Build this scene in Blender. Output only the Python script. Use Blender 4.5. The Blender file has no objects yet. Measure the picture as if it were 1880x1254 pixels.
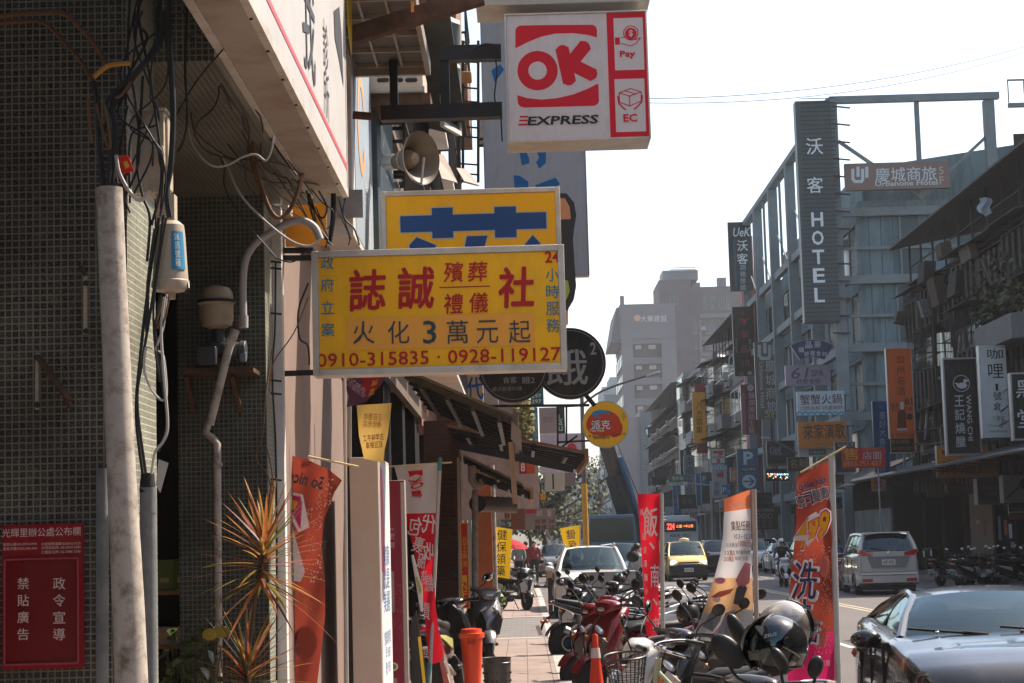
import bpy, bmesh, math, random
from mathutils import Vector, Matrix, Euler, noise
SC = bpy.context.scene; COL = SC.collection; R = math.radians; rnd = random.Random(7)
# ---------------------------------------------------------------- camera, sky, sun, exposure
PW, PH, FPX, EYE = 1880, 1254, 3500.0, 1.6
cam = bpy.data.objects.new('camera', bpy.data.cameras.new('camera')); COL.objects.link(cam)
cam.data.lens = FPX/PW*36; cam.data.sensor_width = 36; cam.data.clip_start = .2; cam.data.clip_end = 5000
ROLL = .028
CM = Matrix.Rotation(R(.19), 3, 'Z') @ Matrix.Rotation(R(90+6.06), 3, 'X') @ Matrix.Rotation(-ROLL, 3, 'Z')
cam.matrix_world = Matrix.Translation((0, 0, EYE)) @ CM.to_4x4()
SC.camera = cam
SUN_AZ, SUN_EL = 60, 50          # azimuth clockwise from the street direction (+Y)
wd = bpy.data.worlds.new('World'); SC.world = wd; wd.use_nodes = True
_n = wd.node_tree.nodes; _sk = _n.new('ShaderNodeTexSky'); _sk.sky_type = 'NISHITA'; _sk.sun_disc = False
_sk.sun_elevation = R(SUN_EL); _sk.sun_rotation = R(SUN_AZ); _sk.dust_density = 2.2; _sk.air_density = 1.0; _sk.ozone_density = .5
_hs = _n.new('ShaderNodeHueSaturation'); _hs.inputs['Saturation'].default_value = .8; wd.node_tree.links.new(_sk.outputs[0], _hs.inputs['Color']); wd.node_tree.links.new(_hs.outputs[0], _n['Background'].inputs[0]); _n['Background'].inputs[1].default_value = .12
sun = bpy.data.objects.new('sun', bpy.data.lights.new('sun', 'SUN')); COL.objects.link(sun)
sun.data.energy = 4.4; sun.data.angle = R(.5); sun.data.color = (1, .87, .74)
_d = Vector((math.sin(R(SUN_AZ))*math.cos(R(SUN_EL)), math.cos(R(SUN_AZ))*math.cos(R(SUN_EL)), math.sin(R(SUN_EL))))
sun.rotation_euler = _d.to_track_quat('Z', 'Y').to_euler(); sun.location = (30, 20, 60)
SC.view_settings.view_transform = 'Standard'; SC.view_settings.look = 'None'; SC.view_settings.exposure = 1.22; SC.view_settings.gamma = 1
SC.render.engine = 'CYCLES'; SC.cycles.use_denoising = True; SC.cycles.max_bounces = 8; SC.cycles.volume_bounces = 0; SC.cycles.diffuse_bounces = 3
SC.cycles.transparent_max_bounces = 12; SC.cycles.sample_clamp_indirect = 4

# ---------------------------------------------------------------- pixel -> point helpers
def ray(px, py): return CM @ Vector(((px-PW/2)/FPX, (PH/2-py)/FPX, -1))
def at(px, py, Y):
    d = ray(px, py); return Vector((0, 0, EYE)) + d*(Y/d.y)
def atx(px, py, X):
    d = ray(px, py); return Vector((0, 0, EYE)) + d*(X/d.x)
def atz(px, py, Z):
    d = ray(px, py); return Vector((0, 0, EYE)) + d*((Z-EYE)/d.z)
def ppm(Y): return (at(963, 900, Y)-at(962, 900, Y)).length**-1      # photo pixels per metre at depth Y
ROAD = -.15

# ---------------------------------------------------------------- materials
def hexl(h):
    h = h.lstrip('#'); o = []
    for i in (0, 2, 4):
        c = int(h[i:i+2], 16)/255; o.append(c/12.92 if c <= .04045 else ((c+.055)/1.055)**2.4)
    return o
MC = {}
def M(name, col, rough=.6, metal=0, var=.12, scale=4, bump=0, bscale=60, coat=0, dirt=0, dcol=(.05, .04, .03), dscale=1.5, emit=0, trans=0, alpha=1, spec=.3, stretch=None):
    """principled material with patchy tone, optional dirt stains and bump"""
    if name in MC: return MC[name]
    c = hexl(col) if isinstance(col, str) else list(col)
    m = bpy.data.materials.new(name); m.use_nodes = True; nt = m.node_tree; N = nt.nodes; L = nt.links
    b = N['Principled BSDF']; b.inputs['Roughness'].default_value = rough; b.inputs['Metallic'].default_value = metal
    b.inputs['Specular IOR Level'].default_value = spec; b.inputs['Coat Weight'].default_value = coat; b.inputs['Coat Roughness'].default_value = .05
    b.inputs['Base Color'].default_value = (*c, 1); b.inputs['Alpha'].default_value = alpha
    out = None
    if var or dirt or bump:
        tc = N.new('ShaderNodeTexCoord'); vec = tc.outputs['Object']
        if stretch:
            mp = N.new('ShaderNodeMapping'); mp.inputs['Scale'].default_value = stretch; L.new(vec, mp.inputs[0]); vec = mp.outputs[0]
    if var:
        nz = N.new('ShaderNodeTexNoise'); nz.inputs['Scale'].default_value = scale; nz.inputs['Detail'].default_value = 6; nz.inputs['Roughness'].default_value = .65
        L.new(vec, nz.inputs['Vector'])
        mx = N.new('ShaderNodeMix'); mx.data_type = 'RGBA'; L.new(nz.outputs['Fac'], mx.inputs[0])
        mx.inputs[6].default_value = (*[max(0, x*(1-2*var)) for x in c], 1); mx.inputs[7].default_value = (*[min(1, x*(1+2*var)) for x in c], 1); out = mx.outputs[2]
    if dirt:
        nz = N.new('ShaderNodeTexNoise'); nz.inputs['Scale'].default_value = dscale; nz.inputs['Detail'].default_value = 9; nz.inputs['Roughness'].default_value = .72
        L.new(vec, nz.inputs['Vector'])
        rp = N.new('ShaderNodeMapRange'); rp.inputs[1].default_value = .47; rp.inputs[2].default_value = .68; rp.inputs[4].default_value = dirt; L.new(nz.outputs['Fac'], rp.inputs[0])
        mx = N.new('ShaderNodeMix'); mx.data_type = 'RGBA'; L.new(rp.outputs[0], mx.inputs[0])
        if out: L.new(out, mx.inputs[6])
        else: mx.inputs[6].default_value = (*c, 1)
        mx.inputs[7].default_value = (*dcol, 1); out = mx.outputs[2]
    if out: L.new(out, b.inputs['Base Color'])
    if bump:
        nz = N.new('ShaderNodeTexNoise'); nz.inputs['Scale'].default_value = bscale; nz.inputs['Detail'].default_value = 4; L.new(vec, nz.inputs['Vector'])
        bp = N.new('ShaderNodeBump'); bp.inputs['Strength'].default_value = bump; bp.inputs['Distance'].default_value = .02; L.new(nz.outputs['Fac'], bp.inputs['Height']); L.new(bp.outputs[0], b.inputs['Normal'])
    if emit: b.inputs['Emission Color'].default_value = (*c, 1); b.inputs['Emission Strength'].default_value = emit
    if trans:                                      # thin cloth or acrylic that lets light through
        tl = N.new('ShaderNodeBsdfTranslucent'); ad = N.new('ShaderNodeMixShader'); ad.inputs[0].default_value = trans
        if out: L.new(out, tl.inputs[0])
        else: tl.inputs[0].default_value = (*c, 1)
        L.new(b.outputs[0], ad.inputs[1]); L.new(tl.outputs[0], ad.inputs[2]); L.new(ad.outputs[0], N['Material Output'].inputs[0])
    MC[name] = m; return m
def glass(name, tint=(.25, .3, .3), tr=.5, rough=.03):
    if name in MC: return MC[name]
    m = bpy.data.materials.new(name); m.use_nodes = True; nt = m.node_tree; N = nt.nodes; L = nt.links
    g = N.new('ShaderNodeBsdfGlossy'); g.inputs[1].default_value = rough; g.inputs[0].default_value = (.72, .93, 1, 1)
    t = N.new('ShaderNodeBsdfTransparent'); t.inputs[0].default_value = (*[x*tr for x in tint], 1)
    f = N.new('ShaderNodeLayerWeight'); pw_ = N.new('ShaderNodeMath'); pw_.operation = 'POWER'; pw_.inputs[1].default_value = 5; L.new(f.outputs['Facing'], pw_.inputs[0])
    mr = N.new('ShaderNodeMapRange'); mr.inputs[1].default_value = 0; mr.inputs[2].default_value = 1; mr.inputs[3].default_value = .075; mr.inputs[4].default_value = .85; L.new(pw_.outputs[0], mr.inputs[0])
    x = N.new('ShaderNodeMixShader'); L.new(mr.outputs[0], x.inputs[0]); L.new(t.outputs[0], x.inputs[1]); L.new(g.outputs[0], x.inputs[2]); L.new(x.outputs[0], N['Material Output'].inputs[0])
    MC[name] = m; return m

def nodes_mat(name, rough=.7):
    m = bpy.data.materials.new(name); m.use_nodes = True; nt = m.node_tree
    b = nt.nodes['Principled BSDF']; b.inputs['Roughness'].default_value = rough
    b.inputs['Specular IOR Level'].default_value = .25; MC[name] = m; return m, nt.nodes, nt.links, b
def brick_mat(name, c1, c2, mortar, bw, bh, ms, rough=.5, axes='xz', off=.5, dirt=.3, bump=.4, bias=0):
    """tiles/pavers laid in a plane of the object: axes picks the two object axes"""
    if name in MC: return MC[name]
    m, N, L, b = nodes_mat(name, rough)
    tc = N.new('ShaderNodeTexCoord'); sp = N.new('ShaderNodeSeparateXYZ'); L.new(tc.outputs['Object'], sp.inputs[0])
    cb = N.new('ShaderNodeCombineXYZ'); L.new(sp.outputs['XYZ'.index(axes[0].upper())], cb.inputs[0]); L.new(sp.outputs['XYZ'.index(axes[1].upper())], cb.inputs[1])
    br = N.new('ShaderNodeTexBrick'); br.offset = off; br.inputs['Scale'].default_value = 1; br.inputs['Brick Width'].default_value = bw; br.inputs['Row Height'].default_value = bh
    br.inputs['Mortar Size'].default_value = ms; br.inputs['Mortar Smooth'].default_value = .1; br.inputs['Bias'].default_value = bias
    for i, c in ((1, c1), (2, c2), (3, mortar)): br.inputs[i].default_value = (*(hexl(c) if isinstance(c, str) else c), 1)
    L.new(cb.outputs[0], br.inputs[0]); out = br.outputs[0]
    nz = N.new('ShaderNodeTexNoise'); nz.inputs['Scale'].default_value = 1.3; nz.inputs['Detail'].default_value = 9; nz.inputs['Roughness'].default_value = .7; L.new(tc.outputs['Object'], nz.inputs[0])
    mr = N.new('ShaderNodeMapRange'); mr.inputs[1].default_value = .3; mr.inputs[2].default_value = .75; mr.inputs[3].default_value = 1+dirt*.4; mr.inputs[4].default_value = 1-dirt; L.new(nz.outputs[0], mr.inputs[0])
    mu = N.new('ShaderNodeMix'); mu.data_type = 'RGBA'; mu.blend_type = 'MULTIPLY'; mu.inputs[0].default_value = 1; L.new(out, mu.inputs[6]); L.new(mr.outputs[0], mu.inputs[7])
    L.new(mu.outputs[2], b.inputs['Base Color'])
    if bump:
        bp = N.new('ShaderNodeBump'); bp.inputs['Strength'].default_value = bump; bp.inputs['Distance'].default_value = .004; bp.invert = True; L.new(br.outputs[1], bp.inputs['Height']); L.new(bp.outputs[0], b.inputs['Normal'])
    return m

# ---------------------------------------------------------------- mesh builder (world coordinates)
_TC = {}
def glyphs(s, bold=0., line=1., space=1.):
    bold = min(bold, .026) if s.isascii() else 0.; k = (s, bold, line, space)
    if k not in _TC:
        cu = bpy.data.curves.new('t', 'FONT'); cu.body = s; cu.align_x = 'CENTER'; cu.size = 1; cu.offset = bold; cu.resolution_u = 2; cu.space_line = line; cu.space_character = space
        ob = bpy.data.objects.new('t', cu); me = ob.to_mesh()
        v = [(p.co.x, p.co.y) for p in me.vertices]; f = [tuple(p.vertices) for p in me.polygons]
        ob.to_mesh_clear(); bpy.data.objects.remove(ob); bpy.data.curves.remove(cu)
        x0 = min(a for a, _ in v); x1 = max(a for a, _ in v); y0 = min(a for _, a in v); y1 = max(a for _, a in v)
        _TC[k] = ([((a-(x0+x1)/2)/(x1-x0 or 1), (c-(y0+y1)/2)/(y1-y0 or 1)) for a, c in v], f)
    return _TC[k]
class MB:
    def __init__(s, *mats): s.v = []; s.f = []; s.m = []; s.mats = list(mats); s.cur = 0; s.uv = {}
    def mat(s, m):
        if m not in s.mats: s.mats.append(m)
        s.cur = s.mats.index(m); return s
    def add(s, v, f):
        o = len(s.v); s.v += [Vector(p) for p in v]
        for q in f: s.f.append(tuple(i+o for i in q)); s.m.append(s.cur)
        return s
    def box(s, c, d, rot=None):
        x, y, z = [k/2 for k in d]; pts = [Vector((a*x, b*y, e*z)) for e in (-1, 1) for b in (-1, 1) for a in (-1, 1)]
        if rot is not None:
            if isinstance(rot, (int, float)): rot = Matrix.Rotation(rot, 3, 'Z')
            elif isinstance(rot, tuple): rot = Euler(rot).to_matrix()
            pts = [rot @ p for p in pts]
        c = Vector(c); return s.add([p+c for p in pts], [(0, 2, 3, 1), (4, 5, 7, 6), (0, 1, 5, 4), (2, 6, 7, 3), (0, 4, 6, 2), (1, 3, 7, 5)])
    def bx(s, x0, x1, y0, y1, z0, z1): return s.box(((x0+x1)/2, (y0+y1)/2, (z0+z1)/2), (abs(x1-x0), abs(y1-y0), abs(z1-z0)))
    def beam(s, a, b, w, h=None, up=(0, 0, 1)):
        a = Vector(a); b = Vector(b); h = h or w; d = (b-a); z = d.normalized(); u = Vector(up)
        if abs(z.dot(u)) > .98: u = Vector((1, 0, 0))
        x = u.cross(z).normalized(); y = z.cross(x); m = Matrix((x, y, z)).transposed()
        return s.box((a+b)/2, (w, h, d.length), m)
    def tube(s, pts, r, n=8, cap=True, flat=1.):
        pts = [Vector(p) for p in pts]; k = len(pts); rr = list(r) if isinstance(r, (list, tuple)) else [r]*k
        if len(rr) < k: rr += [rr[-1]]*(k-len(rr))
        t = [(pts[min(i+1, k-1)]-pts[max(i-1, 0)]).normalized() for i in range(k)]
        u = Vector((0, 0, 1)) if abs(t[0].z) < .9 else Vector((1, 0, 0)); u = (u-t[0]*u.dot(t[0])).normalized(); V = []
        for i in range(k):
            u = u-t[i]*u.dot(t[i]); u = u.normalized() if u.length > 1e-6 else t[i].orthogonal().normalized(); w = t[i].cross(u)
            for j in range(n):
                a = 2*math.pi*j/n; V.append(pts[i]+(u*math.cos(a)*flat+w*math.sin(a))*rr[i])
        Fc = [(i*n+j, i*n+(j+1) % n, (i+1)*n+(j+1) % n, (i+1)*n+j) for i in range(k-1) for j in range(n)]
        if cap: Fc += [tuple(range(n-1, -1, -1)), tuple((k-1)*n+j for j in range(n))]
        return s.add(V, Fc)
    def cyl(s, a, b, r, r2=None, n=12): return s.tube([a, b], [r, r if r2 is None else r2], n)
    def lathe(s, prof, c=(0, 0, 0), rot=None, n=20, squash=1.):
        V = []
        for r, z in prof:
            for j in range(n):
                a = 2*math.pi*j/n; V.append(Vector((max(r, 1e-4)*math.cos(a), max(r, 1e-4)*math.sin(a)*squash, z)))
        k = len(prof); Fc = [(i*n+j, i*n+(j+1) % n, (i+1)*n+(j+1) % n, (i+1)*n+j) for i in range(k-1) for j in range(n)]
        Fc += [tuple(range(n-1, -1, -1)), tuple((k-1)*n+j for j in range(n))]
        if rot is not None: V = [rot @ p for p in V]
        c = Vector(c); return s.add([p+c for p in V], Fc)
    def ell(s, c, d, rot=None, n=14, k=9, lo=-90, hi=90):
        pr = [(math.cos(R(lo+(hi-lo)*i/(k-1))), math.sin(R(lo+(hi-lo)*i/(k-1)))) for i in range(k)]; V = []
        for r, z in pr:
            for j in range(n):
                a = 2*math.pi*j/n; p = Vector((r*math.cos(a)*d[0], r*math.sin(a)*d[1], z*d[2])); V.append(rot @ p if rot is not None else p)
        Fc = [(i*n+j, i*n+(j+1) % n, (i+1)*n+(j+1) % n, (i+1)*n+j) for i in range(k-1) for j in range(n)]
        Fc += [tuple(range(n-1, -1, -1)), tuple((k-1)*n+j for j in range(n))]
        c = Vector(c); return s.add([p+c for p in V], Fc)
    def ring(s, c, r, t, axis='y', n=24, m=8, a0=0, a1=360, flat=1.):
        pts = []; full = a1-a0 >= 360
        for i in range(n+(0 if full else 1)):
            a = R(a0+(a1-a0)*i/n); p = (r*math.cos(a), r*math.sin(a))
            pts.append({'y': Vector((p[0], 0, p[1])), 'x': Vector((0, p[0], p[1])), 'z': Vector((p[0], p[1], 0))}[axis]+Vector(c))
        if full:
            ax = {'y': Vector((0, 1, 0)), 'x': Vector((1, 0, 0)), 'z': Vector((0, 0, 1))}[axis]; V = []; cc = Vector(c)
            for p in pts:
                u = (p-cc).normalized()
                for j in range(m):
                    b = 2*math.pi*j/m; V.append(p+u*math.cos(b)*t+ax*math.sin(b)*t*flat)
            return s.add(V, [(i*m+j, i*m+(j+1) % m, ((i+1) % n)*m+(j+1) % m, ((i+1) % n)*m+j) for i in range(n) for j in range(m)])
        return s.tube(pts, t, m)
    def prism(s, pts, vec):                      # planar outline extruded by vec
        pts = [Vector(p) for p in pts]; vec = Vector(vec); n = len(pts)
        return s.add(pts+[p+vec for p in pts], [tuple(range(n)), tuple(range(2*n-1, n-1, -1))]+[(i, i+n, (i+1) % n+n, (i+1) % n) for i in range(n)])
    def poly(s, pts): return s.add(pts, [tuple(range(len(pts)))])
    def grid(s, fn, nu, nv):
        V = [fn(i/nu, j/nv) for j in range(nv+1) for i in range(nu+1)]
        return s.add(V, [(j*(nu+1)+i, j*(nu+1)+i+1, (j+1)*(nu+1)+i+1, (j+1)*(nu+1)+i) for j in range(nv) for i in range(nu)])
    def loft(s, secs, closed=True, cap=True):
        n = len(secs[0]); V = [p for q in secs for p in q]; k = len(secs); e = n if closed else n-1
        Fc = [(i*n+j, i*n+(j+1) % n, (i+1)*n+(j+1) % n, (i+1)*n+j) for i in range(k-1) for j in range(e)]
        if cap: Fc += [tuple(range(n-1, -1, -1)), tuple((k-1)*n+j for j in range(n))]
        return s.add(V, Fc)
    def text(s, t, fn, bold=0., line=1., space=1., shear=0.):      # fn maps (-.5..+.5, -.5..+.5) to a point
        v, f = glyphs(t, bold, line, space); return s.add([fn(a+shear*c, c) for a, c in v], f)
    def build(s, name, parent=None, smooth=35, bevel=0, label=None, bseg=2):
        me = bpy.data.meshes.new(name); inv = None
        if parent is not None: inv = mw(parent).inverted()
        me.from_pydata([inv @ p if inv is not None else p for p in s.v], [], s.f)
        for m in s.mats: me.materials.append(m)
        me.polygons.foreach_set('material_index', s.m)
        if smooth: me.polygons.foreach_set('use_smooth', [True]*len(s.f)); me.set_sharp_from_angle(angle=R(smooth))
        me.update(); o = bpy.data.objects.new(name, me); COL.objects.link(o)
        if parent is not None: o.parent = parent
        if label: o['label'] = label
        if bevel:
            b = o.modifiers.new('bevel', 'BEVEL'); b.width = bevel; b.segments = bseg; b.limit_method = 'ANGLE'; b.angle_limit = R(40)
        return o
def mw(o):
    m = Matrix.LocRotScale(o.location, o.rotation_euler, o.scale)
    return mw(o.parent) @ m if o.parent else m
def tag(o, label, cat, group=None):
    o['label'] = label; o['category'] = cat
    if group: o['group'] = group
    return o
def thing(name, label, cat, loc=(0, 0, 0), rz=0, group=None):
    o = bpy.data.objects.new(name, None); COL.objects.link(o); o.location = loc; o.rotation_euler = (0, 0, rz); o.empty_display_size = .2
    return tag(o, label, cat, group)
def struct(o, kind='structure'): o['kind'] = kind; return o
def kids(o): return [c for c in bpy.data.objects if c.parent == o]
def copy_tree(o, parent=None):
    c = o.copy(); COL.objects.link(c)
    if parent: c.parent = parent
    for k in kids(o): copy_tree(k, c)
    return c
def sag(a, b, d, n=10):
    a = Vector(a); b = Vector(b); return [a.lerp(b, i/n)-Vector((0, 0, d*4*(i/n)*(1-i/n))) for i in range(n+1)]
def spline(pts, n=6):
    pts = [Vector(p) for p in pts]; o = []
    for i in range(len(pts)-1):
        p0 = pts[max(i-1, 0)]; p1 = pts[i]; p2 = pts[i+1]; p3 = pts[min(i+2, len(pts)-1)]
        for j in range(n):
            t = j/n; o.append(.5*((2*p1)+(p2-p0)*t+(2*p0-5*p1+4*p2-p3)*t*t+(3*p1-p0-3*p2+p3)*t**3))
    return o+[pts[-1]]

def strikes(t, b):           # heavier strokes for Chinese characters: the glyph struck several times, each a hair proud of the last
    if t.isascii() or b < .009: return [(0, 0)]
    q = max(.006, min(b, .05)*.55); n = 4 if b < .03 else 8
    return [(q*math.cos(6.283*i/n+.785), q*math.sin(6.283*i/n+.785)) for i in range(n)]
# ---------------------------------------------------------------- signs that face along the street
class Sign:
    """light box whose front stands at depth Y; x0..y1 are where its edges sit in the photo"""
    def __init__(s, name, label, cat, x0, y0, x1, y1, Y, thick=.16, face='#d8b020', side='#b8b4ac', rim=0, group=None, frame=None, yaw=0, back=None, trans=0, rough=.45):
        s.Y = Y; s.c = at((x0+x1)/2, (y0+y1)/2, Y); s.s = ppm(Y); s.yaw = yaw
        s.ux = Vector((math.cos(yaw), math.sin(yaw), 0)); s.n = Vector((math.sin(yaw), -math.cos(yaw), 0)); s.w = (x1-x0)/s.s/math.cos(yaw); s.h = (y1-y0)/s.s
        base = s.c+Vector((0, 0, -s.h/2)); s.t = thing(name, label, cat, base, 0, group); s.thick = thick
        fm = face if not isinstance(face, str) else M('sign_'+face, face, rough, var=.06, scale=2, dirt=.22, dscale=3.5, dcol=(.16, .12, .07), stretch=(1, 1, .35), trans=trans)
        sm = side if not isinstance(side, str) else M('frame_'+side, side, .4, .3, var=.1, dirt=.35, dscale=3, dcol=(.12, .09, .07))
        s.fm = fm; s.sm = sm; rot = Matrix.Rotation(yaw, 3, 'Z'); rm = rim/s.s; mb = MB(sm)
        cb = s.c-s.n*(thick/2)
        if trans:                               # hollow light box: four walls, light passes through both faces
            for sg in (-1, 1): mb.box(cb+s.ux*sg*(s.w/2-.01), (.02, thick, s.h), rot); mb.box(cb+Vector((0, 0, sg*(s.h/2-.01))), (s.w-.04, thick, .02), rot)
        else: mb.box(cb, (s.w, thick, s.h), rot)
        if rm:
            for sg in (-1, 1):
                mb.box(s.c+s.ux*sg*(s.w/2-rm/2)+s.n*.008, (rm, .02, s.h), rot); mb.box(s.c+Vector((0, 0, sg*(s.h/2-rm/2)))+s.n*.008, (s.w-2*rm, .02, rm), rot)
        mb.build('frame', s.t, bevel=.004)
        f = MB(fm); f.box(s.c+s.n*.003, (s.w-2*rm-.004, .006, s.h-2*rm-.004), rot); f.box(s.c-s.n*(thick+.003), (s.w-2*rm-.004, .006, s.h-2*rm-.004), rot); f.build('face', s.t)
        s.L = MB(); s.lift = .0115; s.k = 0
    def P(s, px, py):
        d = ray(px, py); o = Vector((0, 0, EYE)); t = (s.c-o).dot(s.n)/d.dot(s.n); return o+d*t
    def fn(s, cx, cy, w, h, lift=None):
        c = s.P(cx, cy)+s.n*(s.lift if lift is None else lift); w = w/s.s/math.cos(s.yaw); h = h/s.s
        return lambda a, b: c+s.ux*(a*w)+Vector((0, 0, b*h))
    def text(s, t, cx, cy, w, h, col, bold=0., line=1., rough=.5, shear=0., lift=None, space=1.):
        s.L.mat(M('ink_'+col, col, rough, var=0) if isinstance(col, str) else col); lf = s.lift if lift is None else lift
        for i, (dx, dy) in enumerate(strikes(t, bold)): s.k += 1; s.L.text(t, s.fn(cx+dx*h, cy+dy*h, w, h, lf+s.k*.00006), bold, line, space, shear*h/w)
        return s
    def vtext(s, t, cx, y0, y1, w, col, bold=0., lift=None, fill=.9):            # one character under another
        n = len(t); st = (y1-y0)/n
        for i, ch in enumerate(t):
            if ch != ' ': s.text(ch, cx, y0+st*(i+.5), w*(.35 if ch in '1' else 1), st*fill, col, bold, lift=lift)
        return s
    def up(s, base, lift):
        s.k += 1; return (base if lift is None else lift)+s.k*.00006
    def rect(s, x0, y0, x1, y1, col, lift=None):
        f = s.fn((x0+x1)/2, (y0+y1)/2, x1-x0, y1-y0, s.up(.0066, lift))
        s.L.mat(M('ink_'+col, col, .5, var=.04) if isinstance(col, str) else col).poly([f(-.5, -.5), f(.5, -.5), f(.5, .5), f(-.5, .5)]); return s
    def shape(s, pts, col, lift=None):
        l = s.up(.0066, lift)
        s.L.mat(M('ink_'+col, col, .5, var=0) if isinstance(col, str) else col).poly([s.P(*p)+s.n*l for p in pts]); return s
    def disc(s, cx, cy, rx, ry, col, lift=None, a0=0, a1=360, r0=0, n=28):
        f = s.fn(cx, cy, 1, 1, s.up(.0066, lift)); m = M('ink_'+col, col, .5, var=0) if isinstance(col, str) else col; s.L.mat(m)
        A = [R(a0+(a1-a0)*i/n) for i in range(n+1)]
        o = [f(math.cos(a)*rx/2, math.sin(a)*ry/2) for a in A]
        if r0:
            q = [f(math.cos(a)*rx/2*r0, math.sin(a)*ry/2*r0) for a in A]
            for i in range(n): s.L.poly([o[i], o[i+1], q[i+1], q[i]])
        else: s.L.poly(o[:-1] if a1-a0 >= 360 else o)
        return s
    def line(s, pts, w, col, lift=None):
        s.L.mat(M('ink_'+col, col, .5, var=0) if isinstance(col, str) else col); w = w/s.s
        for a, b in zip(pts, pts[1:]):
            l = s.up(.0066, lift); a = s.P(*a)+s.n*l; b = s.P(*b)+s.n*l
            d = (b-a).normalized(); k = d.cross(s.n)*w/2; e = d*w*.3; s.L.poly([a-k-e, b-k+e, b+k+e, a+k-e])
        return s
    def done(s):
        if s.L.f: s.L.build('lettering', s.t, smooth=0)
        return s
    def arm(s, mb_or_none, a, b, w=.04, mat=None):
        MB(mat or STEEL).beam(a, b, w).build('bracket', s.t); return s
STEEL = M('dark_steel', (.03, .03, .032), .5, .6, var=.2, dirt=.3, dcol=(.12, .05, .02))
GALV = M('galvanised', (.35, .35, .35), .45, .7, var=.15, dirt=.3, dcol=(.12, .07, .04))
WHITEM = M('white_paint', (.62, .6, .57), .45, var=.06, dirt=.35, dcol=(.2, .15, .1), dscale=2)
BLACKP = M('black_plastic', (.02, .02, .021), .4, var=.2)
RUBBER = M('rubber', (.018, .018, .018), .8, var=.2)
CHROME = M('chrome', (.7, .7, .7), .15, 1, var=0)
CABLE = M('cable_black', (.015, .015, .015), .5, var=.2)
CABLEG = M('cable_grey', (.35, .34, .33), .5, var=.15)
CABLEB = M('cable_brown', (.14, .075, .035), .6, var=.25)
# ================================================================ ground, road, pavement
def asphalt(name, c, v=.25, crack=True):
    m, N, L, b = nodes_mat(name, .8); tc = N.new('ShaderNodeTexCoord')
    n1 = N.new('ShaderNodeTexNoise'); n1.inputs['Scale'].default_value = .35; n1.inputs['Detail'].default_value = 8; n1.inputs['Roughness'].default_value = .7; L.new(tc.outputs['Object'], n1.inputs[0])
    n2 = N.new('ShaderNodeTexNoise'); n2.inputs['Scale'].default_value = 45; n2.inputs['Detail'].default_value = 3; L.new(tc.outputs['Object'], n2.inputs[0])
    mx = N.new('ShaderNodeMix'); mx.data_type = 'RGBA'; L.new(n1.outputs[0], mx.inputs[0]); mx.inputs[6].default_value = (*[k*(1-v) for k in c], 1); mx.inputs[7].default_value = (*[k*(1+v) for k in c], 1)
    m2 = N.new('ShaderNodeMix'); m2.data_type = 'RGBA'; m2.blend_type = 'OVERLAY'; m2.inputs[0].default_value = .5; L.new(mx.outputs[2], m2.inputs[6]); L.new(n2.outputs[0], m2.inputs[7]); L.new(m2.outputs[2], b.inputs[0])
    bp = N.new('ShaderNodeBump'); bp.inputs['Strength'].default_value = .5; bp.inputs['Distance'].default_value = .01; L.new(n2.outputs[0], bp.inputs['Height']); L.new(bp.outputs[0], b.inputs['Normal'])
    return m
ASPH = asphalt('asphalt', (.115, .105, .10)); CONC = M('concrete', (.3, .285, .27), .85, var=.2, scale=1.5, bump=.3, bscale=30, dirt=.35, dscale=1)
g = MB(M('far_ground', (.16, .155, .15), .9, var=.2, scale=.05)); g.poly([(-1500, -60, ROAD-.02), (1500, -60, ROAD-.02), (1500, 2500, ROAD-.02), (-1500, 2500, ROAD-.02)]); struct(g.build('ground'))
g = MB(ASPH); g.grid(lambda u, v: (.5+14.6*u, -40+700*v, ROAD), 8, 60); struct(g.build('road'))
PAVE = brick_mat('paving', (.29, .225, .195), (.25, .195, .17), (.10, .085, .075), .3, .3, .006, .75, 'xy', 0, .35, .3)
WALKG = brick_mat('grey_paving', (.17, .16, .155), (.15, .142, .138), (.09, .085, .08), .2, .1, .004, .8, 'xy', .5, .3, .3)
g = MB(PAVE); g.bx(-8, .36, -40, 33, ROAD-.05, 0); g.bx(-8, .36, 42, 74, ROAD-.05, 0); g.bx(-8, .36, 88, 420, ROAD-.05, 0)
struct(g.build('pavement', smooth=0))
g = MB(WALKG); g.bx(-8, .36, 33, 42, ROAD-.05, -.004); struct(g.build('driveway', smooth=0))
g = MB(M('tactile', (.4, .36, .31), .7, var=.2, scale=20, bump=.8, bscale=55)); g.bx(-1.4, .36, 32.7, 32.99, -.1, .004); g.bx(-1.4, .36, 42.01, 42.3, -.1, .004); struct(g.build('tactile_strip', smooth=0))
g = MB(M('kerb', (.36, .34, .32), .8, var=.2, scale=3, dirt=.4)); y = -40
while y < 420:
    if not (33 <= y+.5 <= 42 or 74 <= y+.5 <= 88): g.bx(.362, .518, y+.004, y+.996, ROAD-.05, .003)
    else: g.bx(.362, .518, y+.004, y+.996, ROAD-.05, ROAD+.03)
    y += 1
struct(g.build('kerb', smooth=0))
g = MB(WALKG); g.bx(15.1, 30, 30, 420, ROAD-.05, 0); g.bx(14.94, 15.096, 30, 420, ROAD-.05, .003); struct(g.build('far_pavement', smooth=0))
g = MB(asphalt('asphalt_side', (.13, .125, .12))); g.bx(-80, .36, 74, 88, ROAD-.05, ROAD+.012); struct(g.build('side_street', smooth=0))
LINEW = M('line_white', (.62, .6, .57), .7, var=.25, scale=8, dirt=.5, dscale=4, dcol=(.2, .19, .18)); LINEY = M('line_yellow', (.4, .34, .24), .7, var=.25, scale=8, dirt=.5, dscale=4, dcol=(.2, .17, .12))
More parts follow.
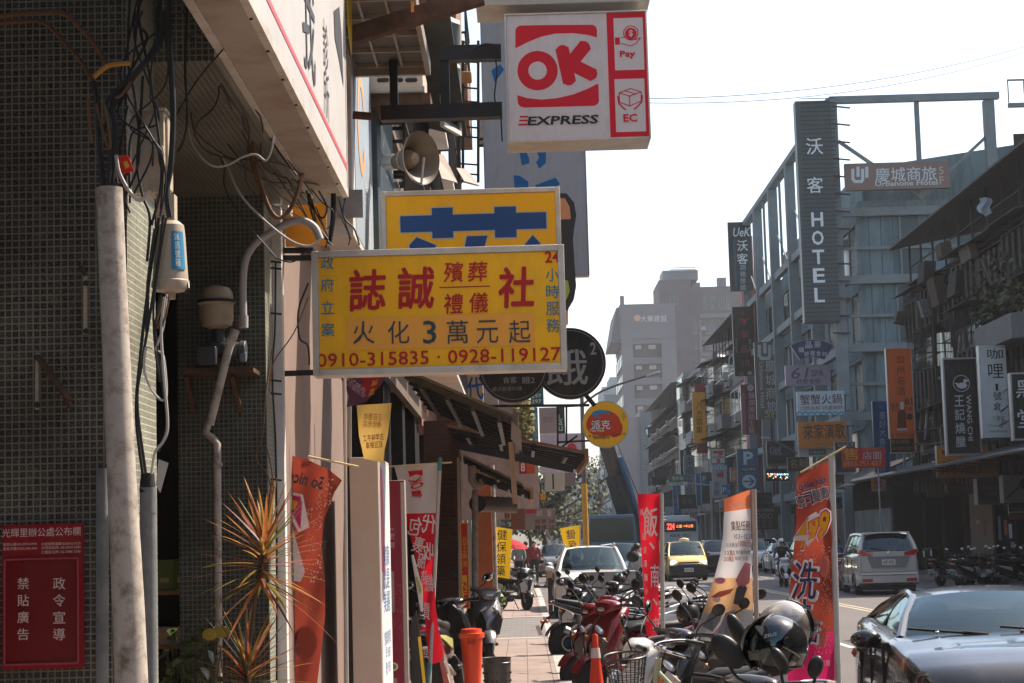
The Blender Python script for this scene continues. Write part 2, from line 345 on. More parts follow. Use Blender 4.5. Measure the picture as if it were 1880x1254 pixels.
g = MB(LINEW); g.bx(2.42, 2.52, -20, 74, ROAD-.02, ROAD+.004); g.bx(12.2, 12.3, -20, 300, ROAD-.02, ROAD+.004)
for k in range(-2, 30): g.bx(5.0, 5.1, k*10, k*10+4, ROAD-.02, ROAD+.004); g.bx(10.4, 10.5, k*10+3, k*10+7, ROAD-.02, ROAD+.004)
for k in range(9): g.bx(2.7+k*.62, 3.05+k*.62, 70, 73, ROAD-.02, ROAD+.0044)
g.bx(2.7, 7.5, 67, 67.4, ROAD-.02, ROAD+.0042)
g.mat(LINEY); g.bx(7.75, 7.85, -20, 68, ROAD-.02, ROAD+.004); g.bx(7.97, 8.07, -20, 68, ROAD-.02, ROAD+.004); g.bx(7.75, 7.85, 90, 300, ROAD-.02, ROAD+.004); g.bx(7.97, 8.07, 90, 300, ROAD-.02, ROAD+.004)
struct(g.build('road_markings', smooth=0))

# ================================================================ buildings
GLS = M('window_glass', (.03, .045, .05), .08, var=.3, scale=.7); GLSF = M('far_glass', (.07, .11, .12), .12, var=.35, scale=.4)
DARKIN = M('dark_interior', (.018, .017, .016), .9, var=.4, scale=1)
SHUT = brick_mat('shutter', (.06, .06, .063), (.055, .055, .058), (.05, .05, .05), 40, .09, .012, .45, 'yz', 0, .4, .6)
CAGE = M('cage_steel', (.035, .034, .033), .7, 0, spec=.1, var=.3, dirt=.4, dcol=(.12, .06, .03))
ACW = M('ac_white', (.3, .29, .275), .5, var=.08, dirt=.35, dcol=(.22, .18, .14), dscale=2)
def ac_mesh(mb, c, sgn, w=.85, h=.6, d=.32):        # outdoor unit with fan grille, on two brackets
    x, y, z = c; mb.mat(ACW).box(c, (d, w, h)); mb.mat(BLACKP)
    mb.tube([(x+sgn*(d/2+.004), y-w*.12, z), (x+sgn*(d/2+.012), y-w*.12, z)], h*.4, 16); mb.mat(ACW)
    for r in (.12, .24, .36): mb.ring((x+sgn*(d/2+.016), y-w*.12, z), h*r, .008, 'x', 16, 4)
    mb.mat(CAGE).bx(x-d/2, x+d/2, y-w*.4, y-w*.36, z-h/2-.05, z-h/2); mb.bx(x-d/2, x+d/2, y+w*.36, y+w*.4, z-h/2-.05, z-h/2)
def building(name, label, xf, sgn, y0, y1, floors, wall, styles, bays=2, depth=10, arc=3.2, roof='parapet', seed=1, detail=True, shop=None, group=None, glassm=None, pillar=None, win=None):
    rn = random.Random(seed); t = thing(name, label, 'building', (xf-sgn*depth/2, (y0+y1)/2, 0), 0, group); glassm = glassm or GLS
    inn = lambda d: xf-sgn*d; out = lambda d: xf+sgn*d; z1 = floors[0]; h = floors[-1]
    mb = MB(wall); mb.bx(inn(depth), inn(0), y0+.01, y1-.01, z1, h); 
    for z in floors[:-1]: mb.bx(inn(.02), out(.07), y0+.012, y1-.012, z-.12, z+.14)
    if roof == 'parapet': mb.bx(inn(.25), out(.1), y0, y1, h, h+.5); mb.bx(inn(depth), inn(.25), y0, y0+.2, h, h+.5); mb.bx(inn(depth), inn(.25), y1-.2, y1, h, h+.5)
    mb.build('wall', t, smooth=0)
    if roof == 'tank':
        mb = MB(wall); mb.bx(inn(.2), out(.06), y0, y1, h, h+.45); mb.bx(inn(7), inn(2), y0+1, y0+4, h, h+2.4); mb.build('roof_room', t, smooth=0)
        mb = MB(GALV); mb.tube([(inn(3), y1-2, h+.4), (inn(3), y1-2, h+2.2)], .75, 18); mb.lathe([(.75, 0), (.5, .25), (.1, .35)], (inn(3), y1-2, h+2.2)); mb.build('water_tank', t)
    if roof == 'shed':
        mb = MB(M('corrugated_roof', (.05, .052, .052), .7, .0, spec=.15, var=.2, dirt=.4, dcol=(.1, .06, .04))); mb.prism([(out(.9), y0, h+1.7), (out(.9), y0, h+1.78), (inn(6), y0, h+3.0), (inn(6), y0, h+2.92)], (0, y1-y0, 0)); mb.build('metal_roof', t, smooth=0)
        mb = MB(CAGE)
        n = max(2, int((y1-y0)/2.2))
        for i in range(n+1): yy = y0+.06+(y1-y0-.12)*i/n; mb.bx(out(.02), inn(.06), yy-.04, yy+.04, h, h+1.9)
        mb.bx(out(.0), inn(.05), y0, y1, h+.9, h+.95); mb.build('roof_posts', t, smooth=0)
    pm = pillar or wall
    n = max(1, round((y1-y0)/4.2))
    for i in range(n+1):
        yc = y0+.3+(y1-y0-.6)*i/n; mb = MB(pm); mb.bx(inn(.55), inn(.01), yc-.28, yc+.28, -.02, z1); mb.build('pillar', t, smooth=0)
    for i in range(n):
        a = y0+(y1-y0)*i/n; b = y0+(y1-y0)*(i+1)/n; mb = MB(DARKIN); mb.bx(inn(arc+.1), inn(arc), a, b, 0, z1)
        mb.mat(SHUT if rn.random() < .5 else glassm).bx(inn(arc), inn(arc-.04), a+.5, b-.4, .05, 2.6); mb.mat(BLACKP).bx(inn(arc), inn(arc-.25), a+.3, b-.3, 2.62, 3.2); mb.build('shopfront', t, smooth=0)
    for fi, st in enumerate(styles):
        za, zb = floors[fi], floors[fi+1]; bw = (y1-y0-.5)/bays
        for k in range(bays):
            a = y0+.25+bw*k+.12; b = a+bw-.24; f = MB(win or WHITEM); s = st
            if s == 'mix': s = rn.choice(['window', 'cage', 'balcony', 'cage'])
            if s == 'window':
                zc0, zc1 = za+.95, zb-.45; f.bx(inn(.01), out(.06), a, a+.06, zc0, zc1); f.bx(inn(.01), out(.06), b-.06, b, zc0, zc1); f.bx(inn(.01), out(.07), a-.04, b+.04, zc0-.08, zc0); f.bx(inn(.01), out(.06), a, b, zc1, zc1+.06); f.bx(inn(.01), out(.05), (a+b)/2-.03, (a+b)/2+.03, zc0, zc1)
                w = f.build('window', t, smooth=0)
                if detail: MB(glassm).bx(inn(.01), out(.02), a+.06, b-.06, zc0, zc1).build('pane', w, smooth=0)
            else:
                p = (.75 if s != 'cage' else .6) if s != 'corr' else rn.uniform(.35, .95)
                if s == 'balcony': f = MB(wall); f.bx(inn(.0), out(p), a-.1, b+.1, za+.02, za+.14); f.bx(out(p-.1), out(p), a-.1, b+.1, za+.14, za+1.05); f.bx(out(.0), out(p-.1), a-.1, a, za+.14, za+1.05); f.bx(out(0), out(p-.1), b, b+.1, za+.14, za+1.05); w = f.build('balcony', t, smooth=0)
                elif s == 'corr':
                    f = MB(M('corrugated_'+str(seed), (.045, .041, .037), .8, 0, var=.5, scale=.8, spec=.08, dirt=.7, dcol=(.03, .028, .025), dscale=1.2)); q = int((b-a+.24)/.36); q_ = rn.uniform(-.35, .35)
                    for j in range(q):
                        yy = a-.12+(b-a+.24)*(j+.5)/q; f.bx(inn(.02), out(p-.02 if j % 2 else p-.13), yy-.18, yy+.18, za-.35+q_, za+1.15+q_*.6)
                    w = f.build('panel_parapet', t, smooth=0)
                else: f = MB(WHITEM); f.bx(inn(.0), out(p), a, b, za+.72, za+.78); w = f.build('window_cage', t, smooth=0)
                c = MB(CAGE); zc0 = za+(1.05 if s == 'balcony' else 1.15 if s == 'corr' else .78); zc1 = zb-.35; q = 14 if detail else 6
                for j in range(q+1): yy = a+(b-a)*j/q; c.bx(out(p-.03), out(p-.01), yy-.012, yy+.012, zc0, zc1)
                for zz in (zc0+.02, (zc0+zc1)/2, zc1): c.bx(out(p-.04), out(p), a, b, zz-.02, zz+.02)
                for yy in (a, b): c.bx(inn(0), out(p), yy-.02, yy+.02, zc1-.04, zc1); c.bx(inn(0), out(p), yy-.02, yy+.02, (zc0+zc1)/2-.02, (zc0+zc1)/2+.02)
                c.build('bars', w, smooth=0); MB(glassm).bx(inn(.01), out(.03), a+.1, b-.1, za+.75, zb-.5).build('pane', w, smooth=0)
                if rn.random() < .65:
                    c = MB(M('awning_sheet', (.06, .065, .065), .8, 0, spec=.1, var=.3, scale=1, dirt=.5)); c.prism([(inn(0), a-.15, zb-.18), (out(p+.45), a-.15, zb-.48), (out(p+.45), a-.15, zb-.45), (inn(0), a-.15, zb-.15)], (0, b-a+.3, 0)); c.build('awning', w, smooth=0)
            if rn.random() < (.4 if s != 'corr' else .12):
                c = MB(); ac_mesh(c, (out(1.05 if s != 'window' else .3), b-.6, za+.35), sgn); c.build('air_conditioner', t, smooth=30)
    return t
CW = M('old_render', (.13, .124, .116), .85, spec=.1, var=.35, scale=.7, dirt=.55, dscale=.9, dcol=(.09, .08, .07)); GW = M('grey_tile_wall', (.10, .10, .102), .7, var=.25, scale=.6, dirt=.5, dscale=.9, dcol=(.07, .07, .07))
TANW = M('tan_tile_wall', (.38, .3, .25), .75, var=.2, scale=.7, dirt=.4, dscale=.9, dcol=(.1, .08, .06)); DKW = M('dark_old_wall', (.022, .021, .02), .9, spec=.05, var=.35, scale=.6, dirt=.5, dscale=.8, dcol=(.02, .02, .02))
WHW = M('pale_wall', (.22, .21, .2), .8, var=.15, scale=.6, dirt=.4, dscale=.9, dcol=(.16, .14, .12))
# ---- left row beyond the tiled corner
building('shop_house', 'pink walled house beside the dark tiled pillar behind the funeral sign', -1.6, 1, 12.7, 17.2, [4.0, 7.2, 10.4, 13.2], TANW, [], 2, arc=2.2, seed=3, roof=None)
building('shop_house', 'left side house with louvred air conditioner behind the loudspeaker', -1.6, 1, 17.2, 23, [3.7, 7.0, 10.2, 13.2], GW, ['cage', 'window', 'cage'], 2, seed=4, roof=None, pillar=DKW)  # dark pillars carry the awnings' shade in their colour, next two houses too
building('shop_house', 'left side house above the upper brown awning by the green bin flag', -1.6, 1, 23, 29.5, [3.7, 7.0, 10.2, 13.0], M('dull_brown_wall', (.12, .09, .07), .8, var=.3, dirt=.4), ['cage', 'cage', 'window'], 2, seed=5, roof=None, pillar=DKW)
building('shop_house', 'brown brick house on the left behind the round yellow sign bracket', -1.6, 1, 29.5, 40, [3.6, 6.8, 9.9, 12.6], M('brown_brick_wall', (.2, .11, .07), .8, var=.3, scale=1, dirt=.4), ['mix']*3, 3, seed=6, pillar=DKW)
building('shop_house', 'pale corner house on the left before the side street', -1.6, 1, 42, 73, [3.6, 6.6, 9.4], WHW, ['mix']*2, 7, seed=7)
building('shop_house', 'long far row of low shop houses on the left past the side street', -1.6, 1, 89, 180, [3.6, 6.6, 9.4], CW, ['mix']*2, 14, seed=8, detail=False)
building('shop_house', 'unseen tall tiled houses on the left behind the viewer', -1.7, 1, -60, 6.0, [3.9, 7, 10.2, 14], DKW, ['window']*3, 8, seed=31, detail=False, roof=None)  # out of view, added to cut sky light on the near left
# ---- right row
building('tenement', 'unseen tenement row on the right behind the viewer', 16, -1, -60, 37.9, [3.7, 7, 10.2, 13.4], DKW, ['balcony']*3, 10, seed=32, detail=False, roof=None)  # out of view, added to block sky light around the foreground
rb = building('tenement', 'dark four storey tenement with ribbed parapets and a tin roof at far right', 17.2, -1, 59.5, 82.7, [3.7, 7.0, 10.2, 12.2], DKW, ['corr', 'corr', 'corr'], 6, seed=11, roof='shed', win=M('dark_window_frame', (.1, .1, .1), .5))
rn = random.Random(77)
for i in range(46):
    y = rn.uniform(60, 82); z = rn.uniform(2.5, 9); m = MB(rn.choice([CAGE, BLACKP, GALV, CAGE])); x = 17.2-rn.uniform(.05, 1.0); m.beam((x, y, z), (x+rn.uniform(-.1, .3), y+rn.uniform(-.2, .2), z+rn.uniform(1.5, 4.5)), rn.uniform(.04, .1)); m.build('drain_pipe', rb, smooth=0)
for i in range(16):
    y = rn.uniform(60, 82); z = rn.choice([3.9, 7.2, 10.4])+rn.uniform(0, 2); m = MB(M('clutter_%d' % (i % 4), [(.09, .085, .08), (.03, .03, .03), (.06, .045, .035), (.12, .13, .13)][i % 4], .8, spec=.1, var=.3, dirt=.4)); x = 17.2-rn.uniform(.5, 1.1); m.box((x, y, z), (rn.uniform(.2, .7), rn.uniform(.4, 1.6), rn.uniform(.1, 1.1)), (0, rn.uniform(-.3, .3), 0)); m.build('balcony_clutter', rb, smooth=0)
building('shop_house', 'unseen two storey shop row on the right, kept low to let the sun in', 17.2, -1, 38, 59.4, [3.6, 6.6], DKW, ['window'], 5, seed=33, detail=False)  # out of view, height kept low so sunlight reaches the road
building('old_apartment', 'grey old flats with caged balconies next to the blue steel hotel', 16, -1, 133, 156, [3.8, 6.9, 9.9, 12.9, 15.6], GW, ['mix']*4, 4, seed=21, roof='shed', detail=True)
building('old_apartment', 'pale old flats with a roof tank behind the yellow dumpling sign', 16, -1, 156, 182, [3.8, 7, 10.2, 13.4, 16.4], WHW, ['mix']*4, 5, seed=22, roof='tank')
building('old_apartment', 'weathered flats with rows of window cages beside the dark glass slab', 16, -1, 190, 232, [3.8, 7, 10, 13, 15.4], CW, ['cage', 'mix', 'cage', 'cage'], 9, seed=23, roof='shed')
b = thing('glass_block', 'slim grey green block between the weathered flats', 'building', (20, 186, 0)); mb = MB(M('greenish_panel', (.10, .135, .135), .4, var=.15, scale=.4)); mb.bx(15.7, 26, 182.1, 189.9, 0, 17.5); mb.build('wall', b, smooth=0)
for z in (4, 8, 12, 15.5): MB(GLSF).bx(15.6, 15.7, 182.8, 189.3, z-.2, z+1.6).build('window_band', b, smooth=0)
# ---- blue steel hotel building
STB = M('blue_steel', (.16, .195, .205), .7, 0, spec=.15, var=.15, scale=1, dirt=.4, dscale=1.6, dcol=(.12, .12, .12)); TEAL = M('teal_cladding', (.14, .205, .225), .8, 0, spec=.12, var=.28, scale=.5, dirt=.6, dscale=1.1, dcol=(.04, .05, .055), stretch=(1, 1, .22))
h = thing('hotel_building', 'tall blue steel framed hotel with an open rooftop gantry', 'building', (22, 113, 0))
HY0, HY1, HX = 94.0, 132.0, 16.0
mb = MB(TEAL); mb.bx(HX+1.2, HX+24, HY0+.5, HY1, 0, 18.2)
mb.prism([(HX+1.6, HY0+1.2, 18.2), (HX+24, HY0+1.2, 18.2), (HX+24, HY0+1.2, 22.6), (HX+14, HY0+1.2, 21.6), (HX+1.6, HY0+1.2, 20.0)], (0, 30, 0)); mb.build('wall', h, smooth=0)
def steel(nm, *bb):
    m = MB(STB)
    for q in bb: m.beam(*q)
    return m.build(nm, h, smooth=0)
TOPZ = 23.2
for y in (94, 101.6, 109.2, 116.8, 124.4, 131.6): steel('column', ((HX, y, 0), (HX, y, TOPZ-.15), .5, .55))
steel('column', ((HX+7.9, HY0, 0), (HX+7.9, HY0, TOPZ-.15), .5, .5)); steel('column', ((HX+4.3, HY0, 18.1), (HX+4.3, HY0, TOPZ-.15), .22))
steel('top_beam', ((HX, 93.7, TOPZ), (HX, 132, TOPZ), .5, .32)); steel('top_beam', ((HX-.1, 93.85, TOPZ+.05), (HX+8.4, 93.85, TOPZ+.05), .4, .34))
steel('brace', ((HX+.3, HY0, 21.2), (HX+4.2, HY0, 18.3), .16), ); steel('brace', ((HX+4.4, HY0, 18.3), (HX+7.7, HY0, 21.2), .16))
for y in (96, 104, 112, 120, 127): steel('brace', ((HX+.2, y, 17.6), (HX+.2, y+5.5, 20.6), .07))
for y in (99, 106, 113.5, 121): steel('mullion', ((HX, y, 17.5), (HX, y, TOPZ-.2), .14))
for z in (3.9, 7.3, 10.7, 14.1, 17.5):
    steel('floor_beam', ((HX+.02, 94, z), (HX+.02, 132, z), .3, .42)); steel('floor_beam', ((HX+.3, HY0+.25, z+.1), (HX+7.7, HY0+.25, z+.1), .36, .42))
for z in (5.6, 9.0, 12.4, 15.8): steel('floor_beam', ((HX+.3, HY0+.3, z), (HX+7.7, HY0+.3, z), .1, .16))
for y0, y1 in ((94.5, 101.2), (102, 108.8), (109.6, 116.4), (117.2, 124), (124.8, 131.2)):
    for z in (4.4, 7.8, 11.2, 14.6):
        w = MB(STB); 
        for k in range(4): yy = y0+(y1-y0)*k/3; w.bx(HX+1.05, HX+1.2, yy-.05, yy+.05, z, z+2.4)
        w.bx(HX+1.02, HX+1.2, y0, y1, z-.12, z); w.bx(HX+1.02, HX+1.2, y0, y1, z+2.4, z+2.5); wo = w.build('window', h, smooth=0)
        m = MB(M('hotel_glass', (.02, .032, .038), .15, var=.4, scale=.5))
        for k in range(3):
            if (k+int(z)) % 4: m.bx(HX+1.1, HX+1.19, y0+(y1-y0)*k/3+.05, y0+(y1-y0)*(k+1)/3-.05, z, z+2.4)
        m.build('pane', wo, smooth=0)
for xx, zz, hh in ((HX+3.3, 14.4, 3.0), (HX+6.2, 14.4, 3.0), (HX+3.0, 10.9, 2.9), (HX+6.3, 7.4, 2.9), (HX+1.6, 4.2, 2.6)):
    m = MB(M('dark_teal_glass', (.045, .075, .085), .3, var=.2, scale=.5)); m.bx(xx, xx+.9, HY0+.44, HY0+.5, zz, zz+hh); wo = m.build('window', h, smooth=0)
    m = MB(STB); m.bx(xx-.1, xx, HY0+.38, HY0+.5, zz, zz+hh); m.bx(xx+.9, xx+1, HY0+.38, HY0+.5, zz, zz+hh); m.build('frame', wo, smooth=0)
m = MB(M('seam_dark', (.06, .085, .095), .6))
for k in range(1, 13): m.bx(HX+.5+k*.6, HX+.52+k*.6, HY0+.47, HY0+.5, .2, 18)
for k in range(8): m.bx(HX+8.3+k*1.1, HX+8.33+k*1.1, HY0+.47, HY0+.5, .2, 18)
m.build('cladding_seams', h, smooth=0)
m = MB(M('pink_column', (.42, .15, .13), .7, var=.15, scale=1, dirt=.3)); m.bx(HX-.3, HX+.6, 132.2, 132.95, 0, 22.6); m.build('pink_pillar', h, smooth=0)
m = MB(STB); m.bx(HX+9, HX+24, HY0+.2, HY0+.5, 22.75, 22.95)
for k in range(18): m.bx(HX+9+k*.8, HX+9.05+k*.8, HY0+.3, HY0+.36, 22.9, 24.1)
m.bx(HX+9, HX+24, HY0+.28, HY0+.38, 24.1, 24.18); m.build('roof_railing', h, smooth=0)
m = MB(DARKIN); m.bx(HX+9.2, HX+16, HY0+.38, HY0+.52, 18.7, 21.4); m.build('roof_opening_shade', h, smooth=0)  # solid dark slab, the shade of an opening put into its colour
m = MB(GALV); m.tube([(HX+11, HY0-.2, 18.2), (HX+11, HY0-.2, 19.4)], .5, 14); m.tube([(HX+11.2, HY0-.2, 19.3), (HX+11.2, HY0-.2, 20.8)], .12); m.tube([(HX+10, HY0-.2, 18.2), (HX+10, HY0-.2, 20)], .1); m.build('roof_plant', h)
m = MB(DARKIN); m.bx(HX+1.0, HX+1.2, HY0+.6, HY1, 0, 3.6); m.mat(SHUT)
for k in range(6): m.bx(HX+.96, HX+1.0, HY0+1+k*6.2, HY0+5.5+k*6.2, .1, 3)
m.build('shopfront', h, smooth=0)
# low shack in the gap between the tenement and the hotel
b = thing('lean_to_shop', 'low dark lean-to shop between the tenement and the blue hotel', 'building', (20, 87, 0)); m = MB(DKW); m.bx(16, 26, 82.8, 92.8, 0, 4.2); m.build('wall', b, smooth=0)
m = MB(M('corrugated_roof', (.05, .052, .052))); m.prism([(14.4, 82.9, 3.7), (14.4, 82.9, 3.78), (17, 82.9, 4.9), (17, 82.9, 4.8)], (0, 9.9, 0)); m.build('canopy', b, smooth=0)
m = MB(M('shop_curtain', (.12, .14, .14), .8, var=.5, scale=1)); m.bx(15.9, 15.99, 83, 92, .2, 2.7); m.build('shopfront', b, smooth=0)
# ---- far towers
TW = M('tower_tile', (.115, .105, .105), .8, var=.08, scale=.2); TWL = M('tower_band', (.17, .168, .178), .8, var=.08, scale=.2); TWD = M('tower_dark', (.10, .09, .10), .8, var=.08, scale=.2)
def tower(name, label, x0, x1, y0, dep, h, fl, bands=True, winx=()):
    t = thing(name, label, 'building', ((x0+x1)/2, y0+dep/2, 0)); m = MB(TW); m.bx(x0, x1, y0, y0+dep, 0, h); m.build('wall', t, smooth=0); z = h-6
    fr = MB(TWL); fr.bx(x0-.4, x0+1.6, y0-.5, y0+.1, 0, h); fr.bx(x1-2.2, x1+.4, y0-.5, y0+.1, 0, h); fr.bx(x0-.4, x1+.4, y0-.55, y0+.1, h-5, h+1); fr.bx(x0-.5, x0-.02, y0, y0+dep, h-5, h+1); fr.build('frame', t, smooth=0)
    while z > 3:
        m = MB(TWL); m.bx(x0+1.6, x1-2.2, y0-.35, y0+.1, z, z+1.2); m.build('floor_band', t, smooth=0)
        m = MB(GLSF); 
        for k in range(5): m.bx(x0-.25, x0-.02, y0+1+k*dep/5, y0+dep/5-1+k*dep/5, z+.2, z+2.2)
        m.build('side_window', t, smooth=0)
        a = MB(ACW); a.bx(x0+2, x0+3, y0-.6, y0-.02, z-.9, z-.2); a.bx(x1-4.4, x1-3.2, y0-.6, y0-.02, z-.9, z-.2); a.build('air_conditioner', t, smooth=0); z -= 3.55
    return t
t1 = tower('office_tower', 'grey tower with a builder company name along its top band', 18.3, 27.0, 330, 26, 41.5, 12)
m = MB(TWL); m.prism([(16.2, 333, 36.3), (18.2, 333, 36.3), (18.2, 333, 42.5), (17.4, 333, 42.4)], (0, 22, 0)); m.bx(18.0, 18.7, 330.8, 331.6, 40, 44.2); m.build('roof_fin', t1, smooth=0)
t2 = thing('apartment_tower', 'broad mauve apartment tower with a louvred rooftop box behind', 'building', (37, 390, 0)); Y2 = 372
def px2(x, y): p = at(x, y, Y2); return p.x, p.z
xa, za = px2(1209, 515); xb, _ = px2(1268, 520); xc, zc = px2(1420, 523)
m = MB(TW); m.bx(xb, xc+8, Y2, Y2+24, 0, zc); m.bx(xa+5, xc+8, Y2-.2, Y2+20, 0, px2(1262, 580)[1]); m.build('wall', t2, smooth=0)
m = MB(TWD); m.bx(xa, xb, Y2-.6, Y2+16, 0, za); m.build('stair_core', t2, smooth=0)
m = MB(M('roof_louvre', (.14, .17, .19), .5)); x0, z0 = px2(1216, 497); m.bx(x0, px2(1262, 0)[0], Y2, Y2+8, za, z0); m.mat(TWL)
for k in range(5): m.bx(x0+1.5, px2(1258, 0)[0], Y2-.1, Y2+.1, za+.9+k*.36, za+1.02+k*.36)
m.build('roof_louvre_box', t2, smooth=0)
m = MB(TWL); x0, z0 = px2(1320, 506); m.bx(x0, x0+1.7, Y2+3, Y2+5, zc, z0); x0, z0 = px2(1272, 518); m.bx(x0, x0+1.7, Y2+3, Y2+5, zc, z0+.3); m.build('roof_box', t2, smooth=0)
def win2(x0, y0, x1, y1, off=0):
    a, b = px2(x0, y0); c, d = px2(x1, y1); f = MB(TWL); f.bx(a-.15, c+.15, Y2-.75+off, Y2-.6+off, d-.25, d); f.bx(a-.15, a, Y2-.75+off, Y2-.6+off, d, b); f.bx(c, c+.15, Y2-.75+off, Y2-.6+off, d, b); f.bx((a+c)/2-.08, (a+c)/2+.08, Y2-.72+off, Y2-.58+off, d, b); w = f.build('window', t2, smooth=0); MB(GLSF).bx(a, c, Y2-.66+off, Y2-.55+off, d, b).build('pane', w, smooth=0)
win2(1231, 544, 1243, 558, 0)
for x in (1290, 1303, 1321, 1333): win2(x, 544, x+8, 566, .6)
for k in range(5):
    y = 599+k*29
    for x in (1271, 1296): win2(x, y, x+(13 if x < 1290 else 14), y+12, .4)
    m = MB(TWD); a, b2 = px2(1312, y-2); c, d = px2(1321, y+21); m.bx(a, c, Y2-.4, Y2-.2, d, b2); a, b2 = px2(1328, y-2); c, d = px2(1337, y+21); m.bx(a, c, Y2-.4, Y2-.2, d, b2); m.build('recess_panel', t2, smooth=0)
    m = MB(ACW); a, b2 = px2(1286+(k % 2)*4, y+2); m.bx(a, a+.9, Y2-1.2, Y2-.2, b2-.7, b2); m.build('air_conditioner', t2, smooth=0)
m = MB(TWL)
for x in (1262, 1309, 1324, 1340): a = px2(x, 0)[0]; m.bx(a-.25, a+.25, Y2-.5, Y2-.1, 0, za-8)
for y in (580, 622, 651, 680): z = px2(1300, y)[1]; m.bx(px2(1262, 0)[0], xc, Y2-.62, Y2-.3, z-.4, z+.4)
m.build('ledge', t2, smooth=0)
# low grey office and white billboard block at the bend, blue glass block with a clock
b = thing('grey_office_block', 'pale grey office block with a round pale emblem behind the flats', 'building', (21, 300, 0)); m = MB(M('office_cladding', (.11, .13, .14), .6, var=.1, scale=.2)); a = at(1175, 752, 262); c = at(1226, 752, 262); m.bx(a.x, c.x+2, 262, 285, 0, a.z); m.build('wall', b, smooth=0)
m = MB(TWL); m.bx(a.x-3.2, a.x, 262.3, 285, 0, a.z-1); m.build('pale_side', b, smooth=0); e = at(1197, 791, 261.9); m = MB(M('emblem', (.45, .55, .6), .5)); m.tube([e, e-Vector((0, .12, 0))], .85, 22); m.build('emblem', b)
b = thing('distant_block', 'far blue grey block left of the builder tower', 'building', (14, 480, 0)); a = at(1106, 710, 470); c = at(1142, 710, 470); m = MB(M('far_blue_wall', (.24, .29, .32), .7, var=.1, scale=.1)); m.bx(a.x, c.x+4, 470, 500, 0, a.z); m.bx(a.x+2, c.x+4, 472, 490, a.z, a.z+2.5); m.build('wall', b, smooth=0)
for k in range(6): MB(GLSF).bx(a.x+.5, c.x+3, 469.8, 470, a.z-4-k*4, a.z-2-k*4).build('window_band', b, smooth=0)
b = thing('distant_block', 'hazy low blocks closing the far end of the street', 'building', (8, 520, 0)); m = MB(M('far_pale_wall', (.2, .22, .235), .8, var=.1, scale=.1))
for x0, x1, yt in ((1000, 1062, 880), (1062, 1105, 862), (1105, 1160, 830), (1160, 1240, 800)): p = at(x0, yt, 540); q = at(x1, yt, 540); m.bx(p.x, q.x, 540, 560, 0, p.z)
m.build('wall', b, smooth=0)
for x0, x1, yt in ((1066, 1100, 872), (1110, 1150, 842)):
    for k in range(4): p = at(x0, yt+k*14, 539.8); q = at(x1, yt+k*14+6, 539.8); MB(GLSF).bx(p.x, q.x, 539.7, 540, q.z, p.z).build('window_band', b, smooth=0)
# footbridge across the far end
b = thing('footbridge', 'long green footbridge with a railing crossing the far end of the street', 'bridge', (8, 300, 0)); m = MB(M('bridge_green', (.12, .2, .2), .6, var=.2, scale=1)); p = at(1085, 912, 300); q = at(1190, 935, 300); m.bx(-8, 20, 300, 303.5, q.z-.6, q.z+.35); m.build('deck', b, smooth=0)
m = MB(M('bridge_rail', (.2, .28, .28), .6)); m.bx(-8, 20, 299.95, 300.05, p.z, p.z+.15)
for k in range(94): m.bx(-8+k*.3, -7.92+k*.3, 300, 300.06, q.z+.35, p.z)
m.build('railing', b, smooth=0)
for x in (-3, 3, 9.2, 15): MB(CONC).bx(x, x+.9, 301, 302, ROAD, q.z-.6).build('pier', b, smooth=0)
# ================================================================ vehicles
def interp(tab, y):
    if y <= tab[0][0]: return tab[0][1]
    for (a, p), (b, q) in zip(tab, tab[1:]):
        if y <= b:
            t = (y-a)/(b-a); t = t*t*(3-2*t)*.5+t*.5; return p+(q-p)*t
    return tab[-1][1]
def paint(name, col, rough=.3, metal=.3, coat=.8): return M('paint_'+name, col, rough, metal, var=.03, scale=2, coat=coat, dirt=.12, dscale=4, dcol=(.12, .11, .1))
CARGL = glass('car_glass', (.30, .36, .36), .8); CARGLD = glass('car_glass_dark', (.12, .14, .15), .6)
LAMPG = M('lamp_lens', (.5, .52, .55), .08, .5, var=.3, scale=25, coat=1); REDL = M('red_lens', (.35, .01, .012), .15, 0, var=.2, scale=30, coat=1); AMBER = M('amber_lens', (.7, .2, .02), .2, coat=1, var=.1)
PLATE = M('number_plate', (.6, .6, .6), .5, var=.05); INKB = M('ink_black', (.02, .02, .022), .5, var=0); HEADON = M('headlamp_lit', (1, .93, .75), .3, emit=3.0, var=0)
SEATM = M('seat_cloth', (.09, .085, .08), .8, var=.2)
def flattext(mb, txt, c, ux, uz, w, h, bold=0.02, line=1.): ux = Vector(ux).normalized(); uz = Vector(uz).normalized(); c = Vector(c); mb.text(txt, lambda a, b: c+ux*a*w+uz*b*h, bold, line)
def wheel(t, x, y, r, w=.2, name='wheel', rim=None, sp=5):
    wh = MB(RUBBER); sx = 1 if x > 0 else -1
    wh.lathe([(r*.62, -w/2), (r*.9, -w/2), (r, -w*.36), (r*1.005, 0), (r, w*.36), (r*.9, w/2), (r*.62, w/2)], (x, y, r), Matrix.Rotation(R(90), 3, 'Y'), 24); o = wh.build(name, t)
    rm = MB(rim or GALV); xo = x+sx*w*.44; rm.mat(BLACKP).cyl((x-sx*w*.3, y, r), (x+sx*w*.3, y, r), r*.6, n=20); rm.mat(rim or GALV); rm.ring((xo, y, r), r*.6, r*.05, 'x', 24, 6); rm.cyl((xo-sx*.03, y, r), (xo+sx*.02, y, r), r*.16, n=12)
    for k in range(sp):
        a = 2*math.pi*k/sp+.3; rm.beam((xo, y, r), (xo-sx*.015, y+math.cos(a)*r*.6, r+math.sin(a)*r*.6), r*.2, .02, up=(1, 0, 0))
    rm.build('rim', o); return o
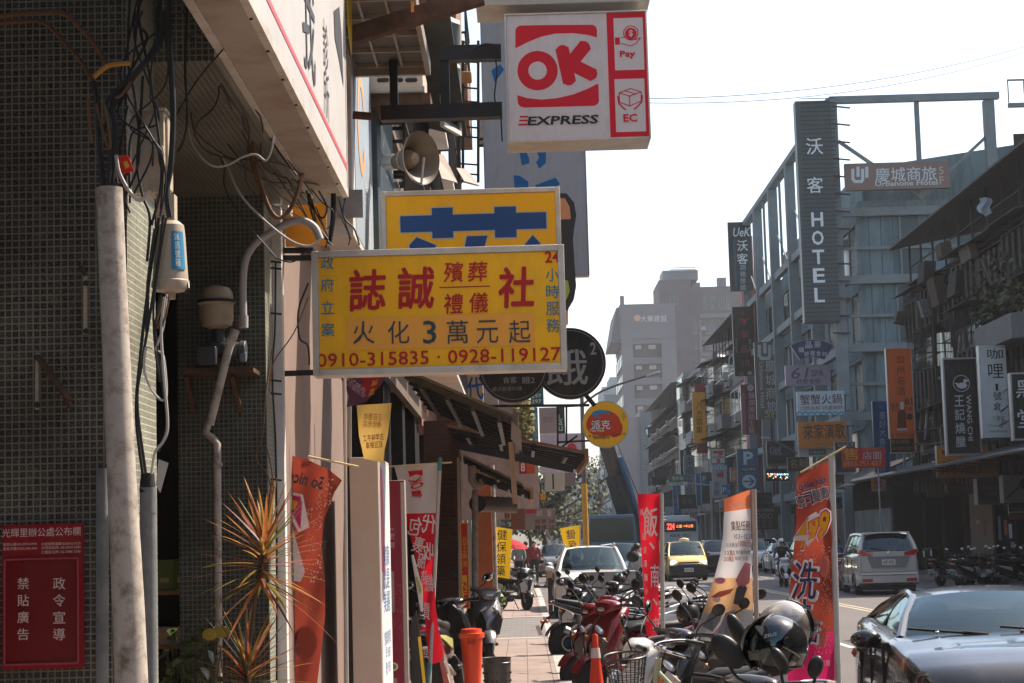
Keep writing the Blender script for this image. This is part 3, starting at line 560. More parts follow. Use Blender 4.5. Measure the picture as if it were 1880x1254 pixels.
def car(name, label, P, body, loc, rz, group=None, glassm=None, plate='', cat='car', lights=False, interior=True):
    """front towards local +Y; P holds the measured outline"""
    t = thing(name, label, cat, (0, 0, 0), 0, group); L, W, H, r = P['L'], P['W'], P['H'], P['r']; yf, yr_ = L/2-P['fo'], L/2-P['fo']-P['wb']; glassm = glassm or CARGL
    ys = set([-L/2+L*k/26 for k in range(27)]); ra = r+.055
    for yc in (yf, yr_):
        for k in (-1.02, -.97, -.85, -.6, -.3, 0, .3, .6, .85, .97, 1.02): ys.add(yc+ra*k)
    ys = [y for y in sorted(ys) if -L/2 <= y <= L/2]; secs = []
    for y in ys:
        hw = interp(P['hw'], y); zb = interp(P['zb'], y); zt = interp(P['zt'], y); zs = zb
        for yc in (yf, yr_):
            d = abs(y-yc)
            if d < ra: zs = max(zs, r+math.sqrt(ra*ra-d*d)-.01)
        zm = zb+.5*(zt-zb); ta = P.get('tumble', .06)
        half = [(0, zb), (hw*.8, zb), (hw*.985, max(zs, zb+.02)), (hw*1.0, max(zs+.02, zb+.28*(zt-zb))), (hw, max(zs+.04, zm)), (hw*(1-ta*.25), zb+.74*(zt-zb)), (hw*(1-ta*.7), zt-.06*(zt-zb)), (hw*(1-ta*1.6), zt), (hw*.5, zt+P.get('crown', .025)*.8), (0, zt+P.get('crown', .025))]
        secs.append([Vector((x, y, z)) for x, z in half]+[Vector((-x, y, z)) for x, z in half[-2:0:-1]])
    b = MB(body); b.loft(secs); b.build('body', t, smooth=50)
    u = MB(BLACKP); u.bx(-W*.42, W*.42, -L/2+.25, L/2-.25, .14, .5); u.build('underbody', t, smooth=0)
    bw0, rw, yc, yrf, yrr, yb = P['bw'], P['rw'], P['yc'], P['yrf'], P['yrr'], P['yb']; zc, zd = interp(P['zt'], yc)+.012, interp(P['zt'], yb)+.012; bu = P.get('bulge', .14)
    BF = lambda u: Vector(((2*u-1)*bw0, yc-bu*(2*u-1)**2, zc-.01*(2*u-1)**2)); BR = lambda u: Vector(((2*u-1)*bw0*.98, yb+bu*.7*(2*u-1)**2, zd-.01*(2*u-1)**2))
    RF = lambda u: Vector(((2*u-1)*rw, yrf-bu*.45*(2*u-1)**2, H-.03-.05*abs(2*u-1)**2.5)); RR = lambda u: Vector(((2*u-1)*rw*.97, yrr+bu*.4*(2*u-1)**2, H-.035-.05*abs(2*u-1)**2.5))
    def roof(u, v):
        p = RR(u).lerp(RF(u), v); p.z += .035*math.sin(math.pi*v); return p
    rf = MB(P.get('roofmat', body)); rf.grid(roof, 12, 8); rf.build('roof', t)
    out = lambda A, B, k: (lambda u, v: A(u).lerp(B(u), v)+Vector((0, k*math.sin(math.pi*v)*.03, math.sin(math.pi*v)*.012)))
    w = MB(glassm); w.grid(out(BF, RF, 1), 10, 5); wo = w.build('windscreen', t); w = MB(glassm); w.grid(out(BR, RR, -1), 10, 5); w.build('rear_window', t)
    nb = P.get('sides', [(0.04, .5), (.53, .97)])
    for sx in (0, 1):
        E = lambda v, q: (RF(sx).lerp(RR(sx), v)+Vector((0, 0, .035*math.sin(math.pi*v)))) if q else BF(sx).lerp(BR(sx), v)
        for a, c in nb:
            w = MB(glassm); sg = (2*sx-1); w.grid(lambda u, v: E(a+(c-a)*u, 0).lerp(E(a+(c-a)*u, 1), v)+Vector((sg*.02*math.sin(math.pi*v), 0, 0)), 4, 4); w.build('side_window', t)
        pl = MB(P.get('pillarmat', body)); pr = P.get('pr', .04)
        pl.tube([BF(sx)+Vector((0, .03, -.02)), BF(sx).lerp(RF(sx), .5)+Vector(((2*sx-1)*.012, .012, 0)), RF(sx)]+[roof(sx, 1-k/8) for k in range(1, 8)]+[RR(sx), RR(sx).lerp(BR(sx), .5)+Vector(((2*sx-1)*.012, -.012, 0)), BR(sx)+Vector((0, -.03, -.02))], [pr*1.15]+[pr]*9+[pr*1.1, pr*1.3], 8); pl.build('window_pillar', t)
        bp = MB(BLACKP)
        for (a, c), (a2, c2) in zip(nb, nb[1:]): bp.beam(E((c+a2)/2, 0)+Vector(((2*sx-1)*.005, 0, 0)), E((c+a2)/2, 1), .07, .03, up=(1, 0, 0))
        bp.beam(E(0, 0), E(1, 0), .02, .03); bp.build('window_trim', t)
    if interior:
        i = MB(SEATM); i.bx(-bw0*.9, bw0*.9, yc-.55, yc-.18, zc-.25, zc-.02); zs = zd-.35
        for x in (-.36, .36):
            y0 = (yrf*.6+yrr*.4); i.box((x, y0, zs+.08), (.5, .14, .7), (-.2, 0, 0)); i.ell((x, y0-.1, min(zs+.6, H-.2)), (.13, .06, .09))
        i.box((0, yrr+.2, zs+.12), (1.2, .14, .6), (-.25, 0, 0)); i.build('seats', t, bevel=.03)
        i = MB(BLACKP); i.ring((.36*P.get('lhd', -1), yc-.62, zc-.05), .18, .015, 'y', 20, 6); i.build('steering_wheel', t)
    for yy in (yf, yr_):
        for sx in (-1, 1): wheel(t, sx*(interp(P['hw'], yy)-.115), yy, r)
    for sx in (-1, 1):
        m = MB(P.get('mirmat', body)); zz = zc+P.get('mz', .07); xx = interp(P['hw'], yc)*.98; m.ell((sx*(xx+.1), yc-.42, zz), (.115, .07, .07)); m.beam((sx*(xx-.04), yc-.42, zz-.06), (sx*(xx+.06), yc-.42, zz-.03), .05); m.mat(GLS).ell((sx*(xx+.1), yc-.455, zz), (.10, .05, .065)); m.build('wing_mirror', t)
        hd = MB(P.get('handlemat', body)); hx = interp(P['hw'], 0)+.004
        for yy in (.05, -.95): hd.bx(sx*(hx-.03), sx*(hx+.025), yy-.09, yy+.09, zc-.2, zc-.165)
        hd.build('door_handle', t)
        sm = MB(BLACKP)
        for yy in P.get('seams', (.85, -.12, -1.0)): sm.bx(sx*(hx-.02), sx*(hx+.003), yy-.004, yy+.004, .32, zc-.05)
        sm.build('door_seam', t, smooth=0)
    P['deco'](t, P, body)
    if plate:
        for key in ('fp', 'rp'):
            if key in P:
                x, y, z, tilt = P[key]; s = 1 if key == 'fp' else -1; p = MB(PLATE); p.bx(x-.19, x+.19, y, y+s*.014, z-.08, z+.08); p.mat(INKB); flattext(p, plate, (x, y+s*.017, z), (-s, 0, 0), (0, 0, 1), .32, .1); p.build('number_plate', t, smooth=0)
    t.location = loc; t.rotation_euler = (0, 0, rz); return t
def lampset(t, hw, y, z, d, mat, name, rot=0, k=1):
    for sx in (-1, 1): m = MB(mat); m.ell((sx*hw, y, z), d, Matrix.Rotation(sx*rot, 3, 'Z'), 14, 9); m.build(name, t)
def wiper(t, P, f=True):
    m = MB(BLACKP); zc = interp(P['zt'], P['yc'])
    for x in (-.45, .2): m.tube([(x, P['yc']+.03, zc+.025), (x+.5, P['yc']-.06, zc+.07)], .01, 6); m.tube([(x-.05, P['yc']+.05, zc+.02), (x+.12, P['yc'], zc+.04)], .014, 6)
    m.build('wiper', t)
# ---- black saloon in the foreground
def deco_sedan(t, P, body):
    wiper(t, P); lampset(t, .63, 2.18, .66, (.22, .12, .09), LAMPG, 'headlight', .25)
    m = MB(BLACKP); m.bx(-.42, .42, 2.27, 2.33, .56, .7); m.bx(-.6, .6, 2.3, 2.35, .28, .42); m.mat(CHROME)
    for k in range(4): m.bx(-.42, .42, 2.33, 2.345, .575+k*.035, .585+k*.035)
    m.build('grille', t, smooth=0); lampset(t, .62, -2.26, .72, (.24, .06, .09), REDL, 'tail_light')
    m = MB(BLACKP); m.tube([(-.74, .78, .94), (-.76, .80, 1.02), (-.76, .805, 1.1)], .02, 8); m.build('mirror_post', t)
    m = MB(CHROME); m.ell((-.1, .88, 1.04), (.02, .02, .012)); m.ell((.5, .9, 1.04), (.02, .02, .012)); m.build('washer_jet', t)
    m = MB(M('label_pale', (.5, .5, .48), .6)); m.box((-.55, .62, 1.13), (.12, .004, .05), (-.9, 0, 0)); m.build('windscreen_sticker', t, smooth=0)
    m = MB(CHROME)
    for sx in (-1, 1): m.beam((sx*.80, -.9, 1.055), (sx*.80, .75, 1.04), .012, .02)
    m.build('chrome_strip', t)
SEDAN = dict(L=4.65, W=1.78, H=1.33, r=.32, fo=.88, wb=2.72, hw=[(-2.33, .76), (-2.1, .85), (-1, .885), (1, .885), (1.9, .85), (2.2, .78), (2.33, .66)], zb=[(-2.33, .34), (-1.9, .22), (1.9, .2), (2.33, .26)],
    zt=[(-2.33, .92), (-2.2, 1.03), (-1.5, 1.05), (-.5, 1.02), (.9, 1.0), (1.6, .94), (2.1, .85), (2.28, .74), (2.33, .64)], bw=.745, rw=.56, yc=.92, yrf=.12, yrr=-.95, yb=-1.75, bulge=.17, mz=-.03, pr=.036, crown=.03, deco=deco_sedan, fp=(0, 2.34, .48, 0))
car('saloon_car', 'glossy black saloon car nosing in at the lower right corner', SEDAN, paint('black', (.010, .011, .013), .22, .0, .8), (3.5, 14.6, ROAD), R(175), plate='')
# ---- white crossover on the pavement edge
def deco_suv(t, P, body):
    wiper(t, P); f = P['L']/2
    for sx in (-1, 1):
        m = MB(BLACKP); m.ell((sx*.69, f-.16, .84), (.23, .14, .11), Matrix.Rotation(sx*-.35, 3, 'Z')); h = m.build('headlight', t); m = MB(LAMPG)
        for k in (-.08, .06): m.ell((sx*(.69+k), f-.09-.06*abs(k), .85), (.06, .08, .06))
        m.build('lens', h)
    m = MB(BLACKP); m.prism([(-.42, f-.03, .7), (.42, f-.03, .7), (.5, f-.06, .86), (.42, f-.06, .95), (-.42, f-.06, .95), (-.5, f-.06, .86)], (0, .06, 0)); m.mat(CHROME)
    for k in range(5): m.bx(-.44, .44, f+.025, f+.035, .725+k*.045, .74+k*.045)
    m.tube([(0, f+.02, .83), (0, f+.05, .83)], .1, 20); m.build('grille', t, smooth=30)
    m = MB(BLACKP); m.prism([(-.8, f-.03, .5), (-.7, f+.0, .38), (.7, f+.0, .38), (.8, f-.03, .5), (.62, f+.01, .58), (-.62, f+.01, .58)], (0, .03, 0)); m.mat(GALV).bx(-.6, .6, f-.02, f+.03, .3, .36); m.build('bumper_intake', t, smooth=0)
    m = MB(GALV)
    for sx in (-1, 1): m.tube([(sx*.6, .1, 1.66), (sx*.61, -.6, 1.7), (sx*.58, -1.4, 1.64)], .02, 6)
    m.build('roof_rail', t); lampset(t, .7, -f+.06, .95, (.2, .08, .08), REDL, 'tail_light')
SUV = dict(L=4.68, W=1.9, H=1.65, r=.36, fo=.86, wb=2.87, hw=[(-2.34, .78), (-2.1, .9), (-1, .95), (1, .945), (1.9, .91), (2.2, .82), (2.34, .68)], zb=[(-2.34, .42), (-1.9, .28), (1.9, .26), (2.34, .3)],
    zt=[(-2.34, .95), (-2.2, 1.08), (-1.4, 1.1), (.7, 1.06), (1.5, 1.03), (2.05, .96), (2.26, .84), (2.34, .7)], bw=.8, rw=.62, yc=.98, yrf=.2, yrr=-1.5, yb=-2.12, bulge=.17, deco=deco_suv, crown=.035, sides=[(.04, .36), (.39, .68), (.71, .95)])
car('crossover_car', 'white crossover parked facing the viewer at the pavement edge', SUV, paint('white', (.68, .67, .65), .3, 0), (1.62, 47.0, ROAD), math.pi, plate='')
# ---- silver people carrier seen from behind
def deco_mpv(t, P, body):
    b = -P['L']/2
    for sx in (-1, 1):
        m = MB(REDL); m.prism([(sx*.46, b-.02, 1.12), (sx*.82, b+.04, 1.12), (sx*.85, b+.05, 1.24), (sx*.8, b+.03, 1.3), (sx*.44, b-.01, 1.2)], (0, -.03, 0)); m.build('tail_light', t, smooth=0)
        m = MB(REDL); m.bx(sx*.48, sx*.78, b-.045, b-.01, .38, .47); m.build('reflector', t, smooth=0)
    m = MB(body); m.bx(-.84, .84, b-.04, b+.05, .34, .56); m.bx(-.8, .8, b-.055, b+.03, .56, .62); m.mat(BLACKP).bx(-.6, .6, b-.03, b+.03, .26, .34); m.build('bumper', t, bevel=.02)
    m = MB(M('garnish_dark', (.16, .17, .18), .3, .3)); m.prism([(-.62, b-.005, 1.1), (.62, b-.005, 1.1), (.48, b-.03, .78), (-.48, b-.03, .78)], (0, -.02, 0)); m.build('tailgate_garnish', t, smooth=0)
    m = MB(BLACKP); m.tube([(0, b-.02, 1.25), (-.3, b+.05, 1.32), (-.5, b+.07, 1.35)], .014, 6); m.build('wiper', t)
    m = MB(BLACKP); m.bx(-.78, .78, b-.001, b+.01, .655, .665); m.bx(-.79, -.78, b-.012, b+.03, .655, 1.1); m.bx(.78, .79, b-.012, b+.03, .655, 1.1); m.build('tailgate_seam', t, smooth=0)
    m = MB(body); m.box((0, -2.02, 1.775), (1.3, .3, .03)); m.build('roof_spoiler', t, bevel=.01)
    m = MB(CHROME); m.ell((0, b-.03, 1.2), (.05, .015, .04)); m.build('badge', t)
MPV = dict(L=4.58, W=1.78, H=1.79, r=.33, fo=.85, wb=2.72, hw=[(-2.29, .82), (-2.1, .87), (-1, .89), (1, .885), (1.9, .84), (2.29, .7)], zb=[(-2.29, .34), (-1.9, .24), (1.9, .22), (2.29, .3)],
    zt=[(-2.29, 1.22), (-1, 1.2), (.8, 1.14), (1.5, 1.02), (2.1, .86), (2.29, .7)], bw=.82, rw=.66, yc=1.3, yrf=.45, yrr=-2.0, yb=-2.26, bulge=.1, deco=deco_mpv, rp=(0, -2.32, .93, 0), sides=[(.04, .34), (.37, .66), (.69, .96)], pr=.055)
SILV = paint('silver', (.46, .46, .45), .35, .35)
car('people_carrier', 'silver people carrier seen from behind with dark rear glass', MPV, SILV, (10.5, 57.3, ROAD), R(-2), plate='ASF-9955', cat='minivan', glassm=CARGLD)
# ---- yellow taxi
def deco_taxi(t, P, body):
    f = P['L']/2; wiper(t, P)
    for sx in (-1, 1): m = MB(HEADON); m.ell((sx*.63, f-.13, .78), (.13, .12, .1)); m.build('headlight', t)
    m = MB(BLACKP); m.bx(-.82, .82, f-.2, f+.02, .24, .66); m.mat(GALV).bx(-.5, .5, f+.0, f+.03, .7, .73); m.build('black_bumper', t, bevel=.06)
    m = MB(BLACKP); m.prism([(-.5, f-.02, .66), (.5, f-.02, .66), (.4, f-.06, .8), (-.4, f-.06, .8)], (0, .05, 0)); m.build('grille', t, smooth=0)
    m = MB(M('taxi_lamp', (.6, .5, .3), .4)); m.ell((0, .2, 1.72), (.22, .1, .09)); m.build('roof_lamp', t)
TAXI = dict(L=4.25, W=1.7, H=1.66, r=.31, fo=.85, wb=2.7, hw=[(-2.12, .78), (-1.9, .84), (1.6, .84), (1.95, .78), (2.12, .64)], zb=[(-2.12, .3), (2.12, .25)], zt=[(-2.12, 1.1), (.9, 1.1), (1.4, 1.04), (1.9, .9), (2.12, .72)], bw=.76, rw=.64, yc=1.35, yrf=.5, yrr=-1.8, yb=-2.05, bulge=.13, deco=deco_taxi, roofmat=paint('taxi_roof', (.6, .54, .4)), fp=(0, 2.15, .47, 0), mirmat=BLACKP)
car('taxi', 'yellow and black taxi van with lit headlights coming up the street', TAXI, paint('yellow', (.62, .42, .12), .35, 0), (6.85, 82.3, ROAD), math.pi, plate='TDK-9027', cat='taxi')
# ---- generic parked and moving cars further off
def deco_plain(t, P, body):
    f = P['L']/2; lampset(t, .63, f-.12, .7, (.2, .12, .08), LAMPG, 'headlight'); lampset(t, .63, -f+.08, .82, (.2, .08, .08), REDL, 'tail_light')
    m = MB(BLACKP); m.bx(-.45, .45, f-.05, f+.015, .52, .68); m.bx(-.6, .6, f-.04, f+.01, .28, .42); m.build('grille', t, smooth=0)
PLAIN = dict(SEDAN); PLAIN.update(deco=deco_plain, H=1.46); PLAIN.pop('fp')
HATCH = dict(SUV); HATCH.update(deco=deco_plain, H=1.68)
WPT = paint('white', (.68, .67, .65)); GPT = paint('grey', (.16, .165, .17), .35, .4); BPT = paint('bluegrey', (.08, .13, .18), .3, .4); KPT = paint('soot', (.02, .021, .023), .3, .2)
G1 = 'cars parked and driving further up the street'
car('parked_car', 'black off-road car with its tail lamps beside the taxi', HATCH, KPT, (9.05, 91, ROAD), 0, G1, CARGLD)
wc = car('parked_car', 'white saloon parked nearest on the right behind the helmeted rider', PLAIN, WPT, (12.6, 93, ROAD), math.pi, G1)
for i, (x, y, k, c, lab, rz) in enumerate(((12.6, 101, HATCH, WPT, 'white hatchback parked behind the nearest white saloon on the right', math.pi), (12.7, 110, HATCH, KPT, 'black car parked third in the far right row', math.pi), (12.7, 119, PLAIN, GPT, 'grey saloon parked fourth in the far right row', math.pi), (12.6, 84, HATCH, KPT, 'dark car parked in front of the white saloons, hidden by the tall red price flag', math.pi),
    (3.3, 66, HATCH, BPT, 'blue grey car with a wide windscreen right behind the white crossover', math.pi), (2.6, 112, PLAIN, WPT, 'white car far up the street beyond the pavement walkers', math.pi), (1.6, 101, HATCH, GPT, 'grey car far up the street next to the pavement walkers', math.pi), (4.2, 130, PLAIN, WPT, 'small white car below the footbridge', math.pi), (2.4, 150, HATCH, GPT, 'tiny grey car below the far trees', math.pi))):
    car('parked_car', lab, k, c, (x, y, ROAD), rz, G1, interior=i < 4)
# ---- bus from behind
b = thing('city_bus', 'white city bus from behind with a red route display', 'bus'); m = MB(paint('bus', (.55, .57, .57), .35, 0)); 
secs = []
for y in (-5.5, -5.42, -5.2, 5.2, 5.45):
    k = {-5.5: .93, -5.42: .98, 5.45: .95}.get(y, 1); secs.append([Vector((x*k, y, z)) for x, z in ((-1.2, .35), (1.2, .35), (1.24, 1), (1.24, 2.6), (1.12, 3.0), (.9, 3.1), (-.9, 3.1), (-1.12, 3.0), (-1.24, 2.6), (-1.24, 1))])
m.loft(secs); m.build('body', b, bevel=.03); m = MB(paint('bus', (.55, .57, .57))); m.bx(-.85, .75, -4.6, -1.5, 3.08, 3.32); m.build('roof_unit', b, bevel=.05)
m = MB(GLSF); m.bx(-1.05, 1.05, -5.55, -5.48, 2.25, 2.92); m.build('rear_window', b, bevel=.01)
m = MB(BLACKP); m.bx(-.93, .93, -5.57, -5.545, 2.32, 2.86); d = m.build('route_display', b, smooth=0)
m = MB(M('led_red', (1, .06, .04), .4, emit=1.6, var=0)); flattext(m, '224', (-.62, -5.58, 2.6), (1, 0, 0), (0, 0, 1), .5, .42, .03); m.mat(M('led_orange', (1, .22, .05), .4, emit=1.4, var=0)); flattext(m, '三重', (-.08, -5.58, 2.6), (1, 0, 0), (0, 0, 1), .38, .18, .02); flattext(m, '→', (.24, -5.58, 2.6), (1, 0, 0), (0, 0, 1), .18, .1); flattext(m, '中山堂', (.6, -5.58, 2.6), (1, 0, 0), (0, 0, 1), .5, .2, .02); m.build('route_text', d, smooth=0)
m = MB(INKB); flattext(m, 'KKA-1821', (0, -5.52, 2.0), (1, 0, 0), (0, 0, 1), 1.3, .2, .01); m.build('lettering', b, smooth=0)
m = MB(BLACKP); m.bx(-1.1, 1.1, -5.54, -5.5, 1.2, 1.3); m.bx(-1.1, 1.1, -5.56, -5.4, .4, .62); m.bx(-.7, .7, -5.53, -5.5, .75, 1.1); m.build('engine_cover', b, smooth=0)
for sx in (-1, 1): m = MB(REDL); m.bx(sx*.95, sx*1.12, -5.55, -5.48, 1.0, 1.5); m.build('tail_light', b, smooth=0)
for sx in (-1, 1):
    m = MB(GLS); m.bx(sx*1.23, sx*1.26, -5, 5, 1.5, 2.5); m.build('side_window', b, smooth=0)
    for yy in (-2.8, 3.2): wheel(b, sx*1.08, yy, .48, .3)
b.location = (10.25, 131, ROAD)
# ---- blue crane lorry
CB = paint('crane_blue', (.03, .10, .19), .4, .1); c = thing('crane_truck', 'blue crane lorry with its dark boom raised beside the lamp post', 'truck'); DG = M('boom_dark', (.03, .033, .037), .7, .0, spec=.15, var=.25, dirt=.3)
m = MB(CB); m.loft([[Vector((x, y, z)) for x, z in ((-1.15, .6), (1.15, .6), (1.15, 1.7), (1.02, 2.95), (-1.02, 2.95), (-1.15, 1.7))] for y in (-1.0, .85)]); m.build('cab', c, bevel=.05)
m = MB(CARGLD); m.prism([(-1.02, -1.015, 1.75), (1.02, -1.015, 1.75), (.94, -1.015, 2.8), (-.94, -1.015, 2.8)], (0, -.02, 0)); m.build('windscreen', c, smooth=0)
for sx in (-1, 1): m = MB(CARGLD); m.prism([(sx*1.15, -.8, 1.75), (sx*1.15, .5, 1.75), (sx*1.06, .5, 2.7), (sx*1.06, -.6, 2.7)], (sx*.02, 0, 0)); m.build('side_window', c, smooth=0)
m = MB(GALV); m.bx(-1.1, 1.1, -1.1, -1.0, .6, .85); m.build('bumper', c, smooth=0); lampset(c, .85, -1.03, 1.05, (.16, .06, .12), LAMPG, 'headlight')
m = MB(CB); m.bx(.9, 2.3, 1.4, 5.4, .9, 2.0); m.prism([(-1.1, 1.2, 1.0), (1.9, 1.2, 1.0), (1.9, 1.2, 1.9), (1.3, 1.2, 2.2), (-.4, 1.2, 2.0)], (0, 5.0, 0)); m.build('carrier_body', c, bevel=.04)
p0 = Vector((1.25, 1.0, 1.5)); p1 = Vector((-.2, -.6, 6.5)); d = p1-p0; m = MB(DG); m.beam(p0, p0+d*.66, .72, .7); m.mat(M('boom_brown', (.07, .055, .045), .8, spec=.1, var=.2)).beam(p0+d*.55, p1, .5, .5); m.build('boom', c, bevel=.03)
m = MB(CB); m.beam(p0+Vector((.3, -.2, .5)), p0+d*.8+Vector((.42, -.2, .1)), .2, .2); m.build('lift_ram', c); m = MB(CABLE); m.tube(sag(p1+Vector((.5, 0, 0)), p0+Vector((.9, 0, .4)), .1), .02, 5); m.build('hoist_rope', c)
for sx in (-1, 1):
    for yy in (-.2, 3.8, 5): wheel(c, sx*1.0, yy, .5, .3)
c.location = (4.0, 88, ROAD)

# ================================================================ scooters, motorcycle, bicycle
def sell(cx, y, cz, hw, hh, n=16, p=2.6, ty=0):
    o = []
    for j in range(n):
        a = 2*math.pi*j/n; ca, sa = math.cos(a), math.sin(a); x = math.copysign(abs(ca)**(2/p), ca)*hw; z = math.copysign(abs(sa)**(2/p), sa)*hh; o.append(Vector((cx+x, y+ty*z, cz+z)))
    return o
SEATV = M('seat_vinyl', (.022, .021, .021), .45, var=.25, scale=6, bump=.2, bscale=200)
def mirror(t, sx, z, y=.42, x=.3, spread=.14, name='mirror'):
    m = MB(BLACKP); m.tube(spline([(sx*x*.72, y, z-.2), (sx*x*.9, y+.02, z-.1), (sx*(x+spread), y+.0, z)], 5), .007, 6); m.ell((sx*(x+spread+.02), y, z+.05), (.075, .02, .05), Matrix.Rotation(sx*-.3, 3, 'Y')); o = m.build(name, t)
    g = MB(M('mirror_glass', (.5, .6, .65), .03, 1, var=0)); g.ell((sx*(x+spread+.02), y-.014, z+.05), (.064, .009, .041), Matrix.Rotation(sx*-.3, 3, 'Y')); g.build('mirror_glass', o); return o
def scooter(label, body, trim, plate='', lamp=LAMPG, group='parked scooters', rack=False, seat=SEATV, box=False, big=1., mirrors=True):
    t = thing('scooter', label, 'scooter', (0, 0, 0), 0, group); fw, rw_ = .63, -.60; r = .225
    for y, nm in ((fw, 'front_wheel'), (rw_, 'rear_wheel')):
        m = MB(RUBBER); m.lathe([(r*.6, -.05), (r*.88, -.055), (r*.99, -.03), (r*1.01, 0), (r*.99, .03), (r*.88, .055), (r*.6, .05)], (0, y, r), Matrix.Rotation(R(90), 3, 'Y'), 24); w = m.build(nm, t)
        m = MB(GALV); m.ring((0, y, r), r*.6, .014, 'x', 24, 6, flat=3); m.cyl((-.06, y, r), (.06, y, r), .05, n=12)
        for k in range(5):
            a = 2*math.pi*k/5; m.beam((0, y, r), (0, y+math.cos(a)*r*.6, r+math.sin(a)*r*.6), .035, .03, up=(1, 0, 0))
        m.build('rim', w)
    m = MB(body); m.grid(lambda u, v: Vector(((u-.5)*.17*(1-.3*abs(v-.5)), fw+math.cos(R(20+140*v))*(r+.045-.03*(2*u-1)**2), r+math.sin(R(20+140*v))*(r+.045-.03*(2*u-1)**2))), 6, 10); m.grid(lambda u, v: Vector(((u-.5)*.16*(1-.3*abs(v-.5)), fw+math.cos(R(20+140*v))*(r+.03-.03*(2*u-1)**2), r+math.sin(R(20+140*v))*(r+.03-.03*(2*u-1)**2))), 6, 10); m.build('front_fender', t)
    m = MB(GALV); 
    for sx in (-1, 1): m.cyl((sx*.075, fw, r), (sx*.075, .5, .55), .018)
    m.build('fork', t)
    # front shield: outward shell with a nose
    m = MB(body); prof = [(.30, .50, .12, .10), (.40, .60, .15, .11), (.52, .64, .185, .11), (.66, .61, .2, .10), (.78, .55, .185, .09), (.88, .49, .15, .08), (.95, .45, .09, .06)]
    secs = []
    for z, y, hw, dp in prof:
        ring = []
        for j in range(13):
            a = math.pi*j/12; ring.append(Vector((math.cos(a)*hw, y-.17+math.sin(a)**.8*(dp+.07), z)))
        ring += [Vector((-hw*.8, y-.24, z)), Vector((hw*.8, y-.24, z))]; secs.append(ring)
    m.loft(secs); m.build('front_shield', t, smooth=50)
    m = MB(trim)
    for sx in (-1, 1): m.prism([(sx*.04, .66, .40), (sx*.15, .60, .42), (sx*.19, .56, .62), (sx*.12, .63, .70), (sx*.05, .68, .58)], (0, .02, .005))
    m.build('nose_trim', t, smooth=30)
    m = MB(lamp)
    for sx in (-1, 1): m.ell((sx*.095, .605, .74), (.07, .04, .026), Matrix.Rotation(sx*.6, 3, 'Y'))
    m.build('headlight', t); m = MB(AMBER)
    for sx in (-1, 1): m.ell((sx*.15, .585, .63), (.022, .03, .035))
    m.build('indicator', t)
    m = MB(BLACKP); m.bx(-.17, .17, -.12, .40, .26, .31); m.loft([sell(0, -.12, .36, .16, .1), sell(0, .02, .31, .17, .05)]); m.build('floorboard', t, bevel=.02)
    m = MB(body); m.loft([sell(0, -.10, .46, .12, .15), sell(0, -.22, .52, .16, .19), sell(0, -.45, .58, .175, .17), sell(0, -.70, .66, .165, .13), sell(0, -.90, .72, .11, .085), sell(0, -1.0, .745, .05, .045)]); m.build('rear_body', t, smooth=60)
    m = MB(trim)
    for sx in (-1, 1): m.prism([(sx*.165, -.3, .48), (sx*.178, -.62, .58), (sx*.15, -.85, .67), (sx*.172, -.62, .65), (sx*.165, -.32, .6)], (sx*.012, 0, 0))
    m.build('side_trim', t, smooth=0)
    m = MB(seat); m.loft([sell(0, -.06, .70, .09, .045), sell(0, -.16, .735, .125, .06), sell(0, -.38, .745, .145, .06), sell(0, -.52, .775, .14, .06), sell(0, -.75, .80, .125, .055), sell(0, -.86, .815, .07, .035)]); m.build('seat', t, smooth=60)
    m = MB(body); m.loft([sell(0, .52, .92, .09, .05), sell(0, .47, .965, .17, .06), sell(0, .38, .975, .17, .05), sell(0, .31, .965, .1, .03)]); hb = m.build('handlebar', t, smooth=60)
    m = MB(BLACKP)
    for sx in (-1, 1): m.tube([(sx*.13, .40, .98), (sx*.24, .36, .99), (sx*.36, .29, .985)], [.016, .018, .019], 8); m.tube([(sx*.2, .42, .985), (sx*.34, .36, .98)], .007, 5)
    m.build('grip', hb); m = MB(LAMPG); m.ell((0, .515, .935), (.07, .02, .022)); m.build('position_lamp', hb)
    for sx in (-1, 1) if mirrors else (): mirror(t, sx, 1.16)
    m = MB(REDL); m.ell((0, -.985, .745), (.1, .045, .035)); m.build('tail_light', t)
    m = MB(BLACKP); m.loft([sell(0, -.82, .6, .07, .03), sell(0, -.98, .48, .07, .012), sell(0, -1.04, .36, .06, .01)]); m.build('mudguard', t); m = MB(PLATE); rt = Euler((R(-62), 0, 0)).to_matrix(); m.box((0, -1.02, .50), (.26, .14, .006), rt)
    if plate: m.mat(INKB); up = rt @ Vector((0, 1, 0)); flattext(m, plate, Vector((0, -1.02, .50))+rt @ Vector((0, 0, .006)) if (rt @ Vector((0, 0, 1))).y < 0 else Vector((0, -1.02, .5))-rt @ Vector((0, 0, .006)), (1, 0, 0), up if up.z > 0 else -up, .22, .085)
    m.build('number_plate', t, smooth=0)
    m = MB(GALV); m.tube([(.12, -.15, .22), (.16, -.4, .24), (.17, -.62, .3), (.175, -.95, .37)], [.02, .03, .05, .05], 10); m.build('exhaust', t); m = MB(BLACKP); m.loft([sell(-.1, -.3, .3, .07, .1), sell(-.11, -.62, .26, .06, .09), sell(-.11, -.74, .25, .04, .05)]); m.build('engine', t)
    m = MB(CHROME); m.tube(spline([(-.12, -.66, .83), (-.13, -.9, .87), (0, -.98, .885), (.13, -.9, .87), (.12, -.66, .83)], 4), .012, 6); m.build('grab_rail', t)
    m = MB(BLACKP); m.tube([(-.1, -.2, .26), (-.24, -.14, .0)], .012, 6); m.build('kickstand', t)
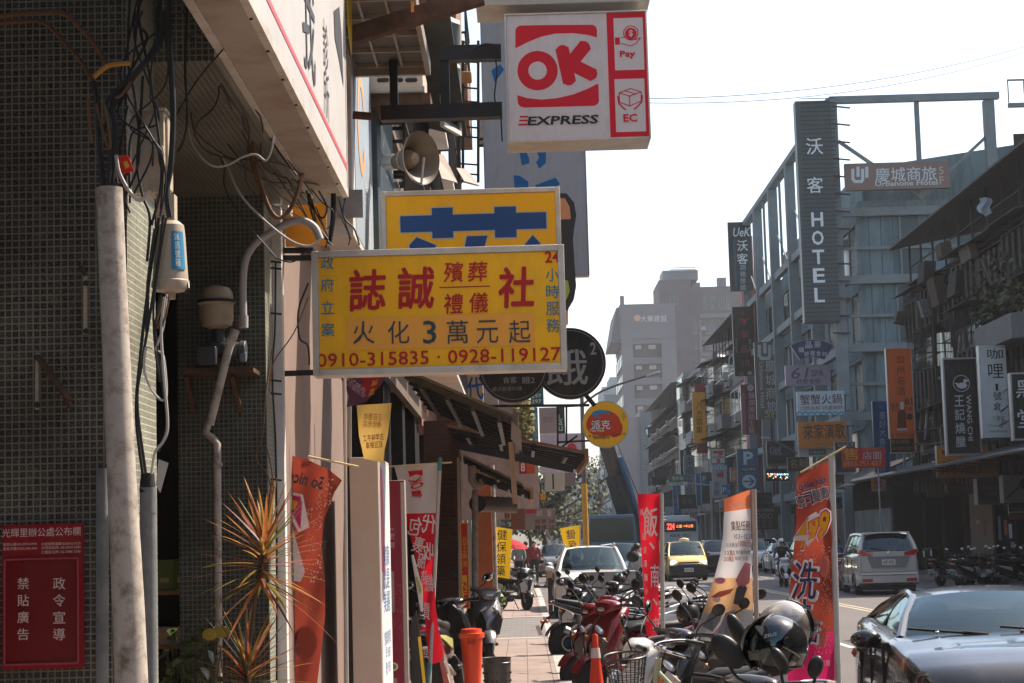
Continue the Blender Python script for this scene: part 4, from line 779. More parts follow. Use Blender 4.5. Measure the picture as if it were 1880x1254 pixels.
    if rack: 
        m = MB(BLACKP)
        for x in (-.1, 0, .1): m.tube([(x, -.75, .9), (x, -1.1, .93)], .008, 6)
        m.tube([(-.12, -.75, .9), (.12, -.75, .9)], .008, 6); m.tube([(-.12, -1.1, .93), (.12, -1.1, .93)], .008, 6); m.tube([(-.1, -.8, .9), (-.1, -.8, .8)], .008, 6); m.tube([(.1, -.8, .9), (.1, -.8, .8)], .008, 6); m.build('rack', t)
    if box: m = MB(BLACKP); m.box((0, -.92, 1.08), (.4, .36, .32)); m.build('top_box', t, bevel=.03); m = MB(PLATE); m.bx(-.17, -.13, -1.11, -1.1, .98, 1.18); m.bx(.13, .17, -1.11, -1.1, .98, 1.18); m.build('reflector_strip', t)
    t.scale = (big, big, big); return t
def place(t, x, y, heading, z=ROAD, lean=4):      # heading: degrees clockwise from the street direction
    t.location = (x, y, z); t.rotation_euler = (0, R(-lean), R(-heading)) if lean else (0, 0, R(-heading)); return t
def clone(src, label, x, y, hd, z=ROAD): c = copy_tree(src); c['label'] = label; return place(c, x, y, hd, z)
SBLK = paint('scooter_black', (.016, .016, .018), .22, .1); SRED = paint('scooter_red', (.17, .008, .012), .25, .1); SSIL = paint('scooter_silver', (.22, .22, .22), .35, .5); SWHT = paint('scooter_white', (.5, .5, .49), .3, 0); SGRY = paint('scooter_grey', (.09, .1, .1), .3, .3)
YGR = M('yellowgreen_panel', (.42, .42, .16), .35, coat=.5)
place(scooter('black and yellow-green scooter with a worn plate ending 53 on the left pavement', SBLK, YGR, 'MXK-053', REDL), -.86, 21.0, 12, 0)
place(scooter('silver grey scooter facing out beside the orange bin', SSIL, SBLK, 'NLX-2816'), -.62, 26.2, 172, 0)
place(scooter('dark scooter standing under the yellow pharmacy banner on the pavement', SBLK, SWHT, '', group='parked scooters'), -.3, 47, 150, 0, 6)
place(scooter('pale scooter parked by the kerb in front of the far walkers', SSIL, SBLK, ''), .35, 58, 120, 0)
place(scooter('red and black sport scooter with angular nose nearest the traffic cone', SRED, SBLK, '', big=1.08), 1.25, 21.6, 236)
place(scooter('red and grey scooter behind the angular nosed red one', SRED, SGRY, '', big=1.05), 1.35, 24.4, 232)
place(scooter('dark red scooter wedged between the two red ones', SRED, SBLK, ''), 1.1, 23.0, 238)
place(scooter('dark grey scooter with a smoked windscreen beside the red ones', SGRY, SBLK, ''), 1.6, 26.4, 238)
place(scooter('black scooter with a rear rack behind the red noodle flag', SBLK, SGRY, '', rack=True), 2.0, 23.6, 62)
place(scooter('black scooter with round mirrors left of the orange points flag', SBLK, SRED, ''), 2.3, 20.2, 225)
place(scooter('black scooter with a red mirror between the two tall flags', SBLK, SBLK, ''), 1.95, 17.6, 235)
place(scooter('white fronted scooter with a black seat in front of the points flag', SWHT, SBLK, ''), 1.25, 14.4, 285)
NEAR1 = place(scooter('black scooter with big dark mirrors in the near foreground', SBLK, SGRY, '', mirrors=False), 1.3, 10.7, 205)
NEAR2 = place(scooter('pink and white scooter under the price flag carrying the helmets', paint('scooter_pinkwhite', (.6, .42, .38), .3, 0), SBLK, '', mirrors=False), 1.34, 9.7, 186)
src = scooter('black scooter with a top box at the left end of the far right row', SBLK, SGRY, 'NQR-556', group='scooters parked before the dark tenement', box=True); place(src, 13.9, 62.5, 52)
s2 = scooter('black scooter second in the row before the tenement', SBLK, SWHT, 'MTD-810', group='scooters parked before the dark tenement'); place(s2, 14.35, 62.0, 48)
for i, (x, y, hd, w) in enumerate(((14.75, 62.1, 50, 'third'), (15.2, 61.7, 46, 'fourth'), (15.6, 61.6, 50, 'fifth'), (14.1, 60.0, 55, 'lower left, nearer'), (16.1, 61.2, 44, 'sixth'))): clone(s2, 'black scooter %s in the row before the tenement' % w, x, y, hd)
s3 = scooter('black scooter with a pale engine cover at the right end of the far row', SBLK, SWHT, '', group='scooters parked before the dark tenement', rack=True); place(s3, 15.3, 59.5, 75)
place(scooter('teal scooter cut by the right edge of the picture', paint('scooter_teal', (.04, .2, .22), .3, .1), SWHT, ''), 16.05, 60.0, 200)
for i, (x, y, hd, w) in enumerate(((1.1, 31.2, 236, 'third from the cone'), (1.3, 33.5, 232, 'with crossed mirrors before the grey cabinet'), (1.9, 35.5, 236, 'beside the blue helmet'))): clone(s2, 'black scooter %s' % w, x, y, hd)['group'] = 'parked scooters'
for i, (x, y, hd, l) in enumerate(((2.2, 25.2, 60, 'with its tail to the road by the red flag'), (2.35, 22.2, 240, 'right of the red noodle flag pole'), (2.1, 29.5, 236, 'behind the smoked windscreen one'), (1.5, 16.2, 228, 'just behind the green bicycle'))):
    c = clone(s2, 'black scooter '+l, x, y, hd); c['group'] = 'parked scooters'
def motorcycle(label, body, rimc):
    t = thing('motorcycle', label, 'motorcycle'); r = .3
    for y, nm in ((.70, 'front_wheel'), (-.66, 'rear_wheel')):
        m = MB(RUBBER); w_ = .065 if y < 0 else .055; m.lathe([(r*.66, -w_*.8), (r*.88, -w_), (r*.98, -w_*.6), (r*1.01, 0), (r*.98, w_*.6), (r*.88, w_), (r*.66, w_*.8)], (0, y, r), Matrix.Rotation(R(90), 3, 'Y'), 30); w = m.build(nm, t)
        m = MB(rimc); m.ring((0, y, r), r*.68, .014, 'x', 30, 6, flat=3.5); m.cyl((-.07, y, r), (.07, y, r), .05)
        for k in range(5):
            a = 2*math.pi*k/5
            for e in (-.12, .12): m.beam((0, y, r), (0, y+math.cos(a+e)*r*.68, r+math.sin(a+e)*r*.68), .025, .022, up=(1, 0, 0))
        m.build('rim', w); m = MB(GALV); m.ring((.08, y, r), r*.36, .012, 'x', 24, 4, flat=.3); m.build('brake_disc', w)
    m = MB(GALV)
    for sx in (-1, 1): m.cyl((sx*.1, .7, r), (sx*.1, .45, .92), .024)
    m.build('fork', t); m = MB(BLACKP)
    for sx in (-1, 1): m.beam((sx*.1, -.66, r), (sx*.1, -.12, .42), .05, .08)
    m.build('swingarm', t); m = MB(M('engine_alloy', (.12, .12, .12), .45, .6)); m.box((0, .1, .42), (.3, .42, .34)); m.box((0, .2, .62), (.22, .24, .2), (.3, 0, 0))
    for k in range(5): m.box((0, .22+k*.01, .55+k*.035), (.27, .28, .012), (.3, 0, 0))
    m.build('engine', t, bevel=.03); m = MB(body); m.loft([sell(0, -.12, .76, .1, .08), sell(0, .05, .82, .16, .12), sell(0, .28, .86, .17, .12), sell(0, .42, .82, .1, .08)]); m.build('tank', t, smooth=60)
    m = MB(SEATV); m.loft([sell(0, .0, .76, .11, .04), sell(0, -.3, .77, .14, .05), sell(0, -.5, .86, .12, .05), sell(0, -.82, .93, .06, .025)]); m.build('seat', t, smooth=60)
    m = MB(body); m.loft([sell(0, -.2, .68, .1, .06), sell(0, -.55, .78, .12, .06), sell(0, -.88, .90, .05, .03)]); m.build('tail', t, smooth=60); m = MB(REDL); m.ell((0, -.9, .89), (.06, .03, .03)); m.build('tail_light', t)
    m = MB(BLACKP); m.grid(lambda u, v: Vector(((u-.5)*.15, -.66+math.cos(R(70+90*v))*(r+.05), r+math.sin(R(70+90*v))*(r+.05))), 3, 8); m.grid(lambda u, v: Vector(((u-.5)*.15, -.66+math.cos(R(70+90*v))*(r+.035), r+math.sin(R(70+90*v))*(r+.035))), 3, 8); m.tube([(0, -.8, .8), (0, -1.02, .6), (0, -1.06, .5)], .018, 6); m.build('mudguard', t)
    m = MB(PLATE); m.box((0, -1.085, .5), (.25, .006, .15), (.35, 0, 0)); m.build('number_plate', t); 
    for sx in (-1, 1): m = MB(AMBER); m.ell((sx*.16, -1.0, .62), (.04, .03, .03)); m.mat(BLACKP).tube([(0, -1.0, .62), (sx*.13, -1.0, .62)], .008, 6); m.build('indicator', t)
    m = MB(BLACKP); m.tube(spline([(-.38, .26, 1.02), (-.2, .38, 1.06), (0, .44, .98), (.2, .38, 1.06), (.38, .26, 1.02)], 4), .014, 8); m.ell((0, .56, .88), (.13, .1, .12)); m.build('handlebar', t); m = MB(LAMPG); m.ell((0, .62, .87), (.1, .05, .09)); m.build('headlight', t)
    for sx in (-1, 1): mirror(t, sx, 1.24, .36, .28)
    m = MB(GALV); m.tube([(.12, .25, .3), (.14, -.1, .26), (.16, -.4, .34), (.18, -.75, .5)], [.025, .03, .055, .055], 10); m.build('exhaust', t); return t
place(motorcycle('naked motorcycle with blue rimmed rear wheel turned to the pavement', paint('scooter_black', (.016, .016, .018)), M('rim_blue', (.02, .07, .16), .3, .5, var=0)), 1.25, 28.0, 78)
# ---- pale green bicycle with wire basket
bk = thing('bicycle', 'pale green city bicycle with a black wire front basket', 'bicycle'); BG = paint('bike_green', (.42, .45, .30), .35, 0); r = .33
for y, nm in ((.55, 'front_wheel'), (-.55, 'rear_wheel')):
    m = MB(RUBBER); m.ring((0, y, r), r-.02, .019, 'x', 40, 8); w = m.build(nm, bk); m = MB(CHROME); m.ring((0, y, r), r-.045, .012, 'x', 40, 6); m.cyl((-.04, y, r), (.04, y, r), .025)
    for k in range(28): a = 2*math.pi*k/28; m.tube([((-1)**k*.03, y+.02*math.cos(a+1.3), r+.02*math.sin(a+1.3)), (0, y+math.cos(a)*(r-.05), r+math.sin(a)*(r-.05))], .0016, 4)
    m.build('spokes', w); m = MB(CHROME); m.ring((0, y, r), r+.03, .02, 'x', 30, 6, 20 if y > 0 else 30, 160 if y > 0 else 200); m.build('mudguard', bk)
m = MB(BG); m.tube(spline([(0, .40, .78), (0, .30, .62), (0, .05, .36), (0, -.12, .28)], 6), .02, 10); m.tube(spline([(0, .38, .86), (0, .2, .68), (0, -.1, .48), (0, -.22, .46)], 6), .016, 10); m.tube([(0, -.12, .28), (0, -.27, .72)], .018, 10); m.tube([(0, .42, .66), (0, .37, .95)], .022, 10)
for sx in (-1, 1): m.tube([(sx*.02, -.12, .28), (sx*.07, -.55, r)], .01, 8); m.tube([(sx*.02, -.25, .66), (sx*.07, -.55, r)], .009, 8); m.tube([(sx*.05, .42, .66), (sx*.06, .55, r)], .012, 8)
m.build('frame', bk); m = MB(SEATV); m.loft([sell(0, -.16, .80, .04, .025), sell(0, -.26, .82, .07, .035), sell(0, -.38, .83, .11, .04)]); m.build('saddle', bk, smooth=60)
m = MB(CHROME); m.tube(spline([(-.29, .12, 1.0), (-.25, .24, 1.03), (-.1, .37, 1.04), (.1, .37, 1.04), (.25, .24, 1.03), (.29, .12, 1.0)], 5), .011, 8); m.tube([(0, .37, .93), (0, .35, 1.04)], .014, 8); hb = m.build('handlebar', bk); m = MB(BLACKP)
for sx in (-1, 1): m.tube([(sx*.255, .22, 1.025), (sx*.29, .10, .995)], .017, 8); m.tube([(sx*.22, .30, 1.02), (sx*.27, .16, .985)], .006, 5)
m.build('grip', hb); m = MB(BLACKP); bx_ = lambda u, z: Vector((math.cos(u)*(.13+.05*z), .60+math.sin(u)*(.10+.045*z), .70+z*.27))
for k in range(26): m.tube([bx_(2*math.pi*k/26, 0), bx_(2*math.pi*k/26, 1)], .0025, 4)
for z in (0, .12, .24, .36, .48, .6, .72, .84, 1): m.tube([bx_(2*math.pi*k/26, z) for k in range(27)], .0025 if z < 1 else .008, 5)
for k in range(-4, 5): m.tube([(k*.03, .5, .7), (k*.03, .7, .7)], .0025, 4)
m.build('basket', bk); m = MB(GALV); m.cyl((-.06, -.12, .28), (.06, -.12, .28), .03); m.tube([(.06, -.12, .28), (.08, .02, .20)], .01, 6); m.tube([(-.06, -.12, .28), (-.08, -.26, .36)], .01, 6); m.build('crank', bk)
m = MB(AMBER); m.ell((0, .36, .8), (.03, .02, .03)); m.build('reflector', bk)
place(bk, 1.28, 13.2, 284, ROAD, 6)
# ================================================================ left foreground: tiled corner building
def tile_mat(name, axes, tile=(.018, .021, .024), tile2=(.055, .058, .052), grout=(.2, .185, .14), p=.0297):
    m, N, L, b = nodes_mat(name, .35); tc = N.new('ShaderNodeTexCoord'); sp = N.new('ShaderNodeSeparateXYZ'); L.new(tc.outputs['Object'], sp.inputs[0])
    cb = N.new('ShaderNodeCombineXYZ'); L.new(sp.outputs['XYZ'.index(axes[0].upper())], cb.inputs[0]); L.new(sp.outputs['XYZ'.index(axes[1].upper())], cb.inputs[1])
    br = N.new('ShaderNodeTexBrick'); br.offset = 0; br.inputs['Scale'].default_value = 1; br.inputs['Brick Width'].default_value = p; br.inputs['Row Height'].default_value = p; br.inputs['Mortar Size'].default_value = .0036; br.inputs['Mortar Smooth'].default_value = .3
    for i, c in ((1, tile), (2, tile2), (3, grout)): br.inputs[i].default_value = (*c, 1)
    L.new(cb.outputs[0], br.inputs[0])
    vo = N.new('ShaderNodeTexNoise'); vo.inputs['Scale'].default_value = 150; vo.inputs['Detail'].default_value = 1; L.new(tc.outputs['Object'], vo.inputs[0])
    r = N.new('ShaderNodeMapRange'); r.inputs[1].default_value = .56; r.inputs[2].default_value = .60; r.inputs[3].default_value = 0; r.inputs[4].default_value = .55; L.new(vo.outputs[0], r.inputs[0])
    mx = N.new('ShaderNodeMix'); mx.data_type = 'RGBA'; L.new(r.outputs[0], mx.inputs[0]); L.new(br.outputs[0], mx.inputs[6]); mx.inputs[7].default_value = (*grout, 1)
    nz = N.new('ShaderNodeTexNoise'); nz.inputs['Scale'].default_value = 2.2; nz.inputs['Detail'].default_value = 8; L.new(tc.outputs['Object'], nz.inputs[0])
    mr = N.new('ShaderNodeMapRange'); mr.inputs[1].default_value = .3; mr.inputs[2].default_value = .7; mr.inputs[3].default_value = .65; mr.inputs[4].default_value = 1.25; L.new(nz.outputs[0], mr.inputs[0])
    mu = N.new('ShaderNodeMix'); mu.data_type = 'RGBA'; mu.blend_type = 'MULTIPLY'; mu.inputs[0].default_value = 1; L.new(mx.outputs[2], mu.inputs[6]); L.new(mr.outputs[0], mu.inputs[7]); L.new(mu.outputs[2], b.inputs[0])
    bp = N.new('ShaderNodeBump'); bp.inputs['Strength'].default_value = .6; bp.inputs['Distance'].default_value = .003; bp.invert = True; L.new(br.outputs[1], bp.inputs['Height']); L.new(bp.outputs[0], b.inputs['Normal']); return m
TXZ = tile_mat('tile_front', 'xz'); TYZ = tile_mat('tile_side_sunlit', 'yz', (.10, .125, .10), (.14, .16, .12), (.36, .34, .27)); TXY = tile_mat('tile_soffit', 'xy')  # side tiles are a paler copy of the front, sunlight put into the colour
TXZ2 = tile_mat('tile_front_far', 'xz', (.02, .024, .024), (.05, .056, .048), (.15, .15, .115))
RUST = M('rusty_iron', (.10, .055, .035), .8, .3, var=.4, scale=12, dirt=.5, dscale=8, dcol=(.03, .02, .015)); PVC = M('old_pvc', (.42, .38, .33), .5, var=.12, scale=6, dirt=.85, dscale=11, dcol=(.11, .08, .055)); PVCG = M('grey_pvc', (.13, .14, .145), .5, var=.2, scale=5, dirt=.5, dscale=6, dcol=(.3, .29, .27)); CREAMP = M('cream_paint', (.42, .36, .28), .5, var=.1, dirt=.5, dscale=7, dcol=(.14, .08, .04))
def slab(mb, x0, x1, y0, y1, z0, z1, mf, ms, mu):
    v = [Vector((x, y, z)) for z in (z0, z1) for y in (y0, y1) for x in (x0, x1)]
    mb.mat(mf).poly([v[0], v[1], v[5], v[4]]); mb.mat(ms).poly([v[1], v[3], v[7], v[5]]); mb.mat(mf).poly([v[3], v[2], v[6], v[7]]); mb.mat(ms).poly([v[2], v[0], v[4], v[6]]); mb.mat(mu).poly([v[0], v[2], v[3], v[1]]); mb.mat(mf).poly([v[4], v[5], v[7], v[6]])
cb = thing('tiled_building', 'dark mosaic tiled corner building filling the left edge', 'building', (-3, 10, 0))
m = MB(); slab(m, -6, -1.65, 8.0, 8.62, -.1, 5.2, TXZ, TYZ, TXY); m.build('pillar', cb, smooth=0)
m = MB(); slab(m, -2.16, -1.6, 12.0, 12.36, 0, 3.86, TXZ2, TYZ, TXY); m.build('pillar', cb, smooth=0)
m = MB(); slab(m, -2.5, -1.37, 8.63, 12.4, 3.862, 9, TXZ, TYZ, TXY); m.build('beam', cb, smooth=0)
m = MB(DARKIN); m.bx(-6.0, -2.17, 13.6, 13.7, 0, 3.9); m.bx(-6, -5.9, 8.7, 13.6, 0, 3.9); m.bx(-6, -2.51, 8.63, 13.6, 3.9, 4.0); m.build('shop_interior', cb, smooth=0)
# pink walled house front: closed panel wall to the ground
w = MB(M('pink_panel', (.2, .148, .125), .7, var=.14, scale=1.2, dirt=.3, dscale=1.5, dcol=(.13, .09, .07)))
hb_ = [o for o in bpy.data.objects if o.get('label', '').startswith('pink walled')][0]
w.bx(-1.75, -1.598, 12.72, 15.0, -.02, 3.99); w.bx(-1.75, -1.60, 15.02, 17.15, -.02, 3.99); w.build('panel_wall', hb_, smooth=0)
m = MB(WHITEM); m.bx(-1.62, -1.54, 12.37, 12.47, 0, 3.85); m.bx(-1.62, -1.575, 12.48, 12.7, 0, 3.85); m.build('door_frame', cb, smooth=0)
# shelf of goods in the dark opening
sh = thing('display_shelf', 'shelf of packaged goods in the dark gap between the tiled pillars', 'shelf', (-2.5, 12.75, 0)); m = MB(M('shelf_wood', (.3, .15, .06), .6)); m.bx(-3, -2.18, 12.6, 12.95, 1.33, 1.36); m.bx(-3, -2.18, 12.6, 12.95, .98, 1.0); m.bx(-3, -2.97, 12.6, 12.95, 0, 1.9); m.build('boards', sh, smooth=0); m = MB(DARKIN); m.bx(-3, -2.18, 12.96, 12.99, 0, 2.6); m.build('back', sh, smooth=0)
for i, (x0, x1, z0, z1, c) in enumerate(((-2.42, -2.31, 1.362, 1.56, (.14, .20, .04)), (-2.305, -2.19, 1.362, 1.56, (.10, .18, .03)), (-2.45, -2.19, 1.002, 1.12, (.42, .3, .28)))):
    m = MB(M('carton_%d' % i, c, .5, var=.15)); m.bx(x0, x1, 12.62, 12.8, z0, z1); m.mat(M('carton_mark', (.45, .4, .15), .5)).bx(x0+.02, x1-.03, 12.615, 12.621, z0+.05, z0+.08); o = m.build('carton', None, smooth=0); tag(o, ['dark green carton at the left of the top shelf', 'dark green carton with a round pattern beside the other green one', 'flat pinkish carton on the lower shelf'][i], 'box', 'cartons on the shelf')
# ---- leaning white pole, pipes, meter box, cable closure
def px(lst, Y): return [at(a, b, Y) for a, b in lst]
o = MB(PVC); o.tube(px([(200, 346), (213, 640), (222, 850), (236, 1120), (243, 1300)], 7.55), [.054, .055, .057, .063, .066], 24); o.cyl(at(200, 346, 7.55), at(200, 345, 7.55), .05); o = tag(o.build('pole'), 'leaning white plastic cable pole with peeling paint and dark stains', 'pole')
o = MB(PVCG); o.tube(px([(188, 860), (188, 1300)], 7.82), .026, 16); tag(o.build('pipe'), 'dull grey pipe against the tiles left of the leaning white pole', 'pipe')
t = thing('cable_duct', 'grey upright cable duct with a black sleeve right of the leaning white pole', 'pipe', at(272, 1300, 7.9)); m = MB(PVCG); m.tube(px([(272, 895), (274, 1300)], 7.9), .035, 20); 
for y in (940, 1228): m.tube(px([(272, y), (272, y+3)], 7.9), .037, 20)
m.build('duct', t); m = MB(RUBBER); m.tube(px([(271, 868), (271, 904)], 7.9), [.028, .035], 16); m.build('sleeve', t); m = MB(GALV); m.prism(px([(291, 843), (309, 850), (294, 905), (286, 890)], 7.86), (.0, .004, 0)); m.build('tag_plate', t, smooth=0)
t = thing('electric_box', 'rusty cream electric meter box hanging above the white pole', 'electric box', at(275, 355, 7.95)); m = MB(CREAMP); a = at(241, 205, 7.9); b = at(302, 352, 7.9); m.bx(a.x, b.x, 7.9, 8.05, b.z, a.z); m.bx(a.x-.01, b.x+.01, 7.89, 8.06, a.z, a.z+.012); m.bx(b.x, b.x+.012, 7.93, 8.04, b.z+.02, a.z-.02); a = at(276, 270, 7.9); m.bx(a.x, b.x, 7.885, 7.9, a.z-.03, a.z); m.build('case', t, bevel=.004)
m = MB(BLACKP); m.tube(px([(280, 305), (281, 272), (290, 270), (294, 303)], 7.87), .004, 6); m.build('hasp', t)
m = MB(CREAMP); a = at(262, 355, 7.92); b = at(318, 420, 7.92); m.bx(a.x+.05, b.x, 7.95, 8.02, b.z, a.z); m.build('lower_case', t, smooth=0)
t = thing('cable_closure', 'beige domed cable splice closure with a blue label', 'cable closure', at(313, 545, 7.85)); c = at(313, 520, 7.85); k = 1/ppm(7.85)
m = MB(M('closure_plastic', (.36, .31, .25), .5, var=.08, dirt=.25, dscale=6, dcol=(.15, .11, .08))); m.lathe([(.0, 118*k), (17*k, 116*k), (26*k, 108*k), (28*k, 90*k), (33*k, 5*k), (35*k, 3*k), (35*k, -8*k), (32*k, -14*k), (10*k, -18*k), (9*k, -30*k)], c, n=28); m.build('dome', t); m = MB(M('label_blue', (.03, .2, .36), .5)); f = lambda u, v: c+Vector((math.sin(u)*(28+5*(1-v))*k*1.012, -math.cos(u)*(28+5*(1-v))*k*1.012, (22+72*v)*k)); m.grid(lambda u, v: f(.25+.9*u, v), 8, 3); m.build('blue_label', t); m = MB(M('ink_white_small', (.6, .6, .58), .5, var=0)); m.text('58.\n訊\n號\n箱', lambda a, b: f(.62+a*.4, .5+b*.85)+Vector((.001, -.003, 0)), .01); m.build('lettering', t, smooth=0)
m = MB(BLACKP); m.tube([c+Vector((34*k, -8*k, -2*k)), c+Vector((36*k, -14*k, -12*k)), c+Vector((30*k, -16*k, -20*k))], .005, 6); m.build('clip', t)
# cables
def cables(lab, lst, mat, grp='loose cables on the tiled corner', name='cable'):
    m = MB(mat)
    for pts, Y, r in lst: m.tube(spline(px(pts, Y) if not isinstance(Y, (list, tuple)) else [at(a, b, y) for (a, b), y in zip(pts, Y)], 6), r, 7)
    return tag(m.build(name), lab, 'cable', grp)
cables('thick black cable dropping past the meter box', [([(308, -20), (312, 90), (318, 200), (314, 300), (306, 350), (312, 400)], 7.75, .013)], CABLE)
cables('black cable looping in front of the meter box', [([(262, 140), (258, 220), (252, 300), (262, 360), (275, 400), (270, 480)], 7.8, .006)], CABLE)
cables('black cable tail hanging from the beam', [([(345, -10), (340, 120), (344, 210), (338, 255), (325, 280)], 8.3, .006)], CABLE)
cables('thin black cable crossing from the closure to the beam', [([(322, 215), (360, 150), (410, 90)], 8.4, .004)], CABLE)
cables('bundle of black wires running down beside the closure', [([(292, 400), (280, 470), (268, 560), (258, 650), (250, 760), (262, 870)], 7.8, .007), ([(300, 395), (290, 480), (275, 580), (262, 660), (252, 740), (268, 870)], 7.76, .006), ([(285, 420), (272, 520), (270, 600), (268, 610)], 7.78, .008), ([(305, 400), (294, 470), (282, 560), (285, 640), (294, 700)], 7.74, .005), ([(296, 540), (285, 600), (292, 660), (300, 720), (306, 780), (290, 830)], 7.72, .005)], CABLE)
cables('pale looped cables beside the grey duct', [([(306, 540), (300, 600), (287, 640), (300, 655), (306, 720), (298, 735), (278, 715), (265, 680), (268, 640), (280, 640)], 7.72, .005), ([(302, 545), (296, 610), (302, 700), (308, 780), (300, 810), (285, 830), (278, 870)], 7.7, .006)], CABLEG)
cables('brown wires spilling out below the closure', [([(300, 545), (292, 575), (284, 600)], 7.74, .005), ([(306, 545), (298, 580), (288, 604)], 7.72, .005), ([(311, 545), (304, 580), (296, 604)], 7.70, .004)], CABLEB)
cables('taped black cable bundle above the white pole', [([(190, 345), (182, 260), (178, 180), (170, 150)], 7.7, .012), ([(205, 340), (212, 250), (208, 190), (245, 140), (292, 80), (300, 20)], 7.7, .014), ([(200, 340), (202, 240), (196, 190), (230, 150), (280, 105)], 7.66, .009), ([(190, 250), (205, 190), (240, 130), (270, 70), (250, 40), (262, -10)], 7.72, .006), ([(292, 78), (286, 30), (296, -10)], 7.7, .010), ([(255, 110), (246, 60), (262, 20)], 7.7, .005)], CABLE)
cables('orange brown wires inside the taped bundle', [([(190, 190), (200, 240), (200, 275), (186, 230), (176, 190)], 7.65, .006), ([(162, 180), (164, 225), (168, 258)], 7.65, .008), ([(212, 180), (225, 172), (240, 150)], 7.66, .006)], CABLEB)
cables('grey curved wire from the red tape to the meter box', [([(213, 285), (220, 320), (240, 355), (258, 368), (275, 350)], 7.68, .008)], CABLEG)
cables('brown conduit bending down across the tiles, upper one', [([(-20, 34), (50, 24), (116, 25), (150, 55), (180, 90), (198, 128)], 7.92, .011)], CABLEB, 'wall conduits'); cables('brown conduit bending down across the tiles, lower one', [([(-20, 45), (40, 39), (80, 42), (120, 80), (150, 115), (178, 165)], 7.94, .010)], CABLEB, 'wall conduits')
m = MB(M('yellow_sleeve', (.42, .2, .03), .5, var=.2)); m.tube(spline(px([(172, 142), (188, 128), (205, 119), (240, 116)], 7.6), 5), .010, 10); tag(m.build('insulation_sleeve'), 'short yellow insulation sleeve around the taped cables', 'cable sleeve')
t = thing('lucky_charm', 'small red and gold paper charm tied to the cables', 'charm', at(231, 318, 7.6)); m = MB(M('charm_red', (.6, .02, .012), .5)); m.prism(px([(217, 287), (235, 285), (246, 314), (226, 319)], 7.6), (0, .006, 0)); m.build('paper', t, smooth=0); m = MB(M('charm_gold', (.6, .35, .04), .4)); m.prism(px([(226, 297), (233, 295), (238, 306), (230, 310)], 7.598), (0, .002, 0)); m.build('emblem', t, smooth=0)
rt = random.Random(21); L1 = []
for i in range(9):
    a = (rt.uniform(236, 330), rt.uniform(-20, 60)); L1.append(([a, (a[0]+rt.uniform(-40, 10), a[1]+rt.uniform(50, 120)), (rt.uniform(195, 300), rt.uniform(130, 230)), (rt.uniform(200, 300), rt.uniform(200, 330)), (rt.uniform(180, 310), rt.uniform(330, 440))], 7.8+rt.uniform(-.08, .06), rt.uniform(.003, .007)))
cables('tangle of thin black wires between the pole top and the meter box', L1, CABLE)
L1 = [([(330+rt.uniform(0, 80), rt.uniform(-10, 80)), (340+rt.uniform(0, 90), rt.uniform(90, 180)), (360+rt.uniform(0, 130), rt.uniform(180, 290)), (430+rt.uniform(0, 110), rt.uniform(260, 350)), (530+rt.uniform(0, 60), rt.uniform(330, 430))], [8.6, 9.2, 10, 11, 12.1], rt.uniform(.003, .006)) for i in range(10)]
cables('thin wires slung along the tiled soffit behind the billboard', L1, CABLE)
# wire runs below the billboard
cables('white cable sagging from the beam over to the yellow sign', [([(345, 235), (352, 262), (372, 292), (395, 306), (420, 302), (446, 288), (470, 284), (488, 295), (498, 275), (502, 250)], 9.5, .006), ([(350, 195), (385, 255), (415, 300), (440, 355), (480, 400), (530, 440), (565, 452), (590, 440)], 10.5, .007)], CABLEG)
cables('grey twin pipe bending under the billboard towards the sign', [([(425, 110), (440, 160), (452, 230), (463, 300), (480, 350), (498, 390), (512, 400), (530, 388), (548, 350), (556, 318)], 10.5, .012), ([(432, 112), (447, 170), (460, 240), (472, 310), (490, 370), (505, 396), (520, 398), (540, 372), (553, 322)], 10.4, .009)], CABLEB)
cables('thin black wire across the soffit tiles', [([(360, 60), (368, 170), (382, 250), (410, 300), (413, 345), (445, 400), (500, 465), (510, 475), (540, 480), (570, 450)], 10.8, .004), ([(440, 130), (448, 180), (480, 230), (520, 290), (545, 322)], 10.6, .005)], CABLE)
cables('tangle of black wires hanging under the end of the billboard', [([(556, 320), (565, 350), (580, 390), (600, 430), (598, 455)], 12.3, .005), ([(558, 330), (572, 380), (592, 400), (600, 380), (585, 350)], 12.2, .006), ([(565, 340), (585, 420), (610, 450)], 12.3, .005), ([(560, 335), (575, 400), (602, 440)], 12.25, .007), ([(570, 345), (590, 370), (612, 390), (600, 420), (580, 380)], 12.2, .004), ([(622, 360), (632, 400), (650, 420), (660, 450)], 12.6, .006), ([(612, 370), (640, 430), (640, 450)], 12.6, .004), ([(640, 345), (630, 390), (645, 440)], 12.6, .004)], CABLE)
m = MB(CABLE); m.tube(px([(612, 345), (612, 400), (605, 448)], 12.4), [.018, .018, .014], 12); tag(m.build('conduit'), 'thick dark conduit dropping onto the yellow funeral sign', 'pipe')
